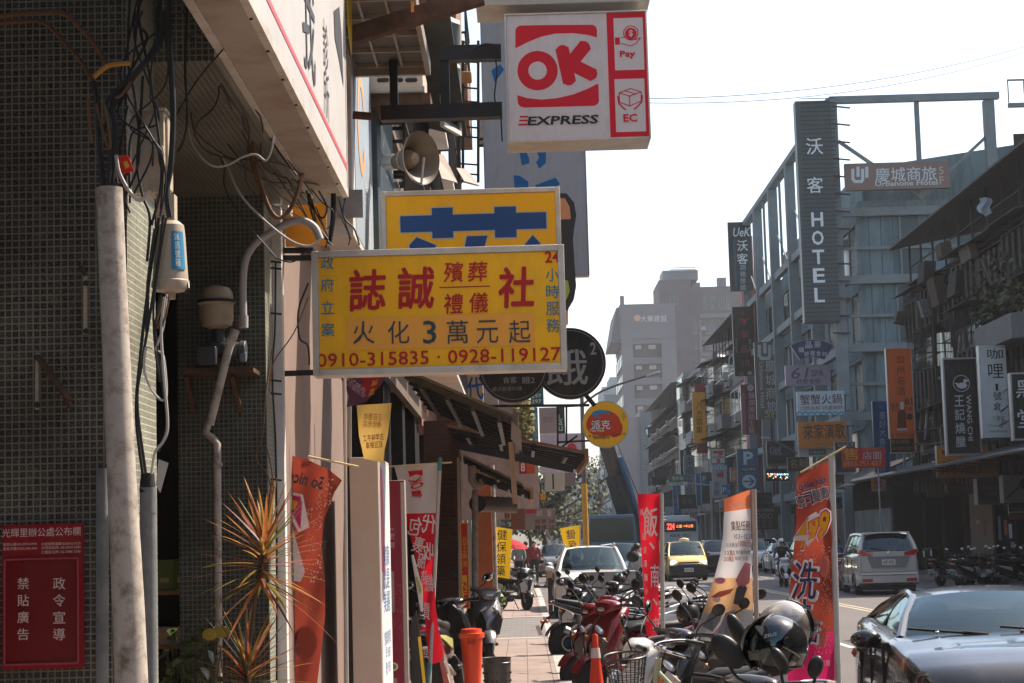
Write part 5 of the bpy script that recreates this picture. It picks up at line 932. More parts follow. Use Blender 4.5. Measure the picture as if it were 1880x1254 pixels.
# wall fittings on the front pillar
t = thing('wall_bracket', 'rusty diagonal iron bracket bolted to the tiles', 'bracket', at(75, 755, 7.97)); m = MB(CREAMP); m.beam(at(69, 648, 7.985), at(68, 752, 7.985), .022, .012); m.build('plate', t); m = MB(RUST); m.beam(at(70, 655, 7.97), at(128, 735, 7.9), .04, .012); m.beam(at(116, 720, 7.91), at(130, 748, 7.9), .03, .014); m.build('arm', t); m = MB(BLACKP)
for y in (656, 743): m.tube([at(68, y, 7.985), at(68, y, 7.962)], .014, 8)
m.build('bolt', t)
t = thing('wall_bracket', 'slim cream strap with two black bolts on the tiles beside the pole', 'bracket', at(157, 615, 7.97)); m = MB(CREAMP); m.beam(at(157, 505, 7.985), at(157, 614, 7.985), .025, .012); m.build('plate', t); m = MB(BLACKP)
for y in (520, 608): m.tube([at(158, y, 7.985), at(158, y, 7.96)], .013, 8)
m.build('bolt', t); m = MB(RUST); m.beam(at(148, 488, 7.98), at(157, 506, 7.97), .02, .01); m.build('tab', t)
# red notice holder
S = Sign('notice_board', 'red community notice holder with white writing on the tiles', 'notice board', 4, 963, 153, 1226, 7.965, .02, face='#8e0f1c', side='#8e0f1c')
RM = '#d8c8c4'
S.text('光輝里辦公處公布欄', 77, 977, 144, 16, RM); S.text('里辦公處:02-2974-2994', 38, 999, 62, 5.5, RM); S.text('里長手機:0932-246-650', 38, 1007, 62, 5.5, RM); S.text('大型傢俱清運:02-8512-3125', 113, 998, 72, 5.5, RM); S.text('大同派出所 :02-2972-3281', 113, 1005, 72, 5.5, RM); S.text('三重區公所 :02-2986-2345', 113, 1013, 72, 5.5, RM)
for i, ch in enumerate('禁貼廣告'): S.text(ch, 45, 1071+i*31, 21, 21, RM, lift=.022)
for i, ch in enumerate('政令宣導'): S.text(ch, 111, 1071+i*31, 22, 22, RM, lift=.022)
S.done(); m = MB(glass('acrylic', (.9, .85, .85), .95, .05)); f = S.fn(78, 1122, 134, 190, .016); m.poly([f(-.5, -.5), f(.5, -.5), f(.5, .5), f(-.5, .5)]); m.build('clear_pocket', S.t, smooth=0)
m = MB(M('pocket_rim', (.35, .06, .08), .25, coat=1)); 
for a, b in (((-.5, -.5), (.5, -.5)), ((.5, -.5), (.5, .5)), ((-.5, .5), (.5, .5)), ((-.5, -.5), (-.5, .5))): m.beam(f(*a), f(*b), .01, .008)
m.build('pocket_rim', S.t)
# ---- billboard box along the facade
t = thing('billboard', 'big rust streaked signboard jutting along the facade at top left', 'billboard', (-1.24, 10, 3.9)); bx0, bx1, by0, by1, bz0, bz1 = -1.37, -1.11, 6.2, 12.5, 3.93, 7.0
m = MB(M('board_back', (.33, .28, .235), .6, var=.1, scale=2, dirt=.55, dscale=1.6, dcol=(.14, .055, .02), bump=.1, bscale=8)); m.bx(bx0, bx1, by0, by1, bz0, bz1); m.build('case', t, bevel=.006)
m = MB(M('board_rim', (.5, .45, .4), .5, var=.1, dirt=.5, dscale=5, dcol=(.13, .06, .03))); m.bx(bx1-.03, bx1+.008, by0, by1+.004, bz0-.008, bz0+.04); m.bx(bx1-.02, bx1+.008, by1-.04, by1+.006, bz0+.04, bz1); m.bx(bx0-.004, bx0+.04, by0, by1, bz0-.01, bz0); m.build('rim', t, smooth=0)
m = MB(M('board_face', (.44, .43, .42), .5, var=.05, scale=1, dirt=.12, dscale=3)); fx = bx1+.004; m.poly([(fx, by0, bz0+.04), (fx, by1-.04, bz0+.04), (fx, by1-.04, bz1), (fx, by0, bz1)]); m.build('face', t, smooth=0)
B = lambda p, q: Vector((fx+.004, atx(p, q, fx).y, atx(p, q, fx).z)); m = MB(M('board_pink', (.55, .1, .12), .5, var=.1)); m.poly([(fx+.003, by0, bz0+.17), (fx+.003, by1-.04, bz0+.17), (fx+.003, by1-.04, bz0+.205), (fx+.003, by0, bz0+.205)])
m.mat(M('board_yellow', (.75, .48, .02), .5)); m.poly([B(632, -40), B(646, -60), B(645, 110), B(638, 60)]); m.mat(M('ink_brush', (.05, .055, .065), .6)); 
for ch, x, y, yy, h in (('我', 566, 40, .62, .62),):
    c = B(x, y); m.text(ch, lambda a, b: c+Vector((.001, a*yy, b*h)), .03)
c = B(598, 130); m.text('診\n所', lambda a, b: c+Vector((.001, a*.3, b*.6)), .0, .9); m.poly([B(612, 20), B(622, 12), B(626, 60), B(630, 160), B(622, 110), B(614, 70)])
m.build('lettering', t, smooth=0); m = MB(RUST); m.beam(at(412, 101, 9.1), at(516, 107, 9.1), .07, .06); m.beam(at(560, 342, 12.3), at(600, 340, 12.3), .05); m.build('bracket', t); m = MB(BLACKP)
for k in range(12): m.tube([(bx1-.02, by0+.3+k*.55, bz0-.009), (bx1-.02, by0+.3+k*.55, bz0-.016)], .008, 6)
m.build('screws', t)
# ---- pump on its bracket and its pipes
t = thing('water_pump', 'old cream pressure water pump on a rusty wall shelf', 'water pump', at(400, 690, 11.8)); k = 1/ppm(11.8); c = at(398, 598, 11.78)
m = MB(M('pump_tank', (.36, .30, .21), .5, var=.15, dirt=.5, dscale=6, dcol=(.1, .07, .04))); m.lathe([(14*k, -6*k), (27*k, 0), (31*k, 12*k), (31*k, 38*k), (35*k, 41*k), (35*k, 46*k), (31*k, 48*k), (30*k, 60*k), (24*k, 70*k), (8*k, 75*k), (0, 75*k)], c, n=28); m.build('tank', t); m = MB(BLACKP); m.tube([c+Vector((0, 0, 41.5*k)), c+Vector((0, 0, 47*k))], 36*k, 28); m.build('band', t)
m = MB(M('pump_body', (.06, .065, .07), .5, .3, var=.2, dirt=.4)); a = at(382, 655, 11.75); m.box(a, (36*k, .16, 34*k)); m.tube([at(385, 640, 11.8), at(440, 645, 11.8)], 17*k, 16); m.tube([at(440, 645, 11.76), at(452, 645, 11.76)], 20*k, 18); m.tube([at(400, 600, 11.8), at(402, 630, 11.8)], 12*k, 12); m.build('motor', t, bevel=.006)
m = MB(M('pump_cap', (.1, .14, .18), .4)); m.tube([at(442, 655, 11.72), at(452, 655, 11.72)], 9*k, 14); m.build('terminal_cap', t); m = MB(RUST); a = at(405, 684, 11.85); m.box(a, (134*k, .3, 8*k))
for x in (345, 430): m.beam(at(x, 688, 11.98), at(x+12, 760, 11.98), .03, .02); m.beam(at(x-4, 690, 11.72), at(x+12, 755, 11.97), .025, .02)
m.build('shelf', t)
m = MB(PVC); m.tube(px([(428, 615), (420, 640), (385, 780)], 11.68), .027, 14); m.tube(px([(383, 775), (378, 795), (392, 806), (399, 815), (402, 1300)], 11.85), .024, 14)
for y in (850, 1132): m.tube(px([(400, y), (400, y+6)], 11.85), .03, 14)
m.tube(px([(432, 605), (426, 622), (418, 632)], 11.68), .03, 14); m.build('water_pipe', t); m = MB(CABLEG); m.tube(spline(px([(447, 598), (447, 500), (462, 455), (500, 425), (545, 405), (575, 415), (588, 440)], 11.7), 6), .024, 12); m.tube(px([(447, 580), (447, 602)], 11.7), .03, 12); m.build('conduit', t)
cables('straw coloured wires down the edge of the second pillar', [([(500, 640), (488, 720), (482, 800), (470, 840), (490, 870), (502, 910), (498, 860), (488, 815)], 11.9, .004), ([(566, 545), (540, 610), (505, 660), (497, 690), (495, 720)], 11.9, .004)], CABLEB)
cables('black wires along the right edge of the second pillar', [([(506, 480), (505, 600), (500, 690), (506, 820), (508, 1000), (508, 1250)], 11.95, .006), ([(566, 520), (548, 570), (550, 620), (565, 635), (568, 670)], 12.2, .006)], CABLE)
m = MB(BLACKP)
for y in (480, 492, 575, 698, 722, 880): m.beam(at(497, y, 11.95), at(517, y+2, 11.95), .012)
tag(m.build('pipe_clips'), 'row of small black clips on the edge of the second pillar', 'bracket')
S = Sign('small_sign', 'half hidden amber sign behind the cable tangle', 'sign', 523, 372, 600, 452, 13.0, .05, '#c08418', '#8a6a3a'); S.done()
m = MB(GALV); m.tube(px([(634, 690), (634, 1300)], 14.6), .012, 8); m.tube(px([(641, 700), (641, 840)], 14.9), .02, 8); tag(m.build('pipe'), 'thin galvanised pipe on the pink wall next to the cream cabinet', 'pipe')
# ================================================================ plants at the pillar foot
def blade(mb, base, d, ln, w, droop, mats, rn):
    d = d.normalized(); side = d.cross(Vector((0, 0, 1))); side = side.normalized() if side.length > .01 else Vector((1, 0, 0)); up = side.cross(d); n = 7; L_ = []
    for i in range(n+1):
        s = i/n; p = base+d*ln*s-Vector((0, 0, droop*ln*s*s)); ww = w*(1-s)**.6*(.55+.45*min(1, s*5)); L_.append((p-side*ww, p+up*ww*.25, p+side*ww))
    for i in range(n):
        a, b = L_[i], L_[i+1]; mb.mat(mats[0]); mb.add([a[0], a[1], b[1], b[0]], [(0, 1, 2, 3)]); mb.mat(mats[1]); mb.add([a[1], a[2], b[2], b[1]], [(0, 1, 2, 3)])
LO = M('leaf_olive', (.15, .14, .025), .3, var=.3, scale=10, trans=.25, coat=.2); LR = M('leaf_red', (.36, .12, .05), .3, var=.3, scale=10, trans=.3, coat=.2); LG = M('leaf_orange', (.48, .24, .06), .3, var=.25, scale=10, trans=.3, coat=.2); LP = M('leaf_plum', (.10, .045, .04), .25, var=.3, scale=10, coat=.3)
t = thing('dracaena_plant', 'spiky red and olive leaved dracaena at the foot of the tiled pillar', 'plant', at(480, 1300, 11.3)); m = MB(M('stem_bark', (.12, .08, .05), .8, var=.3)); m.tube(spline(px([(462, 1320), (455, 1210), (462, 1160), (470, 1090), (478, 1040), (488, 985)], 11.3), 6), .012, 8); m.tube(spline(px([(462, 1320), (458, 1260), (450, 1215)], 11.25), 6), .012, 8); m.build('stem', t)
rn = random.Random(5)
for (hx, hy), nn, hh, Ls in (((487, 985), 84, 125, .5), ((455, 1215), 78, 100, .5)):
    m = MB(LO, LR)
    for i in range(nn):
        s = i/nn; c = at(hx-7*(1-s), hy+hh*(1-s)*.7, 11.3); az = i*2.4+rn.random()*.5; el = -.55+1.75*s+rn.uniform(-.15, .15); d = Vector((math.cos(az)*math.cos(el), math.sin(az)*math.cos(el), math.sin(el)))
        blade(m, c, d, Ls*rn.uniform(.75, 1.12)*(1-.2*s), .016, rn.uniform(.03, .22)*(1.3-s), rn.choice([(LO, LR), (LR, LG), (LO, LO), (LP, LR), (LG, LO), (LR, LP)]), rn)
    m.build('leaf_head', t, smooth=60)
t = thing('pothos_plant', 'dark broad leaved variegated plant in the gap by the second pillar', 'plant', at(360, 1300, 11.5)); m = MB(M('pothos_stem', (.05, .06, .02), .7))
PL = [M('pothos_leaf', (.03, .055, .018), .35, var=.4, scale=18, coat=.2), M('pothos_leaf_pale', (.16, .17, .05), .35, var=.4, scale=20, coat=.2), M('pothos_leaf_mid', (.05, .075, .02), .35, var=.4, scale=15, coat=.2)]
lf = MB(*PL)
for i in range(95):
    a = at(300+rn.random()*115, 1150+rn.random()**.7*150, 11.35+rn.random()*.35); m.tube([a, a+Vector((rn.uniform(-.05, .05), .05, -.15))], .003, 4); sz = rn.uniform(.03, .055); d = Vector((rn.uniform(-1, 1), -rn.random()*.7, rn.uniform(-.8, .5))).normalized(); s_ = d.cross(Vector((0, .5, 1))).normalized(); lf.mat(rn.choice([PL[0], PL[0], PL[2], PL[0], PL[1]])); q = [a-d*sz*.3, a+s_*sz*.6-d*sz*.1, a+s_*sz*.65+d*sz*.5, a+d*sz*1.5-Vector((0, 0, .012)), a-s_*sz*.65+d*sz*.5, a-s_*sz*.6-d*sz*.1]; mid = a+d*sz*.4+Vector((0, -.008, -.01)); lf.add(q+[mid], [(0, 1, 6), (1, 2, 6), (2, 3, 6), (3, 4, 6), (4, 5, 6), (5, 0, 6)])
for x, y in ((408, 1160), (385, 1165)): a = at(x, y, 11.3); lf.mat(M('leaf_yellowing', (.35, .26, .03), .4, var=.3)); lf.ell(a, (.045, .006, .035))
lf.build('leaves', t, smooth=50); m.build('stems', t)
# ================================================================ left side signs and shop fronts
RD = '#b0121e'; TQ = '#2a7a96'; NV = '#2c4450'
S = Sign('funeral_sign', 'yellow lightbox sign for a funeral service with red brush characters and phone numbers', 'sign', 571, 453, 1041, 686, 12.4, .2, '#ffba00', '#c4beb4', 12, rough=.4)
for i, ch in enumerate('政府立案'): S.text(ch, 601+i*.5, 483+i*41, 24, 25, TQ, .012)
S.text('誌', 675, 533, 66, 76, RD, .035, shear=.05); S.text('誠', 764, 529, 66, 76, RD, .035, shear=.05); S.text('社', 948, 528, 64, 74, RD, .04, shear=.05)
for ch, x, y in (('殯', 833, 500), ('葬', 877, 499), ('禮', 833, 558), ('儀', 879, 556)): S.text(ch, x, y, 35, 37, RD, .02, shear=.08)
S.rect(806, 526, 900, 528, RD); S.rect(635, 579, 983, 639, '#f0a840')
for ch, x in (('火', 668), ('化', 732), ('3', 789), ('萬', 840), ('元', 895), ('起', 954)): S.text(ch, x, 611-(x-668)*.006, 40 if ch != '3' else 25, 43, NV, .008)
S.text('0910-315835 · 0928-119127', 806, 656, 450, 25, RD, .022); S.text('24', 1014, 472, 28, 22, RD, .02)
for i, ch in enumerate('小時服務'): S.text(ch, 1014+i*.4, 505+i*31, 24, 25, TQ, .012)
S.done()
for a, b in (((500, 460), (575, 460)), ((500, 474), (575, 474)), ((497, 687), (575, 684))): S.arm(None, at(*a, 12.5), at(*b, 12.5), .035)
# ---- convenience store box
S = Sign('store_sign', 'white and red convenience store lightbox with the bold OK logo', 'sign', 926, 17, 1194, 263, 15, .42, '#c9c6c8', '#c4c0b8', 3, rough=.35)
OR = '#c8102a'
S.rect(1116, 18, 1192, 256, OR); S.rect(1127, 31, 1182, 131, '#c9c6c8'); S.rect(1129, 143, 1185, 244, '#c9c6c8')
def K(*p): return [((x/3.134)+860, y/3.134) for x, y in p]
S.shape(K((270, 280), (270, 175), (278, 158), (297, 148), (500, 145), (715, 144), (733, 155), (740, 175), (739, 217), (690, 203), (600, 192), (500, 195), (420, 212), (340, 244)), OR)
S.shape(K((281, 548), (340, 566), (420, 574), (510, 566), (600, 545), (680, 515), (740, 484), (748, 488), (751, 580), (745, 598), (725, 610), (320, 621), (297, 613), (284, 595)), OR)
S.disc(987, 130, 76, 76, OR, r0=.46); S.line(K((542, 298), (577, 455)), 25, OR); S.line(K((592, 362), (662, 275)), 25, OR); S.line(K((600, 375), (703, 426)), 25, OR)
for q in K((542, 298), (577, 455), (662, 275), (703, 426), (592, 362)): S.disc(q[0], q[1], 25, 25, OR, .0086)
S.text('EXPRESS', 1034, 221, 132, 17, '#2a2628', .04, shear=.18)
for y in (214.5, 221.5, 229): S.line([(953+(229-y)*.15, y+.3), (967+(229-y)*.15, y)], 3.4, OR)
S.text('Pay', 1152, 101, 29, 16, OR, .03); S.text('EC', 1157, 217, 26, 15, OR, .04)
S.disc(1158, 61, 29, 29, OR, r0=.87); S.disc(1158, 62, 22, 22, OR); S.text('$', 1158, 62, 8, 14, '#c9c6c8', .03, lift=.0105); S.line([(1140, 70), (1150, 68), (1156, 73), (1166, 73), (1176, 70), (1168, 80), (1158, 85), (1140, 80)], 1.6, OR); S.rect(1129, 69, 1138, 83, OR)
S.line([(1137, 171), (1157, 163), (1177, 169), (1177, 186), (1156, 195), (1137, 188), (1137, 171), (1156, 177), (1177, 169)], 1.7, OR); S.line([(1156, 177), (1156, 195)], 1.7, OR); S.line([(1146, 167), (1167, 173)], 1.4, OR); S.line([(1134, 177), (1136, 190), (1145, 199), (1149, 202)], 2.6, OR); S.line([(1179, 176), (1178, 188), (1169, 197), (1164, 201)], 2.6, OR)
S.done()
for a, b, w in (((806, 100), (920, 97), .12), ((700, 210), (922, 203), .12), ((722, 112), (724, 205), .065), ((816, 112), (818, 200), .075)): S.arm(None, at(*a, 15.2), at(*b, 15.2), w)
cables('thin black power cord on the bracket of the convenience sign', [([(905, 80), (912, 130), (908, 180), (918, 205), (922, 260)], 15.0, .006), ([(870, 90), (890, 82), (912, 84)], 15.0, .012)], CABLE, 'sign cords')
S = Sign('upper_sign', 'white sign box cropped by the top edge above the convenience sign', 'sign', 868, -80, 1196, 9, 15.05, .5, '#a9a6a2', '#b8b0a4'); S.done()
# ---- blue on yellow sign behind
S = Sign('yellow_sign', 'yellow lightbox with huge blue characters half hidden behind the funeral sign', 'sign', 700, 344, 1034, 640, 16.2, .22, '#f0b410', '#c2bcb2', 9)
BL = '#1d4a86'; WE = '#b8b4a4'
for g, c, l in ((2.5, WE, .008), (0, BL, .0095)):
    S.rect(733-g, 393-g, 1005+g, 424+g, c, l); S.rect(793-g, 381-g, 832+g, 438+g, c, l); S.rect(908-g, 379-g, 948+g, 437+g, c, l)
    S.shape([(752-g, 450), (765, 436-g), (800+g, 450), (800+g, 470), (752-g, 470)], c, l); S.shape([(850-g, 470), (857-g, 434-g), (895+g, 433-g), (885+g, 470)], c, l); S.shape([(950-g, 465), (978, 432-g), (992+g, 447), (992+g, 465)], c, l)
S.done()
# ---- tall white sign with blue brush writing
S = Sign('tall_sign', 'tall pale sign with blue brush characters behind the convenience sign', 'sign', 884, -90, 1075, 517, 24, .22, '#a6a7ab', '#9a9a9c', 2)
CB_ = '#1565a0'
S.shape([(902, 130), (918, 118), (926, 128), (908, 152)], CB_); S.shape([(953, 277), (962, 270), (972, 292), (972, 300), (958, 304)], CB_); S.shape([(978, 262), (1003, 266), (1002, 300), (990, 310), (984, 298), (990, 290)], CB_); S.shape([(943, 322), (955, 323), (970, 334), (970, 360), (945, 352)], CB_); S.shape([(983, 340), (1020, 326), (1028, 338), (1000, 358), (984, 356)], CB_); S.shape([(935, 372), (1030, 362), (1030, 380), (936, 392)], CB_); S.shape([(970, 395), (992, 392), (985, 470), (965, 480)], CB_); S.done()
# ---- odd shaped black outlined sign
t = thing('shaped_sign', 'black outlined sign with orange and green edge peeping beside the yellow signs', 'sign', at(1040, 600, 20)); Y_ = 20
out = [(940, 352), (1040, 355), (1054, 372), (1058, 395), (1054, 420), (1052, 440), (1056, 500), (1058, 525), (1054, 548), (1044, 565), (1040, 600), (940, 600)]
m = MB(M('sign_black', (.03, .03, .032), .4, var=.1)); m.prism(px(out, Y_), (0, .12, 0)); m.build('board', t, smooth=0)
m = MB(M('sign_orange', (.62, .28, .13), .5)); m.prism(px([(960, 362), (1037, 364), (1046, 380), (1048, 402), (960, 405)], Y_-.012), (0, .01, 0)); m.prism(px([(960, 560), (1043, 570), (1043, 596), (960, 596)], Y_-.012), (0, .01, 0)); m.build('orange_panel', t, smooth=0); m = MB(M('sign_lime', (.35, .42, .06), .5)); m.prism(px([(960, 515), (1043, 515), (1046, 535), (1040, 550), (960, 552)], Y_-.013), (0, .01, 0)); m.build('green_panel', t, smooth=0)
# ---- round black restaurant signs
def round_sign(name, label, cx, cy, r, Y, face, rimc, thick=.14, fn=None, ringc=None, group=None, rr=.93):
    S = Sign(name, label, 'sign', cx-2, cy-2, cx+2, cy+2, Y, .02, face, rimc, group=group)
    for o in kids(S.t): bpy.data.objects.remove(o)
    q = r/S.s; c = S.c; m = MB(S.sm if not isinstance(rimc, str) else M('rim_'+rimc, rimc, .4, var=.05)); m.tube([c, c+Vector((0, thick, 0))], q, 48); m.build('case', S.t); m = MB(S.fm); m.tube([c-Vector((0, .004, 0)), c+Vector((0, thick+.004, 0))], q*.965, 48); m.build('face', S.t)
    S.lift = .009
    if ringc: S.disc(cx, cy, 2*r*rr, 2*r*rr, ringc, r0=.985, n=48)
    return S
S = round_sign('round_sign', 'right round black restaurant sign with a big grey character and small 2', 1047, 667, 66, 22, '#101113', '#0c0c0d', ringc='#8d8d8b'); S.text('餓', 1040, 674, 78, 66, '#8d8d8b', .02); S.text('2', 1089, 640, 11, 23, '#8d8d8b', .02); S.done(); S.arm(None, at(1075, 725, 22.1), at(1092, 745, 22.1), .05)
S = round_sign('round_sign', 'left round black restaurant sign with small writing at its foot', 942, 675, 64, 21.6, '#101113', '#0c0c0d', ringc='#8d8d8b'); S.text('食客', 936, 698, 26, 12, '#8d8d8b', .008); S.text('餓2', 970, 698, 24, 13, '#8d8d8b', .012); S.text('義式創意料理', 931, 714, 55, 8, '#80807e'); S.text('食客', 942, 660, 90, 50, '#b0b0ae', .02); S.done()
S.arm(None, at(870, 746, 21.8), at(1082, 744, 21.8), .03)
# ---- round yellow snack shop sign
S = round_sign('round_sign', 'round yellow snack shop sign with a red splash and white characters', 1112, 779, 43, 30, '#f0b818', '#9c9a96', thick=.16); S.t['label'] = 'round yellow snack shop sign with a red splash hung before the crane boom'
S.disc(1108, 777, 62, 48, '#c4401c'); S.disc(1096, 780, 40, 38, '#c4401c', .0083); S.disc(1128, 786, 30, 34, '#c4401c', .0084); S.disc(1103, 760, 34, 14, '#2a86b4', .0092); S.disc(1108, 763, 20, 7, '#c4401c', .0097); S.text('派克', 1103, 780, 37, 19, '#173b4a', .05, lift=.0098); S.text('派克', 1103, 780, 35, 17, '#e4e8e6', .02, lift=.0108); S.text('Two Peck', 1096, 790.5, 28, 5, '#e6d8b8', .02, lift=.0105); S.text('香酥雞排', 1104, 803, 30, 6.5, '#7a4a10', .02); S.text('Chicken 派', 1136, 797, 24, 5, '#3a2a14', .01, shear=-.2); S.text('+ D +', 1145, 765, 6, 14, '#3a2a14'); S.text('★ D', 1086, 800, 12, 5, '#3a2a14'); S.done()
for a, b in (((1024, 747), (1080, 744)), ((1024, 812), (1084, 809)), ((1024, 745), (1024, 826)), ((1040, 745), (1040, 812)), ((1024, 826), (1060, 800))): S.arm(None, at(*a, 30.05), at(*b, 30.05), .03)
# ---- long facade sign boxes above the pink house
t = thing('facade_sign', 'slim white facade sign with a tan ring logo beyond the billboard', 'sign', (-1.45, 16, 4.1)); m = MB(WHITEM); m.bx(-1.595, -1.28, 14.9, 17.0, 4.06, 6.3); m.build('case', t, bevel=.008); fx = -1.276; m = MB(M('facade_bluegrey', (.27, .33, .38), .5, var=.08)); m.poly([(fx, 15.15, 4.12), (fx, 16.96, 4.12), (fx, 16.96, 6.25), (fx, 15.15, 6.25)]); m.build('face', t, smooth=0)
m = MB(M('tan_logo', (.55, .3, .16), .5)); c = Vector((fx+.004, 15.8, 5.15)); 
for i in range(28):
    a, b = 2*math.pi*i/28+.4, 2*math.pi*(i+1)/28+.4
    if i < 24: m.poly([c+Vector((0, math.cos(q)*r_, math.sin(q)*r_*1.15)) for q, r_ in ((a, .38), (b, .38), (b, .28), (a, .28))])
m.mat(M('ink_pale', (.6, .58, .55), .5)).text('診所\n中醫', lambda a, b: Vector((fx+.004, 16.3+a*.5, 4.5+b*.5)), .02); m.build('lettering', t, smooth=0); m = MB(RUST); m.tube(px([(648, 211), (684, 214)], 14.6), .032, 10); m.build('drain_stub', t); m = MB(GALV); m.bx(-1.40, -1.2, 14.86, 14.9, 4.2, 4.42); m.build('hinge', t)
t = thing('facade_sign', 'dark blue grey facade sign with pale specks behind the white one', 'sign', (-1.4, 18, 3.8)); m = MB(M('slate_sign', (.05, .075, .095), .45, var=.2)); m.bx(-1.58, -1.235, 17.1, 19.3, 3.7, 6.0); m.build('case', t, bevel=.008); m = MB(M('pale_specks', (.4, .34, .24), .5)); rn = random.Random(2)
for i in range(38): y, z = 17.3+rn.random()*1.8, 4+rn.random()**1.6*1.5; m.poly([(-1.231, y, z), (-1.231, y+.05, z), (-1.231, y+.05, z+.12*rn.random()), (-1.231, y, z+.03)])
m.build('face_pattern', t, smooth=0)
# ---- glazed canopy, loudspeaker, AC unit, casement, small vents
t = thing('canopy', 'dark sheet canopy on a pale metal grid at the top of the picture', 'canopy', (-1.2, 14.5, 5.5)); m = MB(M('canopy_sheet', (.09, .08, .075), .6, var=.3, dirt=.4)); m.bx(-1.7, -.68, 12.6, 15.35, 5.55, 5.565); m.build('sheet', t, smooth=0); m = MB(M('canopy_bar', (.30, .26, .22), .5, .3, var=.2, dirt=.3))
for k in range(6): m.bx(-1.7+k*.2, -1.68+k*.2, 12.6, 15.35, 5.52, 5.55)
for k in range(6): m.bx(-1.7, -.68, 12.9+k*.48, 12.93+k*.48, 5.515, 5.55)
m.bx(-.70, -.66, 12.6, 15.38, 5.46, 5.58); m.bx(-1.7, -.66, 15.35, 15.4, 5.46, 5.58); m.build('grid', t, smooth=0); m = MB(RUST); m.beam(at(640, 68, 13.2), at(885, -8, 13.2), .1, .12); m.mat(M('orange_tag', (.7, .25, .05), .5)).box(at(757, 12, 13.1), (.02, .01, .08)); m.build('beam', t)
t = thing('loudspeaker', 'big dull horn loudspeaker aimed out over the street', 'loudspeaker', at(760, 340, 16.6)); ax = Vector((.75, -.62, -.05)).normalized(); q = ax.to_track_quat('Z', 'Y').to_matrix(); c = at(772, 290, 16.5)
m = MB(M('horn_grey', (.12, .1, .08), .5, .3, var=.2, dirt=.4)); m.lathe([(.03, -.42), (.05, -.40), (.06, -.30), (.10, -.18), (.16, -.08), (.235, 0), (.24, .01), (.225, .005), (.15, -.07), (.09, -.16), (.05, -.25)], c, q, 36); m.build('horn', t); m = MB(M('horn_inner', (.26, .2, .14), .5, .2, var=.15)); m.lathe([(.10, -.2), (.085, -.12), (.05, -.06), (.02, -.05)], c, q, 20); m.build('inner_horn', t); m = MB(GALV); m.tube([c+Vector((.03, -.02, 0)), c+Vector((.0, 0, -.24))], .012, 6); m.tube([c-ax*.42, c-ax*.3], .07, 14); m.build('mount', t)
t = thing('ac_unit', 'cream air conditioner with rounded louvre slots above the loudspeaker', 'air conditioner', at(750, 200, 17)); a = at(712, 113, 16.9); b = at(787, 163, 16.9); m = MB(M('ac_cream', (.5, .42, .33), .5, var=.06, dirt=.3, dcol=(.2, .1, .05))); m.bx(a.x-.3, b.x-.05, 16.9, 17.7, b.z-.02, a.z); m.build('case', t, bevel=.015); m = MB(BLACKP)
for r_ in range(3):
    for k in range(3): p = at(703+k*26, 122+r_*12.5, 16.895); m.tube([p-Vector((.035, 0, 0)), p+Vector((.035, 0, 0))], [.02, .02], 10); m.ell(p-Vector((.035, 0, 0)), (.02, .012, .02)); m.ell(p+Vector((.035, 0, 0)), (.02, .012, .02))
m.build('louvre', t); m = MB(RUST); a = at(705, 170, 16.9); b = at(790, 192, 16.9); m.bx(a.x-.2, b.x, 16.95, 17.6, b.z, a.z); m.mat(ACW).bx(a.x-.2, b.x-.05, 16.9, 17.0, a.z+.002, a.z+.05); m.build('stand', t)
t = thing('casement_window', 'white casement window standing open over the street', 'window', at(825, 245, 21)); m = MB(WHITEM); A = at(812, 28, 21); Bq = at(841, 248, 21.2); C_ = [at(811, 30, 20.8), at(841, 42, 22), at(844, 246, 22), at(812, 228, 20.8)]
for i in range(4): m.beam(C_[i], C_[(i+1) % 4], .05, .05)
m.beam(C_[0].lerp(C_[3], .4), C_[1].lerp(C_[2], .4), .04, .04); m.build('frame', t); m = MB(CARGL); m.poly(C_); m.build('pane', t, smooth=0)
t = thing('balcony_rack', 'black pipe rack with drying clothes seen against the sky', 'rack', at(855, 330, 27)); m = MB(CAGE)
for x in (842, 850, 878): m.beam(at(x, 75, 27), at(x, 335, 27), .04)
for y in (85, 100, 112, 160, 185, 232, 250, 300, 318): m.beam(at(840, y, 27), at(880, y+3, 27), .022)
m.build('bars', t, smooth=0); m = MB(M('straw_basket', (.35, .17, .05), .8, var=.3)); m.box(at(856, 142, 26.9), (.16, .2, .14)); m.build('basket', t, bevel=.02)
for (x0, x1, y0, y1), l in (((797, 840, 282, 335), 'small slatted metal vent hood above the yellow sign'), ((838, 880, 308, 340), 'small pale window awning above the yellow sign')):
    t = thing('vent_hood', l, 'vent', at(x0, y1, 18.5)); m = MB(M('hood_sheet', (.4, .33, .27), .5, .2, var=.2, dirt=.3)); q = [at(x0, y0, 18.6), at(x0+18, y0+2, 18.6), at(x1, y1, 18.0), at(x0+14, y1-8, 18.0)]; m.prism(q, (0, 0, -.012)); m.build('sheet', t, smooth=0); m = MB(CAGE)
    for k in range(6): m.beam(q[0].lerp(q[3], k/6)+Vector((0, 0, -.03)), q[1].lerp(q[2], k/6)+Vector((0, 0, -.03)), .012)
    m.build('slats', t)
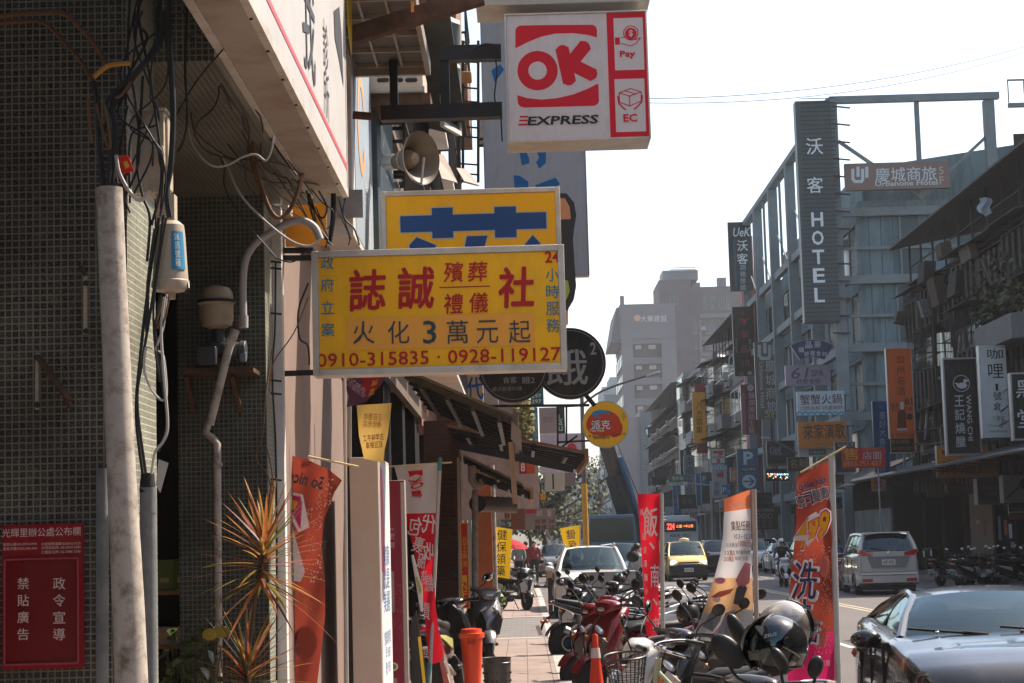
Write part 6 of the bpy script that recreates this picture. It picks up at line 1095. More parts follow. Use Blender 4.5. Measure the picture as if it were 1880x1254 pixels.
# ---- awnings over the pavement
def awning(label, wl, tip, Y0, Y1, col, fasc=True, th=.03, ribs=7, under=None, frame=True):
    t = thing('awning', label, 'awning', (wl[0], (Y0+Y1)/2, wl[1])); m = MB(M('awning_'+label[:12], col, .6, .1, var=.2, scale=2, dirt=.4, stretch=(.3, 1, 1))); (x0, z0), (x1, z1) = wl, tip; 
    m.prism([(x0, Y0, z0), (x1, Y0, z1), (x1, Y0, z1+th), (x0, Y0, z0+th)], (0, Y1-Y0, 0)); m.build('sheet', t, smooth=0); m = MB(BLACKP if not under else under); d = Vector((x1-x0, 0, z1-z0))
    for k in range(ribs): y = Y0+.05+(Y1-Y0-.1)*k/(ribs-1); m.beam(Vector((x0, y, z0-.04)), Vector((x1, y, z1-.04)), .05, .05)
    for k in range(4): p = Vector((x0, Y0, z0-.08))+d*(k+.6)/4.2; m.beam(p, p+Vector((0, Y1-Y0, 0)), .04, .05)
    m.build('ribs', t, smooth=0)
    if fasc: m = MB(M('fascia_'+label[:12], [k*1.15 for k in col], .6, var=.25, dirt=.35)); m.bx(x1-.02, x1+.03, Y0-.02, Y1+.02, z1-.13, z1+.06); m.build('fascia', t, smooth=0)
    return t
def XZ(a, b, Y): p = at(a, b, Y); return (p.x, p.z)
aw = awning('dark slatted awning with a grey end board over the pavement', XZ(752, 695, 19), XZ(946, 778, 19), 18.2, 22.5, (.10, .085, .075)); m = MB(M('timber_post', (.3, .2, .13), .8, var=.3, stretch=(8, 8, .6), dirt=.3)); m.beam(at(938, 812, 18.3), at(946, 925, 18.3), .085, .05); m.build('hanging_post', aw); m = MB(M('grey_board', (.22, .19, .17), .7, var=.2)); m.prism(px([(939, 772), (957, 792), (958, 830), (938, 806)], 18.15), (0, .05, 0)); m.build('end_board', aw, smooth=0)
awning('brown sheet awning with a black arm reaching to the lamp post', XZ(826, 790, 25.5), XZ(1072, 838, 25.5), 24.6, 28.5, (.26, .13, .065)); t = thing('support_frame', 'black folding arm under the brown sheet awning', 'bracket', at(900, 850, 24.5)); m = MB(BLACKP); m.beam(at(838, 818, 24.4), at(1053, 862, 24.4), .07, .09); m.beam(at(1050, 860, 24.4), at(1066, 836, 24.4), .05); m.build('arm', t)
awning('faded orange awning lower on the left with a pale edge', XZ(868, 868, 31), XZ(975, 905, 31), 29.8, 33, (.36, .17, .06), ribs=5)
awning('dull tin awning beneath the brown one', XZ(838, 832, 28.8), XZ(960, 892, 28.8), 28.6, 29.7, (.2, .17, .14), ribs=4, fasc=False)
t = thing('vent_duct', 'fat grey exhaust duct under the orange awning', 'duct', at(900, 920, 30)); m = MB(M('duct_grey', (.16, .14, .12), .5, .4, var=.2)); m.tube(px([(868, 925), (950, 928)], 30), .12, 18)
for k in range(8): m.tube(px([(872+k*10, 925+k*.3), (875+k*10, 925+k*.3)], 30), .13, 18)
m.build('duct', t); m = MB(BLACKP); m.tube([at(876, 925, 29.8), at(876, 925, 29.7)], .13, 18); m.build('fan_mouth', t)
t = thing('drain_pipe', 'grey elbow drain pipe at the brick pier', 'pipe', at(868, 1000, 27)); m = MB(PVC); m.tube(px([(866, 855), (866, 880), (872, 890), (884, 892)], 27), .055, 14); m.tube(px([(872, 900), (872, 1100)], 27.2), .045, 12); m.build('pipe', t)
t = thing('brick_pier', 'red brown brick pier behind the silver scooter', 'pillar', at(868, 1100, 27.6)); m = MB(brick_mat('red_brick', (.12, .045, .028), (.09, .036, .024), (.08, .07, .06), .21, .065, .008, .8, 'xz')); a = at(848, 1050, 27.6).x; m.bx(a-.5, a, 27.5, 28.1, 0, 3.4); m.build('shaft', t, smooth=0)
t = thing('orange_column', 'orange painted shop column beside the pharmacy banner', 'pillar', at(897, 1100, 34)); m = MB(M('orange_paint', (.42, .12, .04), .6, var=.2, dirt=.3)); a = at(893, 1050, 34); m.bx(a.x-.2, a.x+.12, 34, 34.4, 0, 3.0); m.build('shaft', t, smooth=0); m = MB(PVC); m.tube([(a.x+.16, 33.9, 0), (a.x+.16, 33.9, 3)], .035, 10); m.build('pipe', t)
m = MB(M('conduit_strap', (.3, .22, .16), .6, var=.3)); m.beam(at(841, 840, 24), at(845, 1120, 24), .03, .03); m.beam(at(848, 832, 24), at(850, 908, 24), .05, .02); tag(m.build('cable_trunking'), 'narrow wooden trunking strip on the dark shop front', 'trunking')
# ---- banners and light boxes at pavement level
t = thing('sign_cabinet', 'tall cream sheet metal sign cabinet standing by the pink wall', 'sign', at(668, 1300, 15.2)); m = MB(M('cabinet_cream', (.5, .42, .35), .5, var=.05, scale=2, dirt=.2, dscale=3, dcol=(.3, .22, .16))); a = at(641, 840, 15.2); b = at(694, 840, 15.2); m.bx(a.x, b.x, 15.2, 16.4, .0, a.z); m.build('case', t, bevel=.006); m = MB(M('cabinet_face', (.62, .62, .63), .4, var=.03)); fx = b.x+.003; m.poly([(fx, 15.24, .1), (fx, 16.36, .1), (fx, 16.36, a.z-.03), (fx, 15.24, a.z-.03)]); m.build('face', t, smooth=0)
m = MB(M('poster_pink', (.6, .16, .22), .5)); m.poly([(fx+.002, 15.3, a.z-.9), (fx+.002, 15.75, a.z-.95), (fx+.002, 15.55, a.z-.1), (fx+.002, 15.3, a.z-.06)]); m.mat(M('ink_blue_small', (.08, .2, .36), .5)); m.text('健康\n就是\n美麗', lambda q, w: Vector((fx+.003, 15.8+q*.7, 1.35+w*.55)), .02); m.text('營業時間\n早 9:00\n晚 9:30', lambda q, w: Vector((fx+.003, 15.8+q*.7, .75+w*.35)), .01); m.build('lettering', t, smooth=0); m = MB(BLACKP); m.bx(a.x-.03, a.x-.004, 15.25, 16.3, 0, a.z-.05); m.build('back_gap_shade', t, smooth=0)  # black sheet stands in for the shade in the gap beside the case
S = Sign('maroon_sign', 'tall maroon lightbox with small pale writing beside the cream cabinet', 'sign', 690, 884, 747, 1330, 17.2, .2, '#7d1236', '#a8a29c', 0); S.text('動於', 716, 985, 18, 12, '#c8a0a8'); S.text('國醇', 716, 1001, 18, 12, '#c8a0a8'); S.text('在地釀造', 714, 972, 18, 4, '#c8a0a8'); S.rect(702, 1050, 724, 1124, '#9a8488'); S.shape([(704, 1115), (720, 1105), (724, 1108), (724, 1124), (704, 1124)], '#7b7f86', .009); S.disc(721, 1224, 20, 16, '#c8c4b4'); S.disc(721, 1224, 13, 10, '#4d7a2c', .009); S.text('金獎', 722, 1250, 16, 10, '#c8b0a0'); rn = random.Random(3)
for i in range(40): S.disc(725+rn.random()*15, 1070+rn.random()*90, 2, 2, '#a04a5e', .009, n=6)
S.rect(740, 887, 746.5, 1330, '#a09a94'); S.done()
S = Sign('small_box_sign', 'cream box sign with blue strokes under the round black signs', 'sign', 858, 680, 886, 738, 22.6, .6, '#d0b48a', '#7a7468', yaw=.0); S.vtext('代', 872, 690, 736, 30, '#1c5aa8', .03); S.done()
S = Sign('number_sign', 'small teal address plate reading 297 twice', 'sign', 974, 706, 998, 744, 27, .03, '#2b6a72', '#2b6a72'); S.text('297', 985, 727, 18, 7, '#c8d4d0', .01); S.text('297', 985, 737, 18, 7, '#c8d4d0', .01); S.done()
S = Sign('street_sign', 'narrow blue vertical sign with pale marks below the address plate', 'sign', 977, 748, 988, 824, 46, .1, '#2a6f8e', '#3a5a64'); S.vtext('文具影印', 982.5, 756, 820, 7, '#a8c8d0', .01); S.done()
S = Sign('street_sign', 'taupe blank sign panel behind the thin bracket frame', 'sign', 990, 748, 1022, 796, 52, .2, '#8c7d78', '#6a625e'); S.text('會計', 1006, 770, 20, 12, '#7a6c66'); S.done()
S = Sign('street_sign', 'dark green vertical sign with pale Latin letters behind the bracket frame', 'sign', 1022, 742, 1037, 796, 54, .15, '#26372f', '#26372f'); S.vtext('Lau', 1029, 760, 792, 8, '#98a898', .01); S.done()
S = Sign('street_sign', 'broad pale pink sign panel far up the left side', 'sign', 992, 796, 1068, 868, 64, .2, '#b0a0a4', '#8c8286'); S.disc(1050, 824, 18, 22, '#b8222c'); S.rect(1022, 815, 1040, 866, '#c2b4a8'); S.done()
S = Sign('street_sign', 'small brown sign panel hanging below the pale pink one', 'sign', 1036, 868, 1056, 892, 66, .2, '#7a6660', '#5c5048'); S.done()
S = Sign('street_sign', 'cream box sign with a dark seam under the tin awnings', 'sign', 1000, 868, 1037, 900, 44, .5, '#b8ac98', '#8c8272'); S.rect(1014, 870, 1017, 898, '#3a3630'); S.done()
S = Sign('street_sign', 'small red and orange poster behind the awning post', 'sign', 953, 842, 982, 870, 38, .05, '#c8501c', '#7a4a30'); S.rect(953, 842, 967, 870, '#b0182a'); S.text('8', 960, 858, 8, 16, '#e0c8b8', .02); S.done()
S = Sign('price_board', 'flapping food price board with faded photos over the pavement', 'sign', 938, 934, 1020, 973, 42, .03, '#8c7a70', '#4a423e'); S.rect(938, 934, 964, 972, '#7a4a34'); S.text('古早 20', 1000, 957, 36, 8, '#5a1a1c', .02); S.text('雞排 25', 1000, 968, 36, 8, '#5a1a1c', .02); S.text('起司', 990, 942, 10, 10, '#c8bcb4', .02); S.rect(965, 935, 986, 943, '#a82a30'); S.rect(1005, 936, 1012, 948, '#a89c94'); S.done()
m = MB(GALV); m.beam(at(1003, 972, 42), at(1023, 1012, 42), .04); m.build('stay', S.t)
S = Sign('vertical_banner', 'red and yellow vertical shop banner on the dark shop front', 'banner', 846, 960, 861, 1116, 25, .03, '#c8201c', '#d8a020', 2); S.vtext('谷王麻油 INFO', 853, 985, 1112, 9, '#e0a420', .02); S.done()
S = Sign('warning_sign', 'tiny orange diamond warning sign by the awning post', 'sign', 926, 938, 936, 952, 33, .02, '#c8860f', '#3a3022'); S.line([(927, 945), (931, 939), (935, 945), (931, 951), (927, 945)], 1, '#2a2218'); S.done()
S = Sign('lantern_sign', 'small orange lamp sign under the tin awnings', 'sign', 992, 906, 1002, 918, 40, .06, '#e09018', '#b06a10'); S.done()
# ---- sandwich boards, bins, cone
t = thing('sandwich_board', 'black framed folding board with a yellow poster at the pavement edge', 'sign board', at(770, 1300, 17.4)); m = MB(BLACKP); m.prism(px([(752, 1150), (764, 1120), (796, 1320), (756, 1320)], 17.4), (0, .04, 0)); m.build('frame', t, smooth=0); m = MB(M('poster_yellow', (.7, .45, .03), .5)); m.prism(px([(767, 1170), (772, 1168), (786, 1290), (780, 1290)], 17.39), (0, .01, 0)); m.build('poster', t, smooth=0)
t = thing('sandwich_board', 'chrome edged menu board leaning in front of the plate 053 scooter', 'sign board', at(815, 1300, 18.4)); m = MB(BLACKP); m.prism(px([(785, 1215), (804, 1190), (846, 1320), (790, 1320)], 18.4), (0, .03, 0)); m.build('frame', t, smooth=0); m = MB(CHROME); m.prism(px([(804, 1166), (808, 1165), (850, 1320), (845, 1320)], 18.38), (0, .04, 0)); m.build('edge', t, smooth=0); m = MB(M('poster_red', (.45, .12, .1), .4, var=.4, scale=9)); m.prism(px([(806, 1210), (812, 1205), (842, 1318), (826, 1318)], 18.37), (0, .008, 0)); m.build('poster', t, smooth=0)
t = thing('leaflet_board', 'white tilted leaflet board behind the red bakery flag', 'sign board', at(765, 1120, 17.6)); m = MB(M('leaflet_white', (.6, .6, .58), .5, var=.1)); m.prism(px([(755, 1020), (759, 1018), (776, 1080), (776, 1124), (772, 1122)], 17.6), (0, .02, 0)); m.build('panel', t, smooth=0); m = MB(M('leaflet_green', (.35, .4, .1), .5, var=.4, scale=20)); m.prism(px([(762, 1060), (766, 1058), (775, 1085), (770, 1090)], 17.59), (0, .005, 0)); m.build('picture', t, smooth=0)
t = thing('rubbish_bin', 'bright orange plastic bin with a rimmed lid on the pavement', 'bin', at(868, 1270, 20.8)); m = MB(M('bin_orange', (.75, .07, .02), .35, var=.04, coat=.3)); c = at(868, 1267, 20.8); c.z = 0; m.lathe([(.085, 0), (.12, .6), (.125, .62)], c, n=28); m.build('body', t); m = MB(M('bin_orange', (.75, .07, .02))); m.lathe([(.13, .60), (.14, .61), (.14, .655), (.118, .66), (.11, .70), (.02, .71)], c, n=28); m.build('lid', t); m = MB(M('bin_orange_dark', (.5, .05, .02), .4)); m.box(c+Vector((0, -.13, .55)), (.09, .03, .02)); m.box(c+Vector((-.04, -.125, .58)), (.012, .02, .06)); m.box(c+Vector((.04, -.125, .58)), (.012, .02, .06)); m.build('handle', t)
t = thing('metal_bin', 'perforated grey metal bin at the front of the pavement', 'bin', at(914, 1280, 20)); c = at(914, 1280, 20); c.z = 0; m = MB(M('bin_zinc', (.10, .095, .09), .4, .7, var=.25, scale=8, dirt=.3)); m.lathe([(.13, 0), (.145, .42), (.15, .425), (.15, .435), (.142, .43), (.128, .02)], c, n=32); m.lathe([(.148, .38), (.152, .385), (.148, .39)], c, n=32); m.build('shell', t); m = MB(BLACKP)
for k in range(16):
    for z in (.12, .2, .28): a = 2*math.pi*k/16; r_ = .13+.015*z/.42; m.ell(c+Vector((math.cos(a)*(r_+.003), math.sin(a)*(r_+.003), z)), (.009, .009, .012), n=6, k=5)
m.build('holes', t)
t = thing('traffic_cone', 'orange red traffic cone with a pale band at the kerb', 'traffic cone'); c = at(1096, 1280, 19.6); c.z = ROAD; m = MB(M('cone_orange', (.55, .04, .015), .4, var=.08, dirt=.3)); h_ = at(1096, 1164, 19.6).z-ROAD; m.lathe([(.105, .03), (.03, h_-.12), (.03, h_-.015), (.02, h_)], c, n=24); m.build('cone', t); m = MB(M('cone_orange', (.8, .06, .02))); m.box(c+Vector((0, 0, .017)), (.28, .28, .03)); m.build('base', t, bevel=.01); m = MB(M('cone_band', (.5, .42, .4), .3)); m.lathe([(.052, h_-.24), (.043, h_-.14)], c, n=24); m.build('band', t); t.location = (0, 0, 0)
t = thing('utility_cabinet', 'plain grey cabinet box standing before the white crossover', 'cabinet', at(1117, 1105, 42.6)); a = at(1070, 1053, 42.6); b = at(1166, 1050, 42.6); m = MB(M('cabinet_grey', (.30, .29, .28), .6, var=.1, dirt=.2)); m.bx(a.x, b.x, 42.6, 43.1, ROAD, a.z); m.bx(a.x-.02, b.x+.02, 42.58, 43.12, a.z, a.z+.03); m.build('case', t, bevel=.01); m = MB(BLACKP); m.bx((a.x+b.x)/2+.1, (a.x+b.x)/2+.11, 42.59, 42.6, ROAD+.1, a.z-.03); m.build('door_seam', t, smooth=0)
m = MB(BLACKP); m.beam((.56, 43.4, -.1), (.56, 43.4, .95), .1, .1); m.mat(M('post_tan', (.4, .24, .14), .6)).bx(.50, .62, 43.34, 43.46, .82, .98); tag(m.build('kerb_post'), 'black post with a tan top casting a shadow on the pavement', 'post')
# ================================================================ right side signs
G2 = 'signs along the right side of the street'
def frame_arm(S, x0, x1, ys, d=.2, Xw=15.95, w=.04):
    m = MB(CAGE); Y = S.Y+d; Xw = 17.1 if Y < 83 else Xw
    for y in ys: a = at(x0, y, Y); m.beam(a, Vector((Xw, Y, a.z)), w)
    a = at(x0+4, ys[0], Y); b = at(x0+4, ys[-1], Y); m.beam(a, b, w); a2 = a.copy(); a2.x = Xw-.3; b2 = b.copy(); b2.x = Xw-.3; m.beam(a2, b2, w)
    m.build('bracket', S.t, smooth=0)
S = Sign('hotel_sign', 'tall dark slatted vertical sign spelling HOTEL on the blue steel frame', 'sign', 1468, 178, 1534, 596, 93.0, .7, '#3c474a', '#2d3335', group=G2)
for i in range(52): y = 181+i*8; f = S.fn(1468.5+((y-178)*.025)+32, y, 64, 1.4, .03); S.L.mat(M('slat_dark', (.02, .025, .027), .6)).poly([f(-.5, -.5), f(.5, -.5), f(.5, .5), f(-.5, .5)])
CH = '#c2cdd0'
S.text('沃', 1495, 269, 31, 31, CH, .01, lift=.06); S.text('客', 1496, 340, 30, 30, CH, .01, lift=.06)
for ch, y in (('H', 403), ('O', 437), ('T', 472), ('E', 506), ('L', 542)): S.text(ch, 1500+(y-400)*.03, y, 22 if ch != 'L' else 19, 27, CH, .02, lift=.06)
S.done(); m = MB(CAGE)
for k in range(14): a = at(1530, 195+k*32, 93.3); m.beam(a, a+Vector((.9, .5, 0)), .07)
m.build('bracket', S.t, smooth=0)
def vs(name, label, x0, y0, x1, y1, Y, face, side='#8a8c8c', th=.25, rim=0, arms=None, edge=True):
    S = Sign(name, label, 'sign', x0, y0, x1, y1, Y, th, face, side, rim, group=G2)
    if arms: frame_arm(S, x1-2, None, arms)
    return S
S = vs('blade_sign', 'black vertical hotel sign with handwritten letters topmost at the red pillar', 1338, 406, 1381, 536, 130.5, '#232c2f'); S.text('UeK', 1362, 426, 32, 17, '#b6bfc2', .01, shear=.2); S.text('沃', 1363, 451, 20, 20, '#b6bfc2', .01); S.text('客', 1363, 475, 20, 20, '#b6bfc2', .01); S.vtext('商務旅館', 1364, 485, 534, 11, '#8f999c'); S.rect(1349, 440, 1351, 532, '#1f5960'); S.done()
m = MB(CAGE); m.beam(at(1383, 400, 131), at(1393, 700, 131), .15); m.beam(at(1389, 400, 131), at(1399, 700, 131), .12)
for k in range(20): m.beam(at(1383+k*.4, 405+k*15, 131), at(1390+k*.4, 405+k*15, 131), .08)
m.build('ladder_frame', S.t, smooth=0)
S = vs('blade_sign', 'dark brown vertical sign with red characters and a small bowl emblem', 1346, 562, 1386, 691, 129.5, '#241d1a'); S.shape([(1356, 585), (1376, 585), (1370, 590), (1369, 596), (1363, 596), (1362, 590)], '#8c3a3c'); S.text('令', 1364, 576, 6, 10, '#5a6258'); S.text('御', 1367, 614, 14, 13, '#8c3f42', .005); S.text('品', 1367, 641, 13, 14, '#8c3f42', .005); S.text('川', 1368, 667, 13, 14, '#8c3f42', .005); S.text('二  樓', 1369, 685, 22, 6, '#a09a94'); S.vtext('風味料理', 1352, 621, 648, 4, '#7d6e68'); S.vtext('麵食', 1377, 621, 646, 5, '#7d6e68'); S.done()
S = vs('blade_sign', 'taupe vertical hotel sign with white arch logo and 5F at its foot', 1387, 627, 1435, 770, 118, '#5a544c', arms=(632, 665, 700, 740)); LG2 = '#93a0a4'
def ulogo(S, x, y, k, c):
    S.line([(x-14*k, y-10*k), (x-14*k, y+8*k), (x-10*k, y+13*k), (x+3*k, y+13*k), (x+5*k, y+9*k), (x+5*k, y-10*k)], 6*k, c); S.line([(x-4*k, y-14*k), (x-4*k, y+2*k)], 6*k, c); S.line([(x+13*k, y-14*k), (x+13*k, y+4*k)], 6*k, c)
ulogo(S, 1408, 645, 1, LG2)
for i, ch in enumerate('慶城商旅'): S.text(ch, 1415+i*.7, 672+i*25, 20, 22, LG2, .008)
f = S.fn(1399, 707, 8, 84); fr = lambda a, b: f(b, -a); S.L.mat(M('ink_'+LG2, LG2)).text('Urbanone Hotel', fr); S.text('5F', 1415, 760, 23, 14, '#8d8a5e', .015); S.done()
S = vs('blade_sign', 'maroon vertical clinic sign with pale characters behind the taupe one', 1361, 705, 1394, 798, 127, '#571f26'); S.disc(1378, 712, 13, 13, '#8d8688'); S.vtext('醫康美慈生醫', 1380, 720, 797, 12, '#9c8c8e', .006); S.rect(1362, 722, 1369, 798, '#72504f'); S.done()
# big name board on the teal wall
S = Sign('name_board', 'brown horizontal hotel name board with white arch logo on the teal wall', 'sign', 1550, 297, 1745, 348, 93.3, .3, '#71605a', '#54463f', group=G2); ulogo(S, 1579, 321, .95, '#a9b6ba'); S.text('慶城商旅', 1663, 320, 114, 27, '#a9b6ba', .011); S.text('Urbanone Hotel', 1664, 336, 116, 10, '#a9b6ba', .012); S.text('5', 1728, 313, 9, 15, '#968f86', .015); S.text('F', 1729, 331, 9, 15, '#968f86', .015); S.done()
# fan shaped sign
t = thing('fan_sign', 'navy fan shaped club sign above the lilac spa sign', 'sign', at(1491, 665, 95), 0, G2); pts = []
cx, cy = 1491, 690
for i in range(13): a = R(122-64*i/12); pts.append((cx+math.cos(a)*74, cy-math.sin(a)*66))
for i in range(13): a = R(58+64*i/12); pts.append((cx+math.cos(a)*42, cy-math.sin(a)*35))
m = MB(M('fan_rim', (.3, .34, .4), .5)); m.prism(px([(cx+(x-cx)*1.03, cy+(y-cy)*1.02+.5) for x, y in pts], 95), (0, .2, 0)); m.build('case', t, smooth=0); m = MB(M('fan_navy', (.022, .032, .085), .5)); m.prism(px(pts, 94.98), (0, -.02, 0)); m.build('face', t, smooth=0); m = MB(M('fan_ink', (.4, .44, .5), .5))
for ch, x, y, h_ in (('晶', 1485, 633, 13), ('豪', 1501, 632, 13), ('舒', 1481, 650, 9), ('壓', 1492, 649, 9), ('會', 1503, 649, 9), ('館', 1514, 650, 9), ('囍', 1471, 642, 10)): c = at(x, y, 94.95); m.text(ch, lambda a, b: c+Vector((a*h_/ppm(95), 0, b*h_/ppm(95))), .01)
m.build('lettering', t, smooth=0)
S = vs('box_sign', 'lilac spa sign with looping 61 under the fan sign', 1442, 670, 1524, 708, 96, '#7c7588', arms=(680, 700)); S.text('61', 1468, 685, 30, 20, '#30304a', .0, shear=.25); S.text('SPA', 1501, 685, 23, 12, '#30304a', .015); S.text('舒壓會館', 1484, 700, 44, 9, '#30304a', .01); S.done()
S = vs('box_sign', 'pale blue hotpot sign with brown characters and a wave along its foot', 1463, 718, 1550, 762, 92, '#8fa2ac', arms=(726, 755)); S.text('蟹蟹火鍋', 1507, 733, 77, 19, '#4a2018', .011); S.text('活體海鮮·特選鍋物', 1508, 749, 80, 8, '#6a4a20', .008)
for i in range(8): S.disc(1468+i*11, 762, 13, 14, '#3a7f8e', a0=0, a1=180, r0=.55)
S.done()
S = vs('box_sign', 'amber karaoke sign with bold black brush characters below the hotpot sign', 1465, 774, 1553, 822, 91, '#93591c', arms=(782, 815)); S.text('來家演歌', 1513, 792, 76, 28, '#1a1512', .011); S.text('日本料理', 1512, 815, 40, 7, '#5a5040'); S.done()
S = vs('box_sign', 'white strip sign with a dark block under the amber karaoke sign', 1466, 823, 1532, 838, 91.5, '#8c9496'); S.rect(1485, 825, 1516, 835, '#2c3a42'); S.text('手機維修', 1500, 830, 28, 7, '#9aa4a8'); S.done()
S = vs('box_sign', 'black wine shop panel half hidden by the red shop sale sign', 1533, 811, 1571, 868, 86, '#15191b', '#6a6e70', rim=1.5); S.text('加州名酒', 1552, 817, 30, 7, '#8c9294'); S.done()
S = vs('box_sign', 'dark green low sign with pale text beside the shop curtain', 1530, 871, 1550, 898, 88, '#1d2624'); S.text('話題', 1540, 890, 14, 7, '#7c8482'); S.done()
S = vs('box_sign', 'black handwritten hotel panel at the foot of the blue building', 1408, 809, 1459, 855, 103, '#111619', '#54483a', rim=1); S.text('UeK', 1425, 826, 22, 14, '#78858c', .0, shear=.2); S.text('UPPERKERHOTEL', 1432, 834, 32, 3.5, '#68747a'); S.rect(1410, 851, 1458, 853, '#6a4a28'); S.done()
S = vs('box_sign', 'brown shop sign with gold characters under the black hotel panel', 1446, 839, 1486, 866, 99, '#332e2a', '#5d564f', rim=1); S.text('名新', 1466, 851, 32, 16, '#857548', .008); S.done()
S = vs('led_board', 'dark display board with scattered coloured lights', 1405, 861, 1448, 883, 104, '#0d1012'); rn = random.Random(4)
for i in range(60): x, y = 1408+rn.random()*38, 869+rn.random()*rn.random()*11; S.rect(x, y, x+1.6, y+1.6, M('led_%d' % (i % 5), [(.9, .2, .1), (.1, .4, 1), (.9, .8, .2), (.2, .8, .9), (.9, .9, .9)][i % 5], .4, emit=.9, var=0))
S.done()
S = vs('parking_sign', 'tall blue parking sign with a white P and arrow in a ring', 1354, 824, 1393, 901, 111, '#2c4f68', '#22404f'); S.text('P', 1374, 841, 18, 24, '#9fb0b8', .026); S.rect(1360, 857, 1389, 866, '#101a20'); S.text('平面停車場', 1374, 861.5, 26, 6, '#9fb0b8'); S.disc(1375, 884, 25, 25, '#9fb0b8'); S.line([(1365, 884), (1383, 884)], 3, '#2c4f68'); S.line([(1376, 877), (1384, 884), (1376, 891)], 3, '#2c4f68'); S.done()
S = vs('store_sign', 'white convenience sign with a big red and orange 7 on the right', 1305, 823, 1332, 852, 140, '#a6aaa8', '#3a4a42', rim=1.5); S.shape([(1309, 828), (1328, 827), (1328, 832), (1322, 841), (1322, 850), (1316, 850), (1316, 840), (1320, 833), (1309, 833)], '#a8301c'); S.rect(1308, 836.5, 1330, 842, '#a6aaa8'); S.text('ELEVEN', 1319, 839.3, 21, 4.4, '#1e3a2c', .02); S.done()
S = vs('box_sign', 'small strip of blue and white service icons below the 7 sign', 1306, 854, 1335, 863, 139, '#4a7ea2')
for i in range(3): S.rect(1307+i*9.6, 855, 1315+i*9.6, 862, '#93a8b4'); S.disc(1311+i*9.6, 858.5, 3, 4, '#2f5f82')
S.done()
S = vs('box_sign', 'grey menswear sign with a red bird mark and blue characters', 1308, 864, 1335, 912, 138, '#84898a'); S.disc(1322, 872, 13, 9, '#8c2230'); S.rect(1325, 866, 1328, 877, '#8c2230'); S.vtext('男飾', 1316, 884, 911, 9, '#2c3c66', .008); S.done()
S = vs('parking_sign', 'little blue square sign with a white P before the menswear sign', 1325, 890, 1341, 908, 130, '#2a6088'); S.text('P', 1330, 899, 6, 9, '#b0bcc0', .02); S.text('m', 1337, 902, 5, 3, '#b0bcc0'); S.done()
S = vs('box_sign', 'small orange panel sign beside the tall blue parking sign', 1341, 858, 1353, 884, 125, '#8a6246'); S.vtext('涼麵', 1347, 862, 882, 6, '#b4a08c'); S.done()
S = vs('dumpling_sign', 'yellow vertical sign with black brush characters on a red backing', 1272, 720, 1296, 814, 158, '#c08410', '#8a8a80'); S.vtext('八方雲集', 1284, 738, 796, 12, '#2a1a10', .008); S.done(); m = MB(M('sign_maroon', (.17, .02, .025), .5)); a = at(1275, 704, 158.4); b = at(1300, 832, 158.4); m.bx(a.x, b.x, 158.4, 158.7, b.z, a.z); m.build('red_backing', S.t, smooth=0)
S = vs('blade_sign', 'tall grey vertical hardware sign with dark blue characters', 1256, 836, 1276, 926, 162, '#6f7274'); S.vtext('東鼎五金', 1266, 838, 910, 14, '#1c3a4c', .01); S.done()
S = vs('blade_sign', 'thin dark vertical sign left of the hardware sign', 1249, 826, 1256, 880, 164, '#25302f'); S.done()
S = vs('blade_sign', 'saturated blue vertical sign under the street name plate', 1236, 892, 1250, 952, 160, '#1d5074'); S.vtext('國術館', 1243, 894, 945, 8, '#4f7c94'); S.done()
S = vs('blade_sign', 'bright blue slim vertical sign with a pale edge', 1278, 870, 1288, 928, 150, '#235f80'); S.done()
S = vs('box_sign', 'dark brown framed sign right of the bright blue slim one', 1287, 867, 1310, 925, 148, '#3a3430', '#57696a', rim=1.2); S.rect(1288, 873, 1298, 888, '#2a5f7e'); S.text('P', 1293, 879, 5, 9, '#8ea0a8', .02); S.done()
S = vs('box_sign', 'black sign with grey lettering under the hardware sign', 1245, 908, 1280, 934, 156, '#151d1c'); S.text('豪華', 1262, 920, 22, 12, '#4a5856', .008); S.done()
S = vs('box_sign', 'dark green sign with rows of small characters behind the points flag', 1384, 904, 1418, 934, 118, '#17211e', '#303836', rim=1); S.text('客家大飯館', 1402, 912, 28, 7, '#454d3a'); S.text('四神湯肉圓', 1402, 922, 28, 7, '#454d3a'); S.done()
S = vs('box_sign', 'brown menu board with three rings above a doorway', 1385, 939, 1428, 972, 108, '#2c2723')
for i in range(3): S.disc(1392+i*11, 947, 9, 9, '#8c857c', r0=.75); S.text('麵飯湯'[i], 1392+i*11, 957, 7, 7, '#6a645c'); S.text('線菜飲'[i], 1392+i*11, 966, 7, 7, '#6a645c')
S.done()
S = vs('box_sign', 'white low shop front board with a printed pattern behind the bus', 1238, 935, 1280, 962, 170, '#85898a'); S.text('水果行', 1260, 948, 30, 14, '#5a5460', .008); S.done()
S = vs('box_sign', 'pale blue low board left of the bus roof', 1222, 930, 1236, 962, 172, '#7f9096'); S.done()
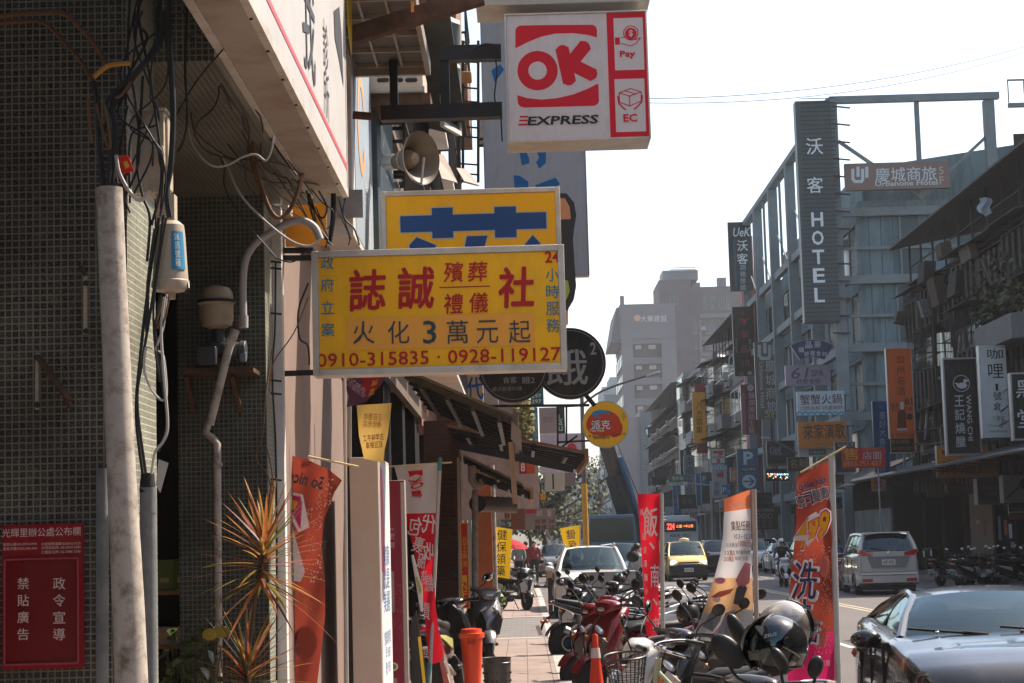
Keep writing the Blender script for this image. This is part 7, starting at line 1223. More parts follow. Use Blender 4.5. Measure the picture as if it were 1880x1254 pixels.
# signs on the dark tenement
S = vs('liquor_sign', 'orange vertical liquor sign with black characters and a bottle picture', 1630, 638, 1678, 832, 76, '#b8561e', '#9f9a94', rim=1.5, arms=(680, 730, 790))
for i, ch in enumerate('加州名酒'): S.text(ch, 1652+i*.7, 660+i*19.5, 14, 15, '#20140e', .008)
S.text('年滿  禁止', 1642, 746, 14, 7, '#3a1c10'); S.text('年滿', 1642, 743, 15, 8, '#2c160c', .006); S.text('禁止', 1643, 752, 15, 8, '#2c160c', .006); S.text('81', 1668, 737, 14, 13, '#2c160c', .01); S.text('飲酒', 1667, 750, 15, 8, '#2c160c', .006)
S.shape([(1653, 741), (1659, 741), (1659, 752), (1663, 757), (1665, 790), (1647, 790), (1648, 757), (1653, 752)], '#5c2214'); S.rect(1653, 738, 1659, 752, '#a8a8a4'); S.rect(1647, 786, 1666, 790, '#a09890'); S.disc(1670, 765, 12, 12, '#3a1f14'); S.text('02-29755766', 1656, 799, 44, 7, '#3a1a10', .008); S.rect(1631, 805, 1678, 831, '#1c1714'); S.text('禁止酒駕', 1652, 811, 34, 7, '#8a6a3c'); S.text('未滿18歲禁止飲酒', 1655, 823, 42, 6, '#8a5a34'); S.done()
S = vs('blade_sign', 'deep blue vertical food company sign behind the orange liquor sign', 1604, 736, 1632, 868, 82, '#173f66', '#4c5a62', rim=1); S.text('W', 1618, 748, 11, 7, '#3f6f9c'); S.vtext('泰好大食品股份', 1620, 755, 866, 12, '#7c8ea0', .006); S.done()
S = vs('roast_sign', 'black vertical roast meat sign with a white duck in a ring', 1734, 656, 1799, 836, 64.5, '#0f1517', '#9a9c9c', rim=3, arms=(690, 740, 800), th=.3); W2 = '#b2babc'
S.disc(1765, 704, 31, 31, W2, r0=.92); S.disc(1766, 708, 19, 11, W2); S.disc(1772, 699, 7, 7, W2); S.line([(1771, 700), (1770, 707)], 4, W2); S.shape([(1775, 697), (1780, 699), (1775, 701)], W2); S.shape([(1758, 703), (1752, 703), (1760, 710)], W2)
for i, ch in enumerate('王記燒臘'): S.text(ch, 1761+i*1, 736+i*25, 18, 20, W2, .01)
f = S.fn(1780, 767, 9, 84); S.L.mat(M('ink_'+W2, W2)).text('WANG CHI', lambda a, b: f(b, -a), .012); S.done()
S = vs('chicken_sign', 'amber sign with red characters behind the black roast meat sign', 1720, 817, 1830, 876, 67, '#b87818', '#9a9488', rim=1.5); S.text('麻油雞', 1776, 857, 96, 27, '#7a1418', .011); S.shape([(1728, 826), (1740, 830), (1734, 836), (1729, 833)], '#7a1418'); S.done()
S = vs('curry_sign', 'white vertical curry shop sign with black brush characters', 1800, 633, 1850, 804, 61.5, '#aab4b6', '#b8bab6', rim=3, arms=(660, 720, 780), th=.3); S.text('咖', 1827, 650, 29, 18, '#15181a', .011); S.text('哩', 1828, 681, 28, 26, '#15181a', .011); S.text('1', 1830, 711, 5, 13, '#15181a', .01); S.text('號', 1831, 727, 15, 16, '#15181a', .01); S.text('倉', 1831, 746, 14, 15, '#15181a', .01); S.text('三重店', 1833, 768, 22, 8, '#2a2e30'); S.text('Curry', 1826, 782, 22, 6, '#5a6062', shear=.2); S.text('warehouse', 1833, 791, 34, 5, '#5a6062', shear=.2); S.text('P', 1843, 779, 9, 14, '#6a6460', shear=.2); S.done()
S = vs('blade_sign', 'black sign with bold white characters cut by the right edge', 1857, 683, 1925, 808, 58, '#101517', '#9a9c9c', rim=3, th=.3); S.text('黑', 1885, 714, 40, 32, '#aeb6b8', .011); S.text('堂', 1888, 768, 40, 34, '#aeb6b8', .011); S.done()
S = vs('sale_sign', 'red shop for sale sign with yellow and white characters on a pole', 1546, 822, 1625, 859, 72, '#a81624', '#5a2024', th=.06); S.text('售', 1562, 834, 28, 22, '#c08c1c', .011); S.text('店面', 1601, 836, 35, 14, '#b0a8a4', .011); S.text('9933-6655', 1598, 825, 30, 4, '#b07a20'); S.text('0933-751-657', 1584, 851, 70, 10, '#b8902c', .015); S.done(); m = MB(GALV); a = at(1612, 859, 72.1); m.beam(a, Vector((a.x, a.y, 0)), .05); m.build('pole', S.t)
S = vs('poster_sign', 'faded yellow and red posters hung below the sale sign', 1600, 878, 1627, 902, 74, '#7d6a60', th=.03); S.rect(1600, 878, 1607, 900, '#8a6414'); S.text('整本', 1613, 888, 12, 18, '#7a1c1c', .01); S.done()
S = vs('box_sign', 'grey stained light box with small letters over the far right shop', 1794, 878, 1842, 926, 62.5, '#3a3733', '#6a7478', rim=1.5, th=.5); S.text('WANG CHI', 1820, 896, 24, 7, '#6c6a66'); S.text('王記燒臘', 1820, 907, 24, 6, '#6c6a66'); S.disc(1803, 897, 8, 8, '#6c6a66', r0=.8); S.done()
S = vs('box_sign', 'white sign box end with a black diagonal at the right edge', 1842, 872, 1890, 922, 60.5, '#6e7476', th=.5); S.line([(1848, 915), (1880, 885)], 3, '#15181a'); S.disc(1880, 888, 18, 18, '#101214'); S.done()
S = vs('box_sign', 'round topped dark cafe sign above an orange board at far right', 1852, 925, 1895, 945, 59, '#17181a', th=.1); S.text('Chocolate', 1868, 934, 22, 4, '#5c5a56'); S.rect(1852, 939, 1895, 941, '#7a7672'); S.rect(1852, 946, 1895, 954, '#5a2c10'); S.done()
t = thing('canopy', 'wide dark canopy of tin sheets over the tenement shops', 'canopy', (15, 62, 3.6)); m = MB(M('canopy_tin', (.07, .075, .08), .5, .4, var=.25, dirt=.3)); m.prism([(17.2, 50, 4.5), (13.9, 50, 3.75), (13.9, 50, 3.8), (17.2, 50, 4.56)], (0, 30, 0)); m.build('sheet', t, smooth=0); m = MB(CAGE)
for k in range(16): m.beam((16, 50+k*2, 3.6), (13.7, 50+k*2, 3.74), .05)
m.beam((13.65, 50, 3.74), (13.65, 80, 3.74), .06); m.build('ribs', t, smooth=0); m = MB(M('gutter_white', (.4, .4, .4), .5, var=.3)); m.bx(13.58, 13.66, 70, 79, 3.78, 3.86); m.build('gutter', t, smooth=0)
t = thing('shop_shutter', 'tan shutter panel in the dark arcade behind the far scooters', 'shutter', (17, 70, 0)); m = MB(M('tan_shutter', (.11, .08, .055), .7, var=.3, stretch=(1, 20, 1))); m.bx(17, 17.1, 69.5, 73, 0, 3.0); m.build('panel', t, smooth=0)
rn = random.Random(12); t = thing('notice_strips', 'faded red and white paper strips on the tenement pillars', 'poster', (15.9, 55, 1.5))
for x, y0, y1, c in ((1805, 955, 983, (.2, .05, .04)), (1843, 955, 982, (.22, .08, .04)), (1852, 962, 988, (.4, .42, .42)), (1856, 995, 1006, (.3, .24, .26)), (1792, 955, 962, (.25, .2, .16)), (1832, 948, 992, (.14, .16, .18))):
    a = at(x, y0, 57); b = at(x+7, y1, 57); m = MB(M('paper_%d' % x, c, .7)); m.bx(a.x, b.x, 57, 57.03, b.z, a.z); m.build('paper', t, smooth=0)
# traffic mast with signal and street name plate
t = thing('traffic_mast', 'traffic mast arm carrying a dark signal head and green street name plate', 'traffic light', (15, 148, 0)); m = MB(M('mast_grey', (.26, .3, .3), .5, .3)); m.tube([(14.6, 148, 0), (14.6, 148, 6.0)], .12, 12); m.tube([(14.6, 148, 5.7), at(1196, 884, 148)], .07, 10); m.build('mast', t)
m = MB(BLACKP); a = at(1195, 876, 147.8); b = at(1222, 890, 147.8); m.bx(a.x, b.x, 147.8, 148.1, b.z, a.z); 
for k in range(3): p = at(1200+k*9, 883, 147.7); m.tube([p, p-Vector((0, .3, 0))], .22, 14)
m.build('signal_head', t); m = MB(M('plate_green', (.06, .14, .09), .5)); a = at(1227, 872, 147.8); b = at(1262, 884, 147.8); m.bx(a.x, b.x, 147.8, 147.9, b.z, a.z); m.mat(M('plate_white', (.5, .5, .46), .5)); c2 = at(1227, 892, 147.8).z; m.bx(a.x+.05, b.x, 147.8, 147.9, c2, b.z-.05); c = at(1244, 878, 147.7); m.text('重新路', lambda p, q: c+Vector((p*.9, 0, q*.32)), .01); m.mat(M('plate_green', (.06, .14, .09))); c3 = at(1244, 888, 147.7); m.text('三和路', lambda p, q: c3+Vector((p*.9, 0, q*.25)), .01); m.build('name_plate', t, smooth=0)
# far builder name on the tower
t1m = MB(M('tower_letters', (.5, .55, .58), .5)); c = at(1200, 585, 329.3); t1m.text('大華建設', lambda p, q: c+Vector((p*4.6, 0, q*1.15)), .01); t1m.build('lettering', t1, smooth=0); m = MB(M('tower_emblem', (.5, .3, .2), .5)); c = at(1170, 584, 329.3); m.tube([c, c-Vector((0, .1, 0))], .6, 18); m.build('emblem', t1)
# ---- lamp posts
t = thing('street_lamp', 'tall street lamp with a yellow lower post and curved arm', 'street lamp', (at(1075, 1000, 76).x, 76, 0)); Yl = 76; m = MB(M('lamp_grey', (.13, .11, .1), .5, .5, var=.1)); b0 = at(1078, 1060, Yl); b0.z = 0; m.tube([b0+Vector((0, 0, 3.9)), at(1068, 720, Yl)], [.10, .075], 12); m.tube(spline([at(1068, 745, Yl), at(1076, 738, Yl), at(1098, 722, Yl), at(1130, 708, Yl), at(1185, 690, Yl)], 6), .045, 8); m.build('post', t)
m = MB(M('post_yellow', (.5, .24, .02), .5, var=.2, dirt=.2)); m.tube([b0, b0+Vector((0, 0, 3.9))], .115, 14); m.build('yellow_sleeve', t); m = MB(GALV); m.beam(at(1185, 691, Yl), at(1211, 684, Yl), .28, .1); m.build('lamp_head', t, bevel=.02)
t = thing('street_lamp', 'slim lamp arm reaching out from the blue hotel over the road', 'street lamp', (14.6, 99, 0)); m = MB(M('lamp_grey', (.13, .11, .1))); m.tube(spline([(14.8, 99, 0), (14.8, 99, 5.2), at(1472, 838, 99), at(1410, 803, 99)], 6), .055, 8); m.build('post', t); m = MB(GALV); m.beam(at(1398, 803, 99), at(1414, 804, 99), .2, .08); m.build('lamp_head', t)
# ---- wires across the sky
for i, (a, b, s_, l) in enumerate((((1190, 181, 60), (1900, 80, 70), .5, 'upper thin power line across the sky'), ((1190, 189, 60), (1900, 90, 72), .6, 'lower thin power line across the sky'))):
    m = MB(CABLE); m.tube(sag(at(*a), at(*b), s_, 16), .012, 5); tag(m.build('power_line'), l, 'power line', 'power lines')
m = MB(CABLE); m.tube(sag((15.6, 60, 6.2), (15.6, 79, 5.8), .5), .02, 5); m.tube(sag((15.5, 60, 5.6), (15.6, 79, 5.4), .6), .03, 5); m.tube(sag((15.4, 58, 5.2), (15.6, 80, 5.0), .4), .02, 5); tag(m.build('service_cable'), 'sagging dark service cables along the tenement front', 'cable')
# ---- balcony greenery and washing on the tenement
t = thing('balcony_plants', 'dark trailing plants on the right hand tenement balcony', 'plant', (15.6, 62, 9)); m = MB(M('balcony_leaf', (.045, .05, .02), .6, var=.4, scale=10)); rn = random.Random(8)
for i in range(420): p = Vector((15.5+rn.random()*.7, 60+rn.random()*5, 8.6+rn.random()*2.4*rn.random())); d = Vector((rn.uniform(-1, 1), rn.uniform(-1, 1), rn.uniform(-1, 1))).normalized()*.12; e = d.orthogonal()*.7; m.poly([p-d, p+e, p+d, p-e])
m.build('leaves', t, smooth=0); m = MB(M('stem_bark', (.12, .08, .05))); m.tube([(15.9, 62, 8.4), (15.7, 62.5, 9.6), (15.5, 63, 10.6)], .03, 6); m.build('stem', t); m = MB(CONC); m.mat(GW).bx(15.5, 16.4, 59.6, 64.5, 7.6, 8.4); m.build('planter', t, smooth=0)
m = MB(M('washing', (.3, .36, .42), .8, trans=.3)); m.grid(lambda u, v: at(1797+22*u+3*math.sin(v*7), 363+34*v*(1-.35*abs(u-.5)), 66)+Vector((0, .1*math.sin(u*9+v*3), 0)), 8, 8); tag(m.build('washing'), 'pale blue garment drying under the tin roof of the tenement', 'laundry')
# ================================================================ feather flags
class Flag:
    """cloth between pixel rows ((xl, yl), (xr, yr)) hung at depth Y, rippling in depth"""
    def __init__(s, name, label, rows, Y, bands, wave=.035, ph=0., k=9., group='advertising flags on poles', nu=14, nv=40):
        s.rows = rows; s.Y = Y; s.wave = wave; s.ph = ph; s.k = k; s.t = thing(name, label, 'flag', at(*rows[-1][1], Y), 0, group); n = len(rows)-1
        def P(u, v):
            f = min(v*n, n-1e-6); i = int(f); t = f-i; t2 = t*t*(3-2*t)*.4+t*.6; (a, b), (c, d) = rows[i], rows[i+1]; l = (a[0]+(c[0]-a[0])*t2, a[1]+(c[1]-a[1])*t2); r = (b[0]+(d[0]-b[0])*t2, b[1]+(d[1]-b[1])*t2); return s.P(l[0]+(r[0]-l[0])*u, l[1]+(r[1]-l[1])*u, 0)
        y0, y1 = rows[0][0][1], rows[-1][0][1]; m = MB()
        V = [P(i/nu, j/nv) for j in range(nv+1) for i in range(nu+1)]; m.v = V; mats = [b[1] for b in bands]; m.mats = list(dict.fromkeys(mats))
        for j in range(nv):
            py = y0+(y1-y0)*(j+.5)/nv; bm = next(b[1] for b in bands if py < b[0])
            for i in range(nu): m.f.append((j*(nu+1)+i, j*(nu+1)+i+1, (j+1)*(nu+1)+i+1, (j+1)*(nu+1)+i)); m.m.append(m.mats.index(bm))
        m.build('cloth', s.t, smooth=180); s.L = MB(); s.n = 0
    def P(s, x, y, lift): return at(x, y, s.Y+s.wave*math.sin(x/s.k+y/47+s.ph)+s.wave*.6*math.sin(y/23+s.ph*2)-lift)
    def text(s, t, cx, cy, w, h, col, bold=0., rot=0., shear=0., lift=.012, line=1.):
        s.n += 1; lf = lift+s.n*.0002; c, n = math.cos(R(rot)), math.sin(R(rot)); s.L.mat(M('print_'+col, col, .6, var=.05, trans=.25)); 
        for dx, dy in strikes(t, bold): s.n += 1; lf = lift+s.n*.0002; f = lambda a, b: s.P(cx+dx*abs(h)+(a*w+shear*b*h)*c+b*h*n, cy+dy*abs(h)-b*h*c+(a*w+shear*b*h)*n, lf); s.L.text(t, f, bold, line)
        return s
    def shape(s, pts, col, lift=.008): s.n += 1; s.L.mat(M('print_'+col, col, .6, var=.08, scale=8, trans=.25)).poly([s.P(x, y, lift+s.n*.0002) for x, y in pts]); return s
    def dots(s, rg, n, rad, col, seed=1):
        rn = random.Random(seed)
        for i in range(n):
            x = rg[0]+rn.random()*(rg[1]-rg[0]); y = rg[2]+rn.random()*(rg[3]-rg[2]); r = rad*rn.uniform(.6, 1.2); s.shape([(x+r*math.cos(k*1.047), y+r*math.sin(k*1.047)) for k in range(6)], col, .006)
        return s
    def blob(s, x, y, rx, ry, col, lift=.007): return s.shape([(x+rx*math.cos(k*.392), y+ry*math.sin(k*.392)) for k in range(16)], col, lift)
    def done(s, pole=None, mat=None, r=.016, stick=None, sy=0):
        if s.L.f: s.L.build('print', s.t, smooth=0)
        if pole: m = MB(mat or M('flag_pole', (.42, .40, .38), .45, .2, var=.1)); m.tube([at(pole[0], pole[1], s.Y+sy), at(pole[2], pole[3], s.Y+sy)], r, 10); m.build('pole', s.t)
        if stick: m = MB(M('cane', (.5, .4, .22), .6)); m.tube([at(stick[0], stick[1], s.Y), at(stick[2], stick[3], s.Y)], .008, 6); m.build('cross_stick', s.t)
        return s
def cloth(n, c, v=.08): return M('cloth_'+n, c, .75, var=v, scale=3, trans=.4)
RST = cloth('rust', (.29, .05, .03), .25); RDC = cloth('red', (.62, .012, .03)); WHC = cloth('white', (.62, .6, .6)); ORC = cloth('orange', (.62, .17, .07)); CRC = cloth('cream', (.62, .36, .18), .25); GRC = cloth('greyprint', (.32, .32, .32), .3); YLC = cloth('yellow', (.75, .45, .01)); MGC = cloth('magenta', (.6, .02, .12)); PPC = cloth('purple', (.085, .035, .08), .3); PYC = cloth('paleyellow', (.62, .42, .12))
NAVY = '#3a3a66'; PK = '#c82a6a'; YE = '#f0b010'; WT = '#e6e0e0'
def price(F, cx, cy, k, mir=1):
    for g, c in ((0, WT), (1, PK), (2, YE)):
        for i, ch in enumerate('499'): F.text(ch, cx+(i-1)*17*k*mir, cy-(i-1)*7*k, (24-4*g)*k*mir, (56-5*g)*k, c, .03, shear=.18*mir)
F = Flag('advertising_flag', 'rust coloured salon flag seen from behind beside the tiled pillar', [((515, 832), (560, 842)), ((515, 850), (604, 862)), ((515, 870), (628, 882)), ((515, 900), (614, 904)), ((515, 950), (596, 952)), ((515, 1000), (590, 1002)), ((515, 1060), (596, 1060)), ((515, 1130), (597, 1130)), ((515, 1200), (589, 1200)), ((515, 1290), (578, 1290))], 13.3, [(9999, RST)], .02)
F.text('So nice', 562, 880, -66, 24, '#3b4654', .02, rot=14); F.dots((580, 612, 880, 930), 60, 1.6, '#d8a898'); F.dots((562, 590, 930, 1070), 90, 1.6, '#d8a898', 2)
F.shape([(518, 900), (556, 908), (568, 968), (548, 978), (534, 950), (518, 948)], WT); F.shape([(518, 905), (552, 912), (562, 964), (550, 970), (538, 944), (518, 940)], PK); F.shape([(518, 914), (545, 919), (553, 952), (540, 936), (518, 932)], YE); F.shape([(518, 955), (532, 950), (560, 1050), (552, 1068), (530, 1066), (518, 1040)], WT); F.shape([(518, 960), (530, 956), (555, 1048), (548, 1062), (534, 1060), (518, 1030)], PK); F.shape([(518, 975), (528, 972), (545, 1040), (536, 1042), (518, 1010)], YE); F.blob(560, 1180, 22, 30, '#8a3a28'); F.done((633, 690, 638, 1300), None, .010, (566, 838, 658, 857), sy=.05)
F = Flag('advertising_flag', 'red and white bakery flag seen reversed beside the maroon lightbox', [((724, 857), (806, 851)), ((741, 920), (803, 918)), ((752, 980), (800, 980)), ((761, 1015), (799, 1015)), ((774, 1065), (797, 1065)), ((778, 1115), (800, 1115)), ((782, 1160), (806, 1160)), ((786, 1200), (813, 1200)), ((788, 1222), (810, 1214))], 18, [(919, WHC), (9999, RDC)], .02)
CR = '#c8141e'; F.shape([(749, 865), (776, 863), (776, 874), (764, 871), (752, 876)], CR); F.shape([(755, 902), (772, 900), (775, 910), (772, 913), (757, 911)], CR); F.text('OK', 764, 887, -20, 26, CR, .04, rot=70); F.text('BESS', 764, 911, -18, 6, '#8a8a90'); F.text('代', 788, 962, -26, 34, WT, .02, rot=4); F.text('包', 762, 966, -24, 34, WT, .02, rot=8); F.text('收', 786, 1012, -20, 32, WT, .02); F.text('裹', 768, 1000, -20, 30, WT, .01, rot=16); F.text('服', 774, 1030, -16, 26, WT, .02, rot=14); F.text('繳', 787, 1070, -16, 32, WT, .01); F.text('務', 779, 1060, -12, 26, WT, .01); F.text('費', 783, 1122, -12, 32, WT, .01); F.done((808, 848, 786, 1300), None, .018, (708, 857, 830, 849))
m = MB(M('pole_teal', (.05, .2, .2), .5)); m.tube([at(808, 840, 17.99), at(807, 864, 17.99)], .02, 10); m.tube([at(788, 1218, 17.98), at(783, 1300, 17.98)], .02, 10); m.build('pole_tip', F.t)
F = Flag('advertising_flag', 'scarlet noodle shop flag with white brush characters at the scooters', [((1170, 907), (1211, 907)), ((1174, 960), (1211, 960)), ((1178, 1020), (1210, 1020)), ((1182, 1080), (1209, 1080)), ((1183, 1130), (1210, 1130)), ((1186, 1160), (1209, 1160)), ((1191, 1172), (1206, 1170))], 19, [(9999, RDC)], .025, 1.)
F.text('飯', 1194, 958, 26, 54, WT, .02); F.text('、', 1197, 1002, 10, 14, WT, .02); F.text('南', 1202, 1057, 15, 42, WT, .01); F.text('、', 1203, 1105, 9, 14, WT, .02); F.text('肉', 1204, 1146, 10, 26, WT, .01); F.text('排', 1178, 940, 6, 12, WT)
for i, ch in enumerate('國清湯麵小吃店'): F.text(ch, 1183+i*.9, 985+i*25, 6, 13, WT, .01)
F.done((1214, 906, 1219, 1310), None, .022)
F = Flag('advertising_flag', 'orange and white points campaign flag with abstract pictures', [((1330, 916), (1377, 899)), ((1329, 945), (1378, 940)), ((1327, 985), (1379, 985)), ((1322, 1020), (1380, 1020)), ((1313, 1055), (1381, 1055)), ((1302, 1090), (1382, 1095)), ((1292, 1120), (1383, 1130)), ((1280, 1150), (1384, 1165)), ((1266, 1172), (1385, 1190))], 17, [(944, ORC), (1052, WHC), (1112, CRC), (9999, GRC)], .03, 2.)
DR = '#8a3a44'; F.text('SPY×FAMILY', 1355, 927, 30, 11, '#f0e6dc', .02, rot=-8); F.text('集點任務', 1360, 965, 36, 18, DR, .01, rot=-2); F.text('10.3 ▸ 12.31', 1364, 985, 32, 9, '#5a3440', .01); F.text('凡消費滿', 1343, 1001, 22, 8, '#5a5660'); F.text('1000元', 1367, 998, 22, 12, '#c8502c', .02); F.text('12點', 1340, 1015, 18, 10, '#c8502c', .02); F.text('換摺疊收納凳', 1364, 1014, 26, 8, '#5a3440'); F.text('20點', 1338, 1026, 18, 10, '#c8502c', .02); F.text('換隨行水壺', 1361, 1025, 24, 8, '#5a3440')
F.shape([(1350, 1065), (1368, 1032), (1378, 1036), (1376, 1070), (1358, 1082)], '#c88088'); F.shape([(1346, 1108), (1352, 1080), (1364, 1070), (1372, 1080), (1360, 1112)], '#565a60'); F.shape([(1305, 1096), (1320, 1086), (1348, 1080), (1340, 1090), (1318, 1098)], '#b0604c'); F.blob(1322, 1066, 10, 6, '#b47c9c'); F.blob(1316, 1100, 7, 6, '#c8b8b4'); F.shape([(1290, 1150), (1310, 1115), (1330, 1112), (1322, 1140), (1308, 1160)], '#6c6e70'); F.shape([(1316, 1165), (1332, 1125), (1350, 1120), (1346, 1160), (1330, 1180)], '#84868a'); F.shape([(1300, 1172), (1335, 1135), (1338, 1140), (1312, 1176)], '#c0808c'); F.shape([(1358, 1118), (1382, 1120), (1382, 1170), (1356, 1160)], '#b4b8b8'); F.text('限量\n贈品', 1366, 1125, 12, 10, '#b4586c'); F.done((1384, 898, 1393, 1330), M('flag_pole_tan', (.4, .33, .29), .5), .022)
F = Flag('advertising_flag', 'tall rust price flag reading 499 with a white outlined character', [((1463, 874), (1520, 845)), ((1461, 910), (1524, 900)), ((1462, 960), (1526, 958)), ((1457, 1010), (1528, 1010)), ((1452, 1060), (1529, 1060)), ((1448, 1110), (1530, 1110)), ((1446, 1170), (1531, 1170)), ((1446, 1215), (1532, 1215)), ((1446, 1330), (1533, 1330))], 13.1, [(1206, RST), (9999, MGC)], .03, .5, 14)
F.text('o nice hair', 1491, 887, 56, 17, '#e6dcd8', .05, rot=-17, lift=.010); F.text('o nice hair', 1491, 887, 54, 15, NAVY, .02, rot=-17)
for i, ch in enumerate('奈司髮廊'): F.text(ch, 1470+i*14.5, 920-i*5, 17, 26, '#e6dcd8', .05, rot=-14, lift=.010); F.text(ch, 1470+i*14.5, 920-i*5, 15, 23, '#4a4a62', .01, rot=-14)
price(F, 1492, 972, 1.15); F.dots((1508, 1526, 1000, 1130), 110, 1.3, '#d89a86', 3); F.dots((1462, 1500, 1015, 1035), 40, 1.2, '#d89a86', 4); F.blob(1514, 1040, 10, 20, '#c46a5c'); F.blob(1509, 1170, 9, 20, '#c46a5c'); F.dots((1495, 1526, 1150, 1200), 60, 1.3, '#d89a86', 5)
for g, c in ((8, WT), (0, NAVY)): F.text('洗', 1478, 1066, 44+g, 68+g, c, .05 if g else .02, shear=.1); F.text('+', 1476, 1115, 26+g, 30+g, c, .05, shear=.1); F.text('店', 1484, 1160, 40+g, 40+g, c, .05 if g else .02, shear=.1)
F.text('口館', 1516, 1217, 16, 11, '#e0b0c0'); F.done((1526, 836, 1541, 1330), M('flag_pole_pale', (.46, .45, .44), .45, .2), .022, (1470, 868, 1553, 820))
F = Flag('pharmacy_flag', 'yellow pharmacy banner with dark blue characters on the left pavement', [((903, 966), (941, 972)), ((904, 1010), (938, 1016)), ((904, 1058), (936, 1063))], 40, [(9999, YLC)], .02)
for i, ch in enumerate('健保領藥'): F.text(ch, 922-i*1.2, 982+i*22, 18, 19, '#26345c', .015)
F.done((903, 964, 905, 1100), None, .015)
F = Flag('pharmacy_flag', 'yellow pharmacy banner seen reversed behind the white crossover', [((1028, 970), (1065, 964)), ((1033, 992), (1064, 988)), ((1037, 1014), (1064, 1012))], 56, [(9999, YLC)], .02)
F.text('健', 1048, 981, -17, 17, '#4a4468', .015, rot=-4); F.text('保', 1051, 1001, -15, 17, '#4a4468', .015, rot=-4); F.done((1065, 962, 1066, 1030), None, .015)
F = Flag('shop_banner', 'twisted purple banner with orange panel below the funeral sign', [((618, 682), (712, 684)), ((632, 705), (704, 700)), ((640, 728), (692, 716)), ((636, 748), (672, 738))], 14.4, [(9999, PPC)], .06, 0, 14, group='cloth banners on the left wall'); F.shape([(660, 686), (700, 686), (694, 712), (676, 730), (664, 722)], '#8e2430'); F.shape([(675, 692), (694, 690), (692, 706), (676, 712)], '#b8842c'); F.shape([(678, 716), (690, 712), (686, 724), (676, 728)], '#b8842c'); F.text('韓式燒肉', 652, 704, 46, 10, '#b8a0b0', rot=38); F.text('炸雞飯捲', 654, 716, 40, 8, '#a890a0', rot=38); F.text('飯捲', 684, 700, 14, 10, '#6a3a14', .01, rot=-10); F.done()
F = Flag('shop_banner', 'pale yellow cloth banner with faded red writing above the cream cabinet', [((655, 744), (719, 740)), ((657, 770), (716, 768)), ((659, 800), (712, 800)), ((664, 822), (706, 826)), ((668, 842), (704, 850))], 14.7, [(9999, PYC)], .05, 1, 16, group='cloth banners on the left wall'); F.text('正莊豐收\n傳統老店', 684, 772, -34, 26, '#96542c', rot=4); F.text('古早味手工\n紅豆餅車', 686, 810, -38, 26, '#96403c', .01, rot=-6); F.done()
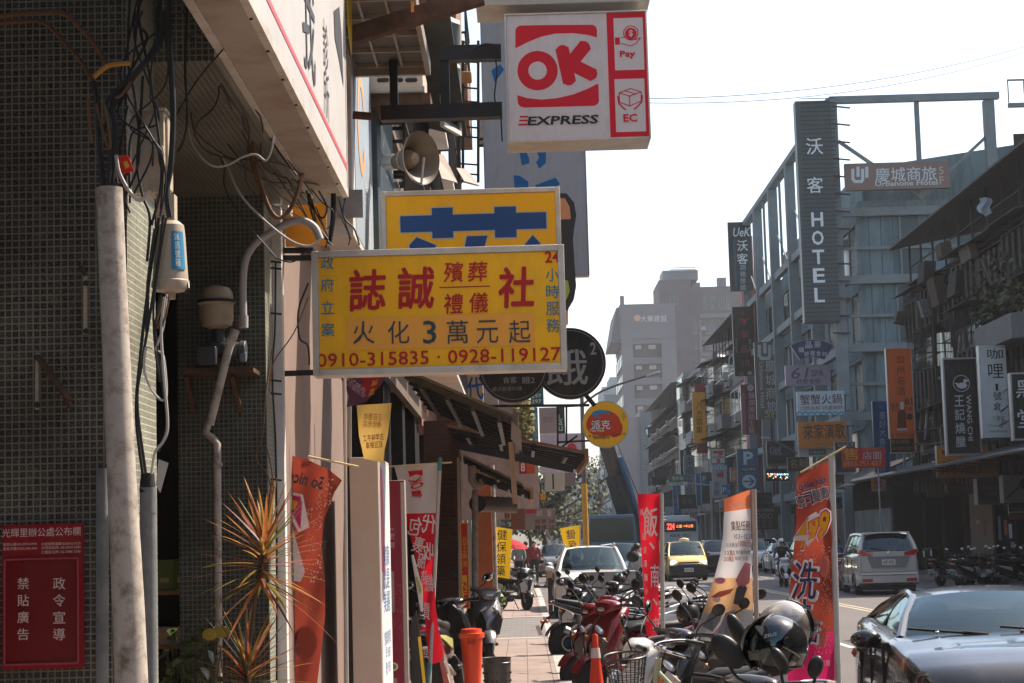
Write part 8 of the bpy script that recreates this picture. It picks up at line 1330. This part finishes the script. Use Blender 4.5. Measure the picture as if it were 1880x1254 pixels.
# ================================================================ people
SKIN = M('skin', (.42, .24, .17), .5, var=.06); HAIRB = M('hair_dark', (.018, .014, .012), .5, var=.3, scale=30); SHOE = M('shoe', (.03, .03, .03), .5)
def person(label, loc, rz, J, top, trousers, hair='short', helmet=None, vox=.012, sleeves=True, extra=None, s=1., skirt=None):
    """one continuous body grown round a posed skeleton; J overrides joints (metres, facing +Y)"""
    D = dict(pel=(0, 0, .92), waist=(0, 0, 1.06), chest=(0, .01, 1.27), neck=(0, .0, 1.43), head=(0, .03, 1.57), shR=(.18, 0, 1.38), elR=(.23, -.03, 1.10), haR=(.22, .08, .86), shL=(-.18, 0, 1.38), elL=(-.23, -.03, 1.10), haL=(-.22, .08, .86), hipR=(.09, 0, .9), knR=(.10, .06, .49), anR=(.10, .0, .08), hipL=(-.09, 0, .9), knL=(-.10, .02, .48), anL=(-.10, -.12, .1)); D.update(J)
    D = {k: Vector(v)*s for k, v in D.items()}; t = thing('person', label, 'person', (0, 0, 0)); m = MB(top); prim = []
    def limb(a, b, r0, r1, mt): m.tube([D[a] if isinstance(a, str) else a, ((D[a] if isinstance(a, str) else a)+(D[b] if isinstance(b, str) else b))/2, D[b] if isinstance(b, str) else b], [r0*s, (r0*.55+r1*.5)*s, r1*s], 12); prim.append((D[a] if isinstance(a, str) else a, D[b] if isinstance(b, str) else b, max(r0, r1)*s, mt))
    def ball(p, d, mt): m.ell(p, [k*s for k in d], n=14, k=9); prim.append((p, p+Vector((0, 0, .001)), max(d)*s, mt))
    ball(D['pel'], (.155, .115, .12), trousers); limb('pel', 'waist', .13, .125, top); ball(D['waist'], (.14, .105, .12), top); ball(D['chest'], (.17, .12, .18), top); limb('waist', 'chest', .12, .13, top); limb('shL', 'shR', .075, .075, top); limb('chest', 'neck', .09, .055, top); limb('neck', 'head', .055, .05, SKIN); ball(D['head'], (.077, .097, .115), SKIN); ball(D['head']+Vector((0, .095, -.01))*s, (.014, .02, .02), SKIN); ball(D['head']+Vector((0, .05, -.085))*s, (.045, .045, .035), SKIN)
    for sd, g in (('R', 1), ('L', -1)):
        limb('sh'+sd, 'el'+sd, .06, .047, top); limb('el'+sd, 'ha'+sd, .047, .033, top if sleeves else SKIN); h = D['ha'+sd]; d = (h-D['el'+sd]).normalized(); w = d.cross(Vector((0, 1, .2))).normalized(); ball(h+d*.05*s, (.032, .03, .045), SKIN)
        for k in range(4): q = h+d*.08*s+w*(k-1.5)*.019*s; limb(q, q+d*(.065-.008*abs(k-1.4))*s+Vector((0, .015, 0))*s, .009, .0075, SKIN)
        q = h+d*.04*s+Vector((0, .02, 0)); limb(q, q+d*.045*s+Vector((-g*.02, .025, 0))*s, .011, .009, SKIN)
        limb('hip'+sd, 'kn'+sd, .09, .06, trousers); limb('kn'+sd, 'an'+sd, .06, .042, trousers); a = D['an'+sd]; limb(a+Vector((0, -.03, -.035))*s, a+Vector((0, .15, -.05))*s, .042, .038, SHOE); ball(D['head']+Vector((g*.078, 0, 0))*s, (.012, .025, .032), SKIN)
    o = m.build('body', t); r = o.modifiers.new('r', 'REMESH'); r.mode = 'VOXEL'; r.voxel_size = vox; sm = o.modifiers.new('s', 'SMOOTH'); sm.factor = .5; sm.iterations = 3
    dg = bpy.context.evaluated_depsgraph_get(); me = bpy.data.meshes.new_from_object(o.evaluated_get(dg)); o.modifiers.clear(); o.data = me; me.materials.clear(); ml = list(dict.fromkeys([p[3] for p in prim]))
    for q in ml: me.materials.append(q)
    co = [v.co for v in me.vertices]
    for p in me.polygons:
        c = sum((co[i] for i in p.vertices), Vector())/len(p.vertices); best = (9, 0)
        for a, b, r_, mt in prim:
            ab = b-a; tt = max(0, min(1, (c-a).dot(ab)/ab.length_squared)); dd = (c-a-ab*tt).length-r_
            if dd < best[0]: best = (dd, ml.index(mt))
        p.material_index = best[1]; p.use_smooth = True
    h = D['head']; f = MB(M('eye_dark', (.02, .015, .012), .3)) 
    for g in (-1, 1): f.ell(h+Vector((g*.03, .088, .015))*s, (.012*s, .006*s, .007*s), n=8, k=5)
    f.mat(M('lips', (.3, .1, .09), .5)).ell(h+Vector((0, .088, -.058))*s, (.022*s, .008*s, .007*s), n=8, k=5); f.build('face', t)
    if helmet: m = MB(helmet); m.ell(h+Vector((0, -.01, .035))*s, (.125*s, .145*s, .13*s), n=20, k=12, lo=-20); m.build('helmet', t); m = MB(M('visor', (.03, .03, .03), .1, coat=1)); m.ell(h+Vector((0, .025, .03))*s, (.118*s, .125*s, .05*s), n=20); m.build('visor', t)
    elif hair: 
        m = MB(HAIRB); m.ell(h+Vector((0, -.018, .03))*s, (.09*s, .105*s, .105*s), n=18, k=10, lo=-30)
        if hair == 'tail': m.ell(h+Vector((0, -.12, .02))*s, (.035*s, .05*s, .05*s)); m.tube([h+Vector((0, -.12, .03))*s, h+Vector((0, -.16, -.04))*s, h+Vector((0, -.15, -.13))*s], [.04*s, .045*s, .015*s], 10)
        m.build('hair', t)
    if extra: extra(t, D, s)
    t.location = loc; t.rotation_euler = (0, 0, rz); return t
GREYJ = M('jacket_grey', (.2, .22, .21), .8, var=.2, scale=12); RDJ = M('jacket_maroon', (.2, .025, .03), .8, var=.2, scale=10); BLK = M('cloth_black', (.018, .018, .02), .85, var=.3, scale=10); TIE = M('tie_dye', (.3, .32, .34), .8, var=.5, scale=9); KHK = M('jacket_dark', (.03, .027, .024), .6, var=.3, scale=9)
person('walker seen from behind in a grey green jacket and black trousers', (at(954, 1078, 68).x, 68, 0), 0, {'haR': (.12, .06, .92), 'haL': (-.14, .08, .92), 'knL': (-.1, .12, .5)}, GREYJ, BLK)
person('walker in a maroon jacket coming along the pavement', (at(982, 1070, 73).x, 73, 0), math.pi, {'knR': (.1, .12, .5), 'anL': (-.1, -.2, .14)}, RDJ, BLK)
person('figure in black half hidden behind the grey jacketed walker', (at(967, 1066, 78).x, 78, 0), 0, {}, BLK, BLK)
def shawl(t, D, s): m = MB(BLK); m.ell(D['neck']+Vector((0, -.09, -.06)), (.2, .13, .14)); m.build('hood', t)
person('woman with a ponytail in a pale tie dye top standing by the white crossover', (at(1170, 1100, 46).x, 46, ROAD), R(-55), {'head': (0, .06, 1.56)}, TIE, BLK, 'tail', extra=shawl)
ride = dict(pel=(0, -.28, .86), waist=(0, -.27, 1.0), chest=(0, -.2, 1.22), neck=(0, -.16, 1.37), head=(0, -.12, 1.52), shR=(.19, -.18, 1.33), elR=(.29, .05, 1.13), haR=(.33, .26, 1.01), shL=(-.19, -.18, 1.33), elL=(-.29, .05, 1.13), haL=(-.33, .26, 1.01), hipR=(.1, -.26, .84), knR=(.17, .2, .74), anR=(.13, .22, .36), hipL=(-.1, -.26, .84), knL=(-.17, .2, .74), anL=(-.13, .22, .36))
HELM = M('helmet_silver', (.45, .43, .40), .25, .3, coat=.8, var=.05); HELB = M('helmet_black', (.012, .012, .013), .12, coat=1, var=.1)
xr = at(1440, 1100, 67).x
place(scooter('white and black scooter ridden towards the viewer behind the price flag', SWHT, SBLK, '', group='ridden scooters'), xr, 67, 180, ROAD, 0); person('rider in a dark jacket and cream helmet beside the price flag', (xr, 67, ROAD), math.pi, ride, KHK, BLK, None, HELM)
xr = at(1541, 1110, 61).x
place(scooter('red fronted scooter ridden beside the silver people carrier', SRED, SWHT, '', group='ridden scooters'), xr, 61, 182, ROAD, 0); person('rider mostly hidden by the price flag pole', (xr, 61, ROAD), math.pi, ride, M('jacket_blue', (.04, .06, .16), .7, var=.2), BLK, None, HELB)
# ================================================================ helmets in the foreground
def helmet(label, c, k, mat, rz, visor):
    t = thing('helmet', label, 'helmet', c, 0, 'motorcycle helmets'); c = Vector(c); rot = Matrix.Rotation(rz, 3, 'Z'); q = lambda x, y, z: c+rot @ Vector((x*k, y*k, z*k)); m = MB(mat); pr = []
    # shell open at the front (+Y) and bottom
    def sh(u, v):
        a = R(-152+304*u)-R(90); e = R(-38+128*v); fl = 1+.10*max(0, -math.sin(a))*math.cos(e); return q(math.cos(e)*math.cos(a)*.118, math.cos(e)*math.sin(a)*.14*fl, math.sin(e)*.135+.005)
    m.grid(sh, 36, 16); m.build('shell', t); m = MB(BLACKP); m.tube([sh(u/30, 0) for u in range(31)], .007*k, 6); m.tube([sh(0, v/10) for v in range(11)], .006*k, 6); m.tube([sh(1, v/10) for v in range(11)], .006*k, 6); m.build('rim', t)
    m = MB(M('helmet_lining', (.02, .02, .02), .9)); m.ell(q(0, -.01, 0), (.10*k, .115*k, .115*k), rot); m.build('lining', t); m = MB(visor)
    def vz(u, v):
        a = R(18+144*u); e = R(-22+62*v); return q(math.cos(e)*math.cos(a)*.128, math.cos(e)*math.sin(a)*.152, math.sin(e)*.14+.01)
    m.grid(vz, 20, 8); m.build('visor', t); m = MB(BLACKP)
    for g in (-1, 1): m.tube([q(g*.118, .02, .03), q(g*.13, .02, .03)], .022*k, 12)
    m.build('hinge', t); m = MB(M('helmet_decal', (.3, .26, .2), .4))
    def st(u0, v0, u1, v1, w):
        for i in range(8): a = i/8; b = (i+1)/8; P = lambda s_, o: (sh(u0+(u1-u0)*s_, v0+(v1-v0)*s_+o)-c)*1.008+c; m.poly([P(a, -w), P(b, -w), P(b, w), P(a, w)])
    st(.72, .15, .93, .42, .012); st(.75, .1, .95, .3, .006); st(.62, .5, .9, .5, .006); st(.28, .15, .07, .42, .012); m.build('decal', t, smooth=0); return t
YH = 9.35; hc = at(1423, 1190, YH); helmet('black full helmet with thin bronze lines on the foreground scooter', hc, 1.14, HELB, R(118), glass('visor_smoke', (.2, .18, .16), .7))
hm2 = [o for o in bpy.data.objects if o.get('label', '').startswith('black full helmet')][0]; m = MB(M('decal_letters', (.45, .45, .45), .4)); m.text('ZEUS', lambda a, b: at(1414+a*24, 1166-b*6-a*5, 9.14), .02); m.build('lettering', hm2, smooth=0)
helmet('silver open helmet behind the black one', at(1446, 1154, 10.1), 1.05, HELM, R(-105), glass('visor_clear', (.9, .85, .8), .9))
helmet('small teal helmet lying among the parked scooters', at(1137, 1066, 36), 1.0, M('helmet_teal', (.08, .3, .32), .3, coat=.5), R(180), BLACKP)
helmet('round black helmet hanging on a scooter beside the points flag', at(1262, 1127, 20), .95, HELB, R(200), BLACKP)
def bigmirror(t, cx, cy, sx, sy, x1, y1, Y, rot):
    k = 1/ppm(Y); m = MB(BLACKP); c = at(cx, cy, Y); m.ell(c, (sx*k, .025, sy*k), Matrix.Rotation(rot, 3, 'Y'), 20, 12); m.tube(spline([c+Vector((0, 0, -sy*k*.6)), at((cx*2+x1)/3, (cy*.8+y1*2.2)/3, Y), at(x1, y1, Y)], 6), .008, 8); m.build('mirror', t)
bigmirror(NEAR1, 1336, 1196, 23, 38, 1392, 1262, 9.3, R(-42)); bigmirror(NEAR1, 1354, 1158, 14, 34, 1392, 1230, 9.6, R(-25)); bigmirror(NEAR2, 1432, 1212, 12, 26, 1450, 1270, 9.0, R(-30)); bigmirror(NEAR2, 1497, 1225, 14, 22, 1482, 1275, 9.2, R(20))
# ================================================================ trees far down the street
def tree(label, x, y, h, r, seed, dark=1., cz=.62):
    t = thing('tree', label, 'tree', (x, y, 0), 0, 'trees at the far end'); rn = random.Random(seed); m = MB(M('bark', (.07, .055, .045), .9, var=.3)); m.tube(spline([(x, y, 0), (x+.1, y, h*.25), (x-.1, y, h*.5), (x, y, h*.85)], 4), [r*.08, r*.07, r*.06, r*.05, r*.05, r*.04, r*.04, r*.03, r*.03, r*.02, r*.02, r*.015, r*.01], 8); L_ = MB(M('leaf_far', (.055, .07, .035), .7, var=.35, scale=1.5), M('leaf_far_light', (.09, .11, .05), .7, var=.3, scale=1.5), M('leaf_far_dark', (.03, .04, .022), .7, var=.3, scale=1.5)); cl = []
    for i in range(26):
        a = rn.random()*6.28; e = rn.uniform(-.6, 1); rr = r*rn.uniform(.35, .95); p = Vector((x+math.cos(a)*rr*math.sqrt(1-min(1, e*e)*.8), y+math.sin(a)*rr*.7, h*cz+e*h*.36)); cl.append((p, r*rn.uniform(.2, .42))); m.tube([(x, y, h*.45), p], [r*.03, r*.008], 5)
    m.build('trunk', t)
    for p, q in cl:
        L_.cur = rn.choice([0, 0, 1, 2])
        for k in range(70): v = Vector((rn.gauss(0, 1), rn.gauss(0, 1), rn.gauss(0, .8))).normalized()*q*rn.random()**.4; d = Vector((rn.uniform(-1, 1), rn.uniform(-1, 1), rn.uniform(-1, 1))).normalized()*rn.uniform(.1, .22); e = d.orthogonal()*.6; c = p+v; L_.poly([c-d, c+e, c+d, c-e])
    L_.build('crown', t, smooth=0)
tree('dark spreading street tree behind the price board and lamp post', 1.2, 120, 6.6, 3.6, 1); tree('rounded tree left of the lamp post further down', .4, 140, 6.2, 3, 2); tree('tall conifer like tree in the haze right of the lamp post', 11.5, 285, 15, 4.5, 3, cz=.55); tree('low bushy tree under the footbridge', 3.5, 170, 5, 3.4, 4); tree('small tree on the right behind the yellow dumpling sign', 14.2, 205, 5.5, 2.4, 5)
t = thing('climbing_plant', 'yellowish climber on the house wall under the round black signs', 'plant', (-1.4, 52, 3)); m = MB(M('ivy_leaf', (.2, .17, .05), .7, var=.4, scale=6)); st = MB(M('stem_bark', (.12, .08, .05))); rn = random.Random(6)
for i in range(7): a = at(948+i*5, 835, 46); b = at(946+i*5.5, 742, 46); st.tube([a, b], .012, 4)
for i in range(700): p = at(944+rn.random()*36, 738+rn.random()*100, 46+rn.uniform(-.25, .1)); d = Vector((rn.uniform(-1, 1), rn.uniform(-.4, .4), rn.uniform(-1, 1))).normalized()*.06; e = d.orthogonal()*.7; m.poly([p-d, p+e, p+d, p-e])
st.build('stems', t); m.build('leaves', t, smooth=0); m = MB(M('climber_wall', (.36, .24, .2), .8, var=.2)); a = at(940, 735, 46.4); b = at(992, 1000, 46.4); m.bx(-1.7, b.x-.0, 46.3, 46.5, 2.2, a.z); m.build('backing_wall', t, smooth=0)
t = thing('pot_plant', 'green pot plants at the foot of the pharmacy banner', 'plant', at(912, 1090, 40)); c = at(908, 1095, 40); c.z = 0; m = MB(M('pot_clay', (.3, .14, .08), .8)); m.lathe([(.12, 0), (.17, .28), (.18, .3)], c); m.build('pot', t); m = MB(PL[2], PL[0], PL[1]); rn = random.Random(9)
for i in range(120): m.cur = rn.randrange(3); p = c+Vector((rn.gauss(0, .13), rn.gauss(0, .1), .3+rn.random()*.4)); d = Vector((rn.uniform(-1, 1), rn.uniform(-1, 1), rn.uniform(-1, 1))).normalized()*.06; e = d.orthogonal()*.6; m.poly([p-d, p+e, p+d, p-e])
m.build('leaves', t, smooth=0)
t = thing('market_umbrella', 'small red awning umbrella over the far pavement', 'umbrella', at(945, 1075, 62)); c = at(944, 1010, 62); m = MB(cloth('umbrella_red', (.5, .03, .04))); m.lathe([(.65, -.02), (.55, .12), (.33, .25), (.02, .33)], c-Vector((.2, 0, -.05)), n=16); m.build('canopy', t, smooth=0); m = MB(GALV); m.tube([(c.x-.2, 62, 0), (c.x-.2, 62, c.z+.3)], .02, 8); m.build('pole', t)
# ---------------------------------------------------------------- haze
hz = MB(); hz.bx(-300, 300, -60, 640, ROAD-1.2, 70); ho = hz.build('haze', smooth=0); ho['kind'] = 'stuff'
hm = bpy.data.materials.new('haze'); hm.use_nodes = True; hn = hm.node_tree; hn.nodes.remove(hn.nodes['Principled BSDF'])
pv = hn.nodes.new('ShaderNodeVolumePrincipled'); pv.inputs['Color'].default_value = (.95, .97, 1, 1); pv.inputs['Density'].default_value = .00028; pv.inputs['Anisotropy'].default_value = 0
hn.links.new(pv.outputs[0], hn.nodes['Material Output'].inputs['Volume']); ho.data.materials.append(hm)
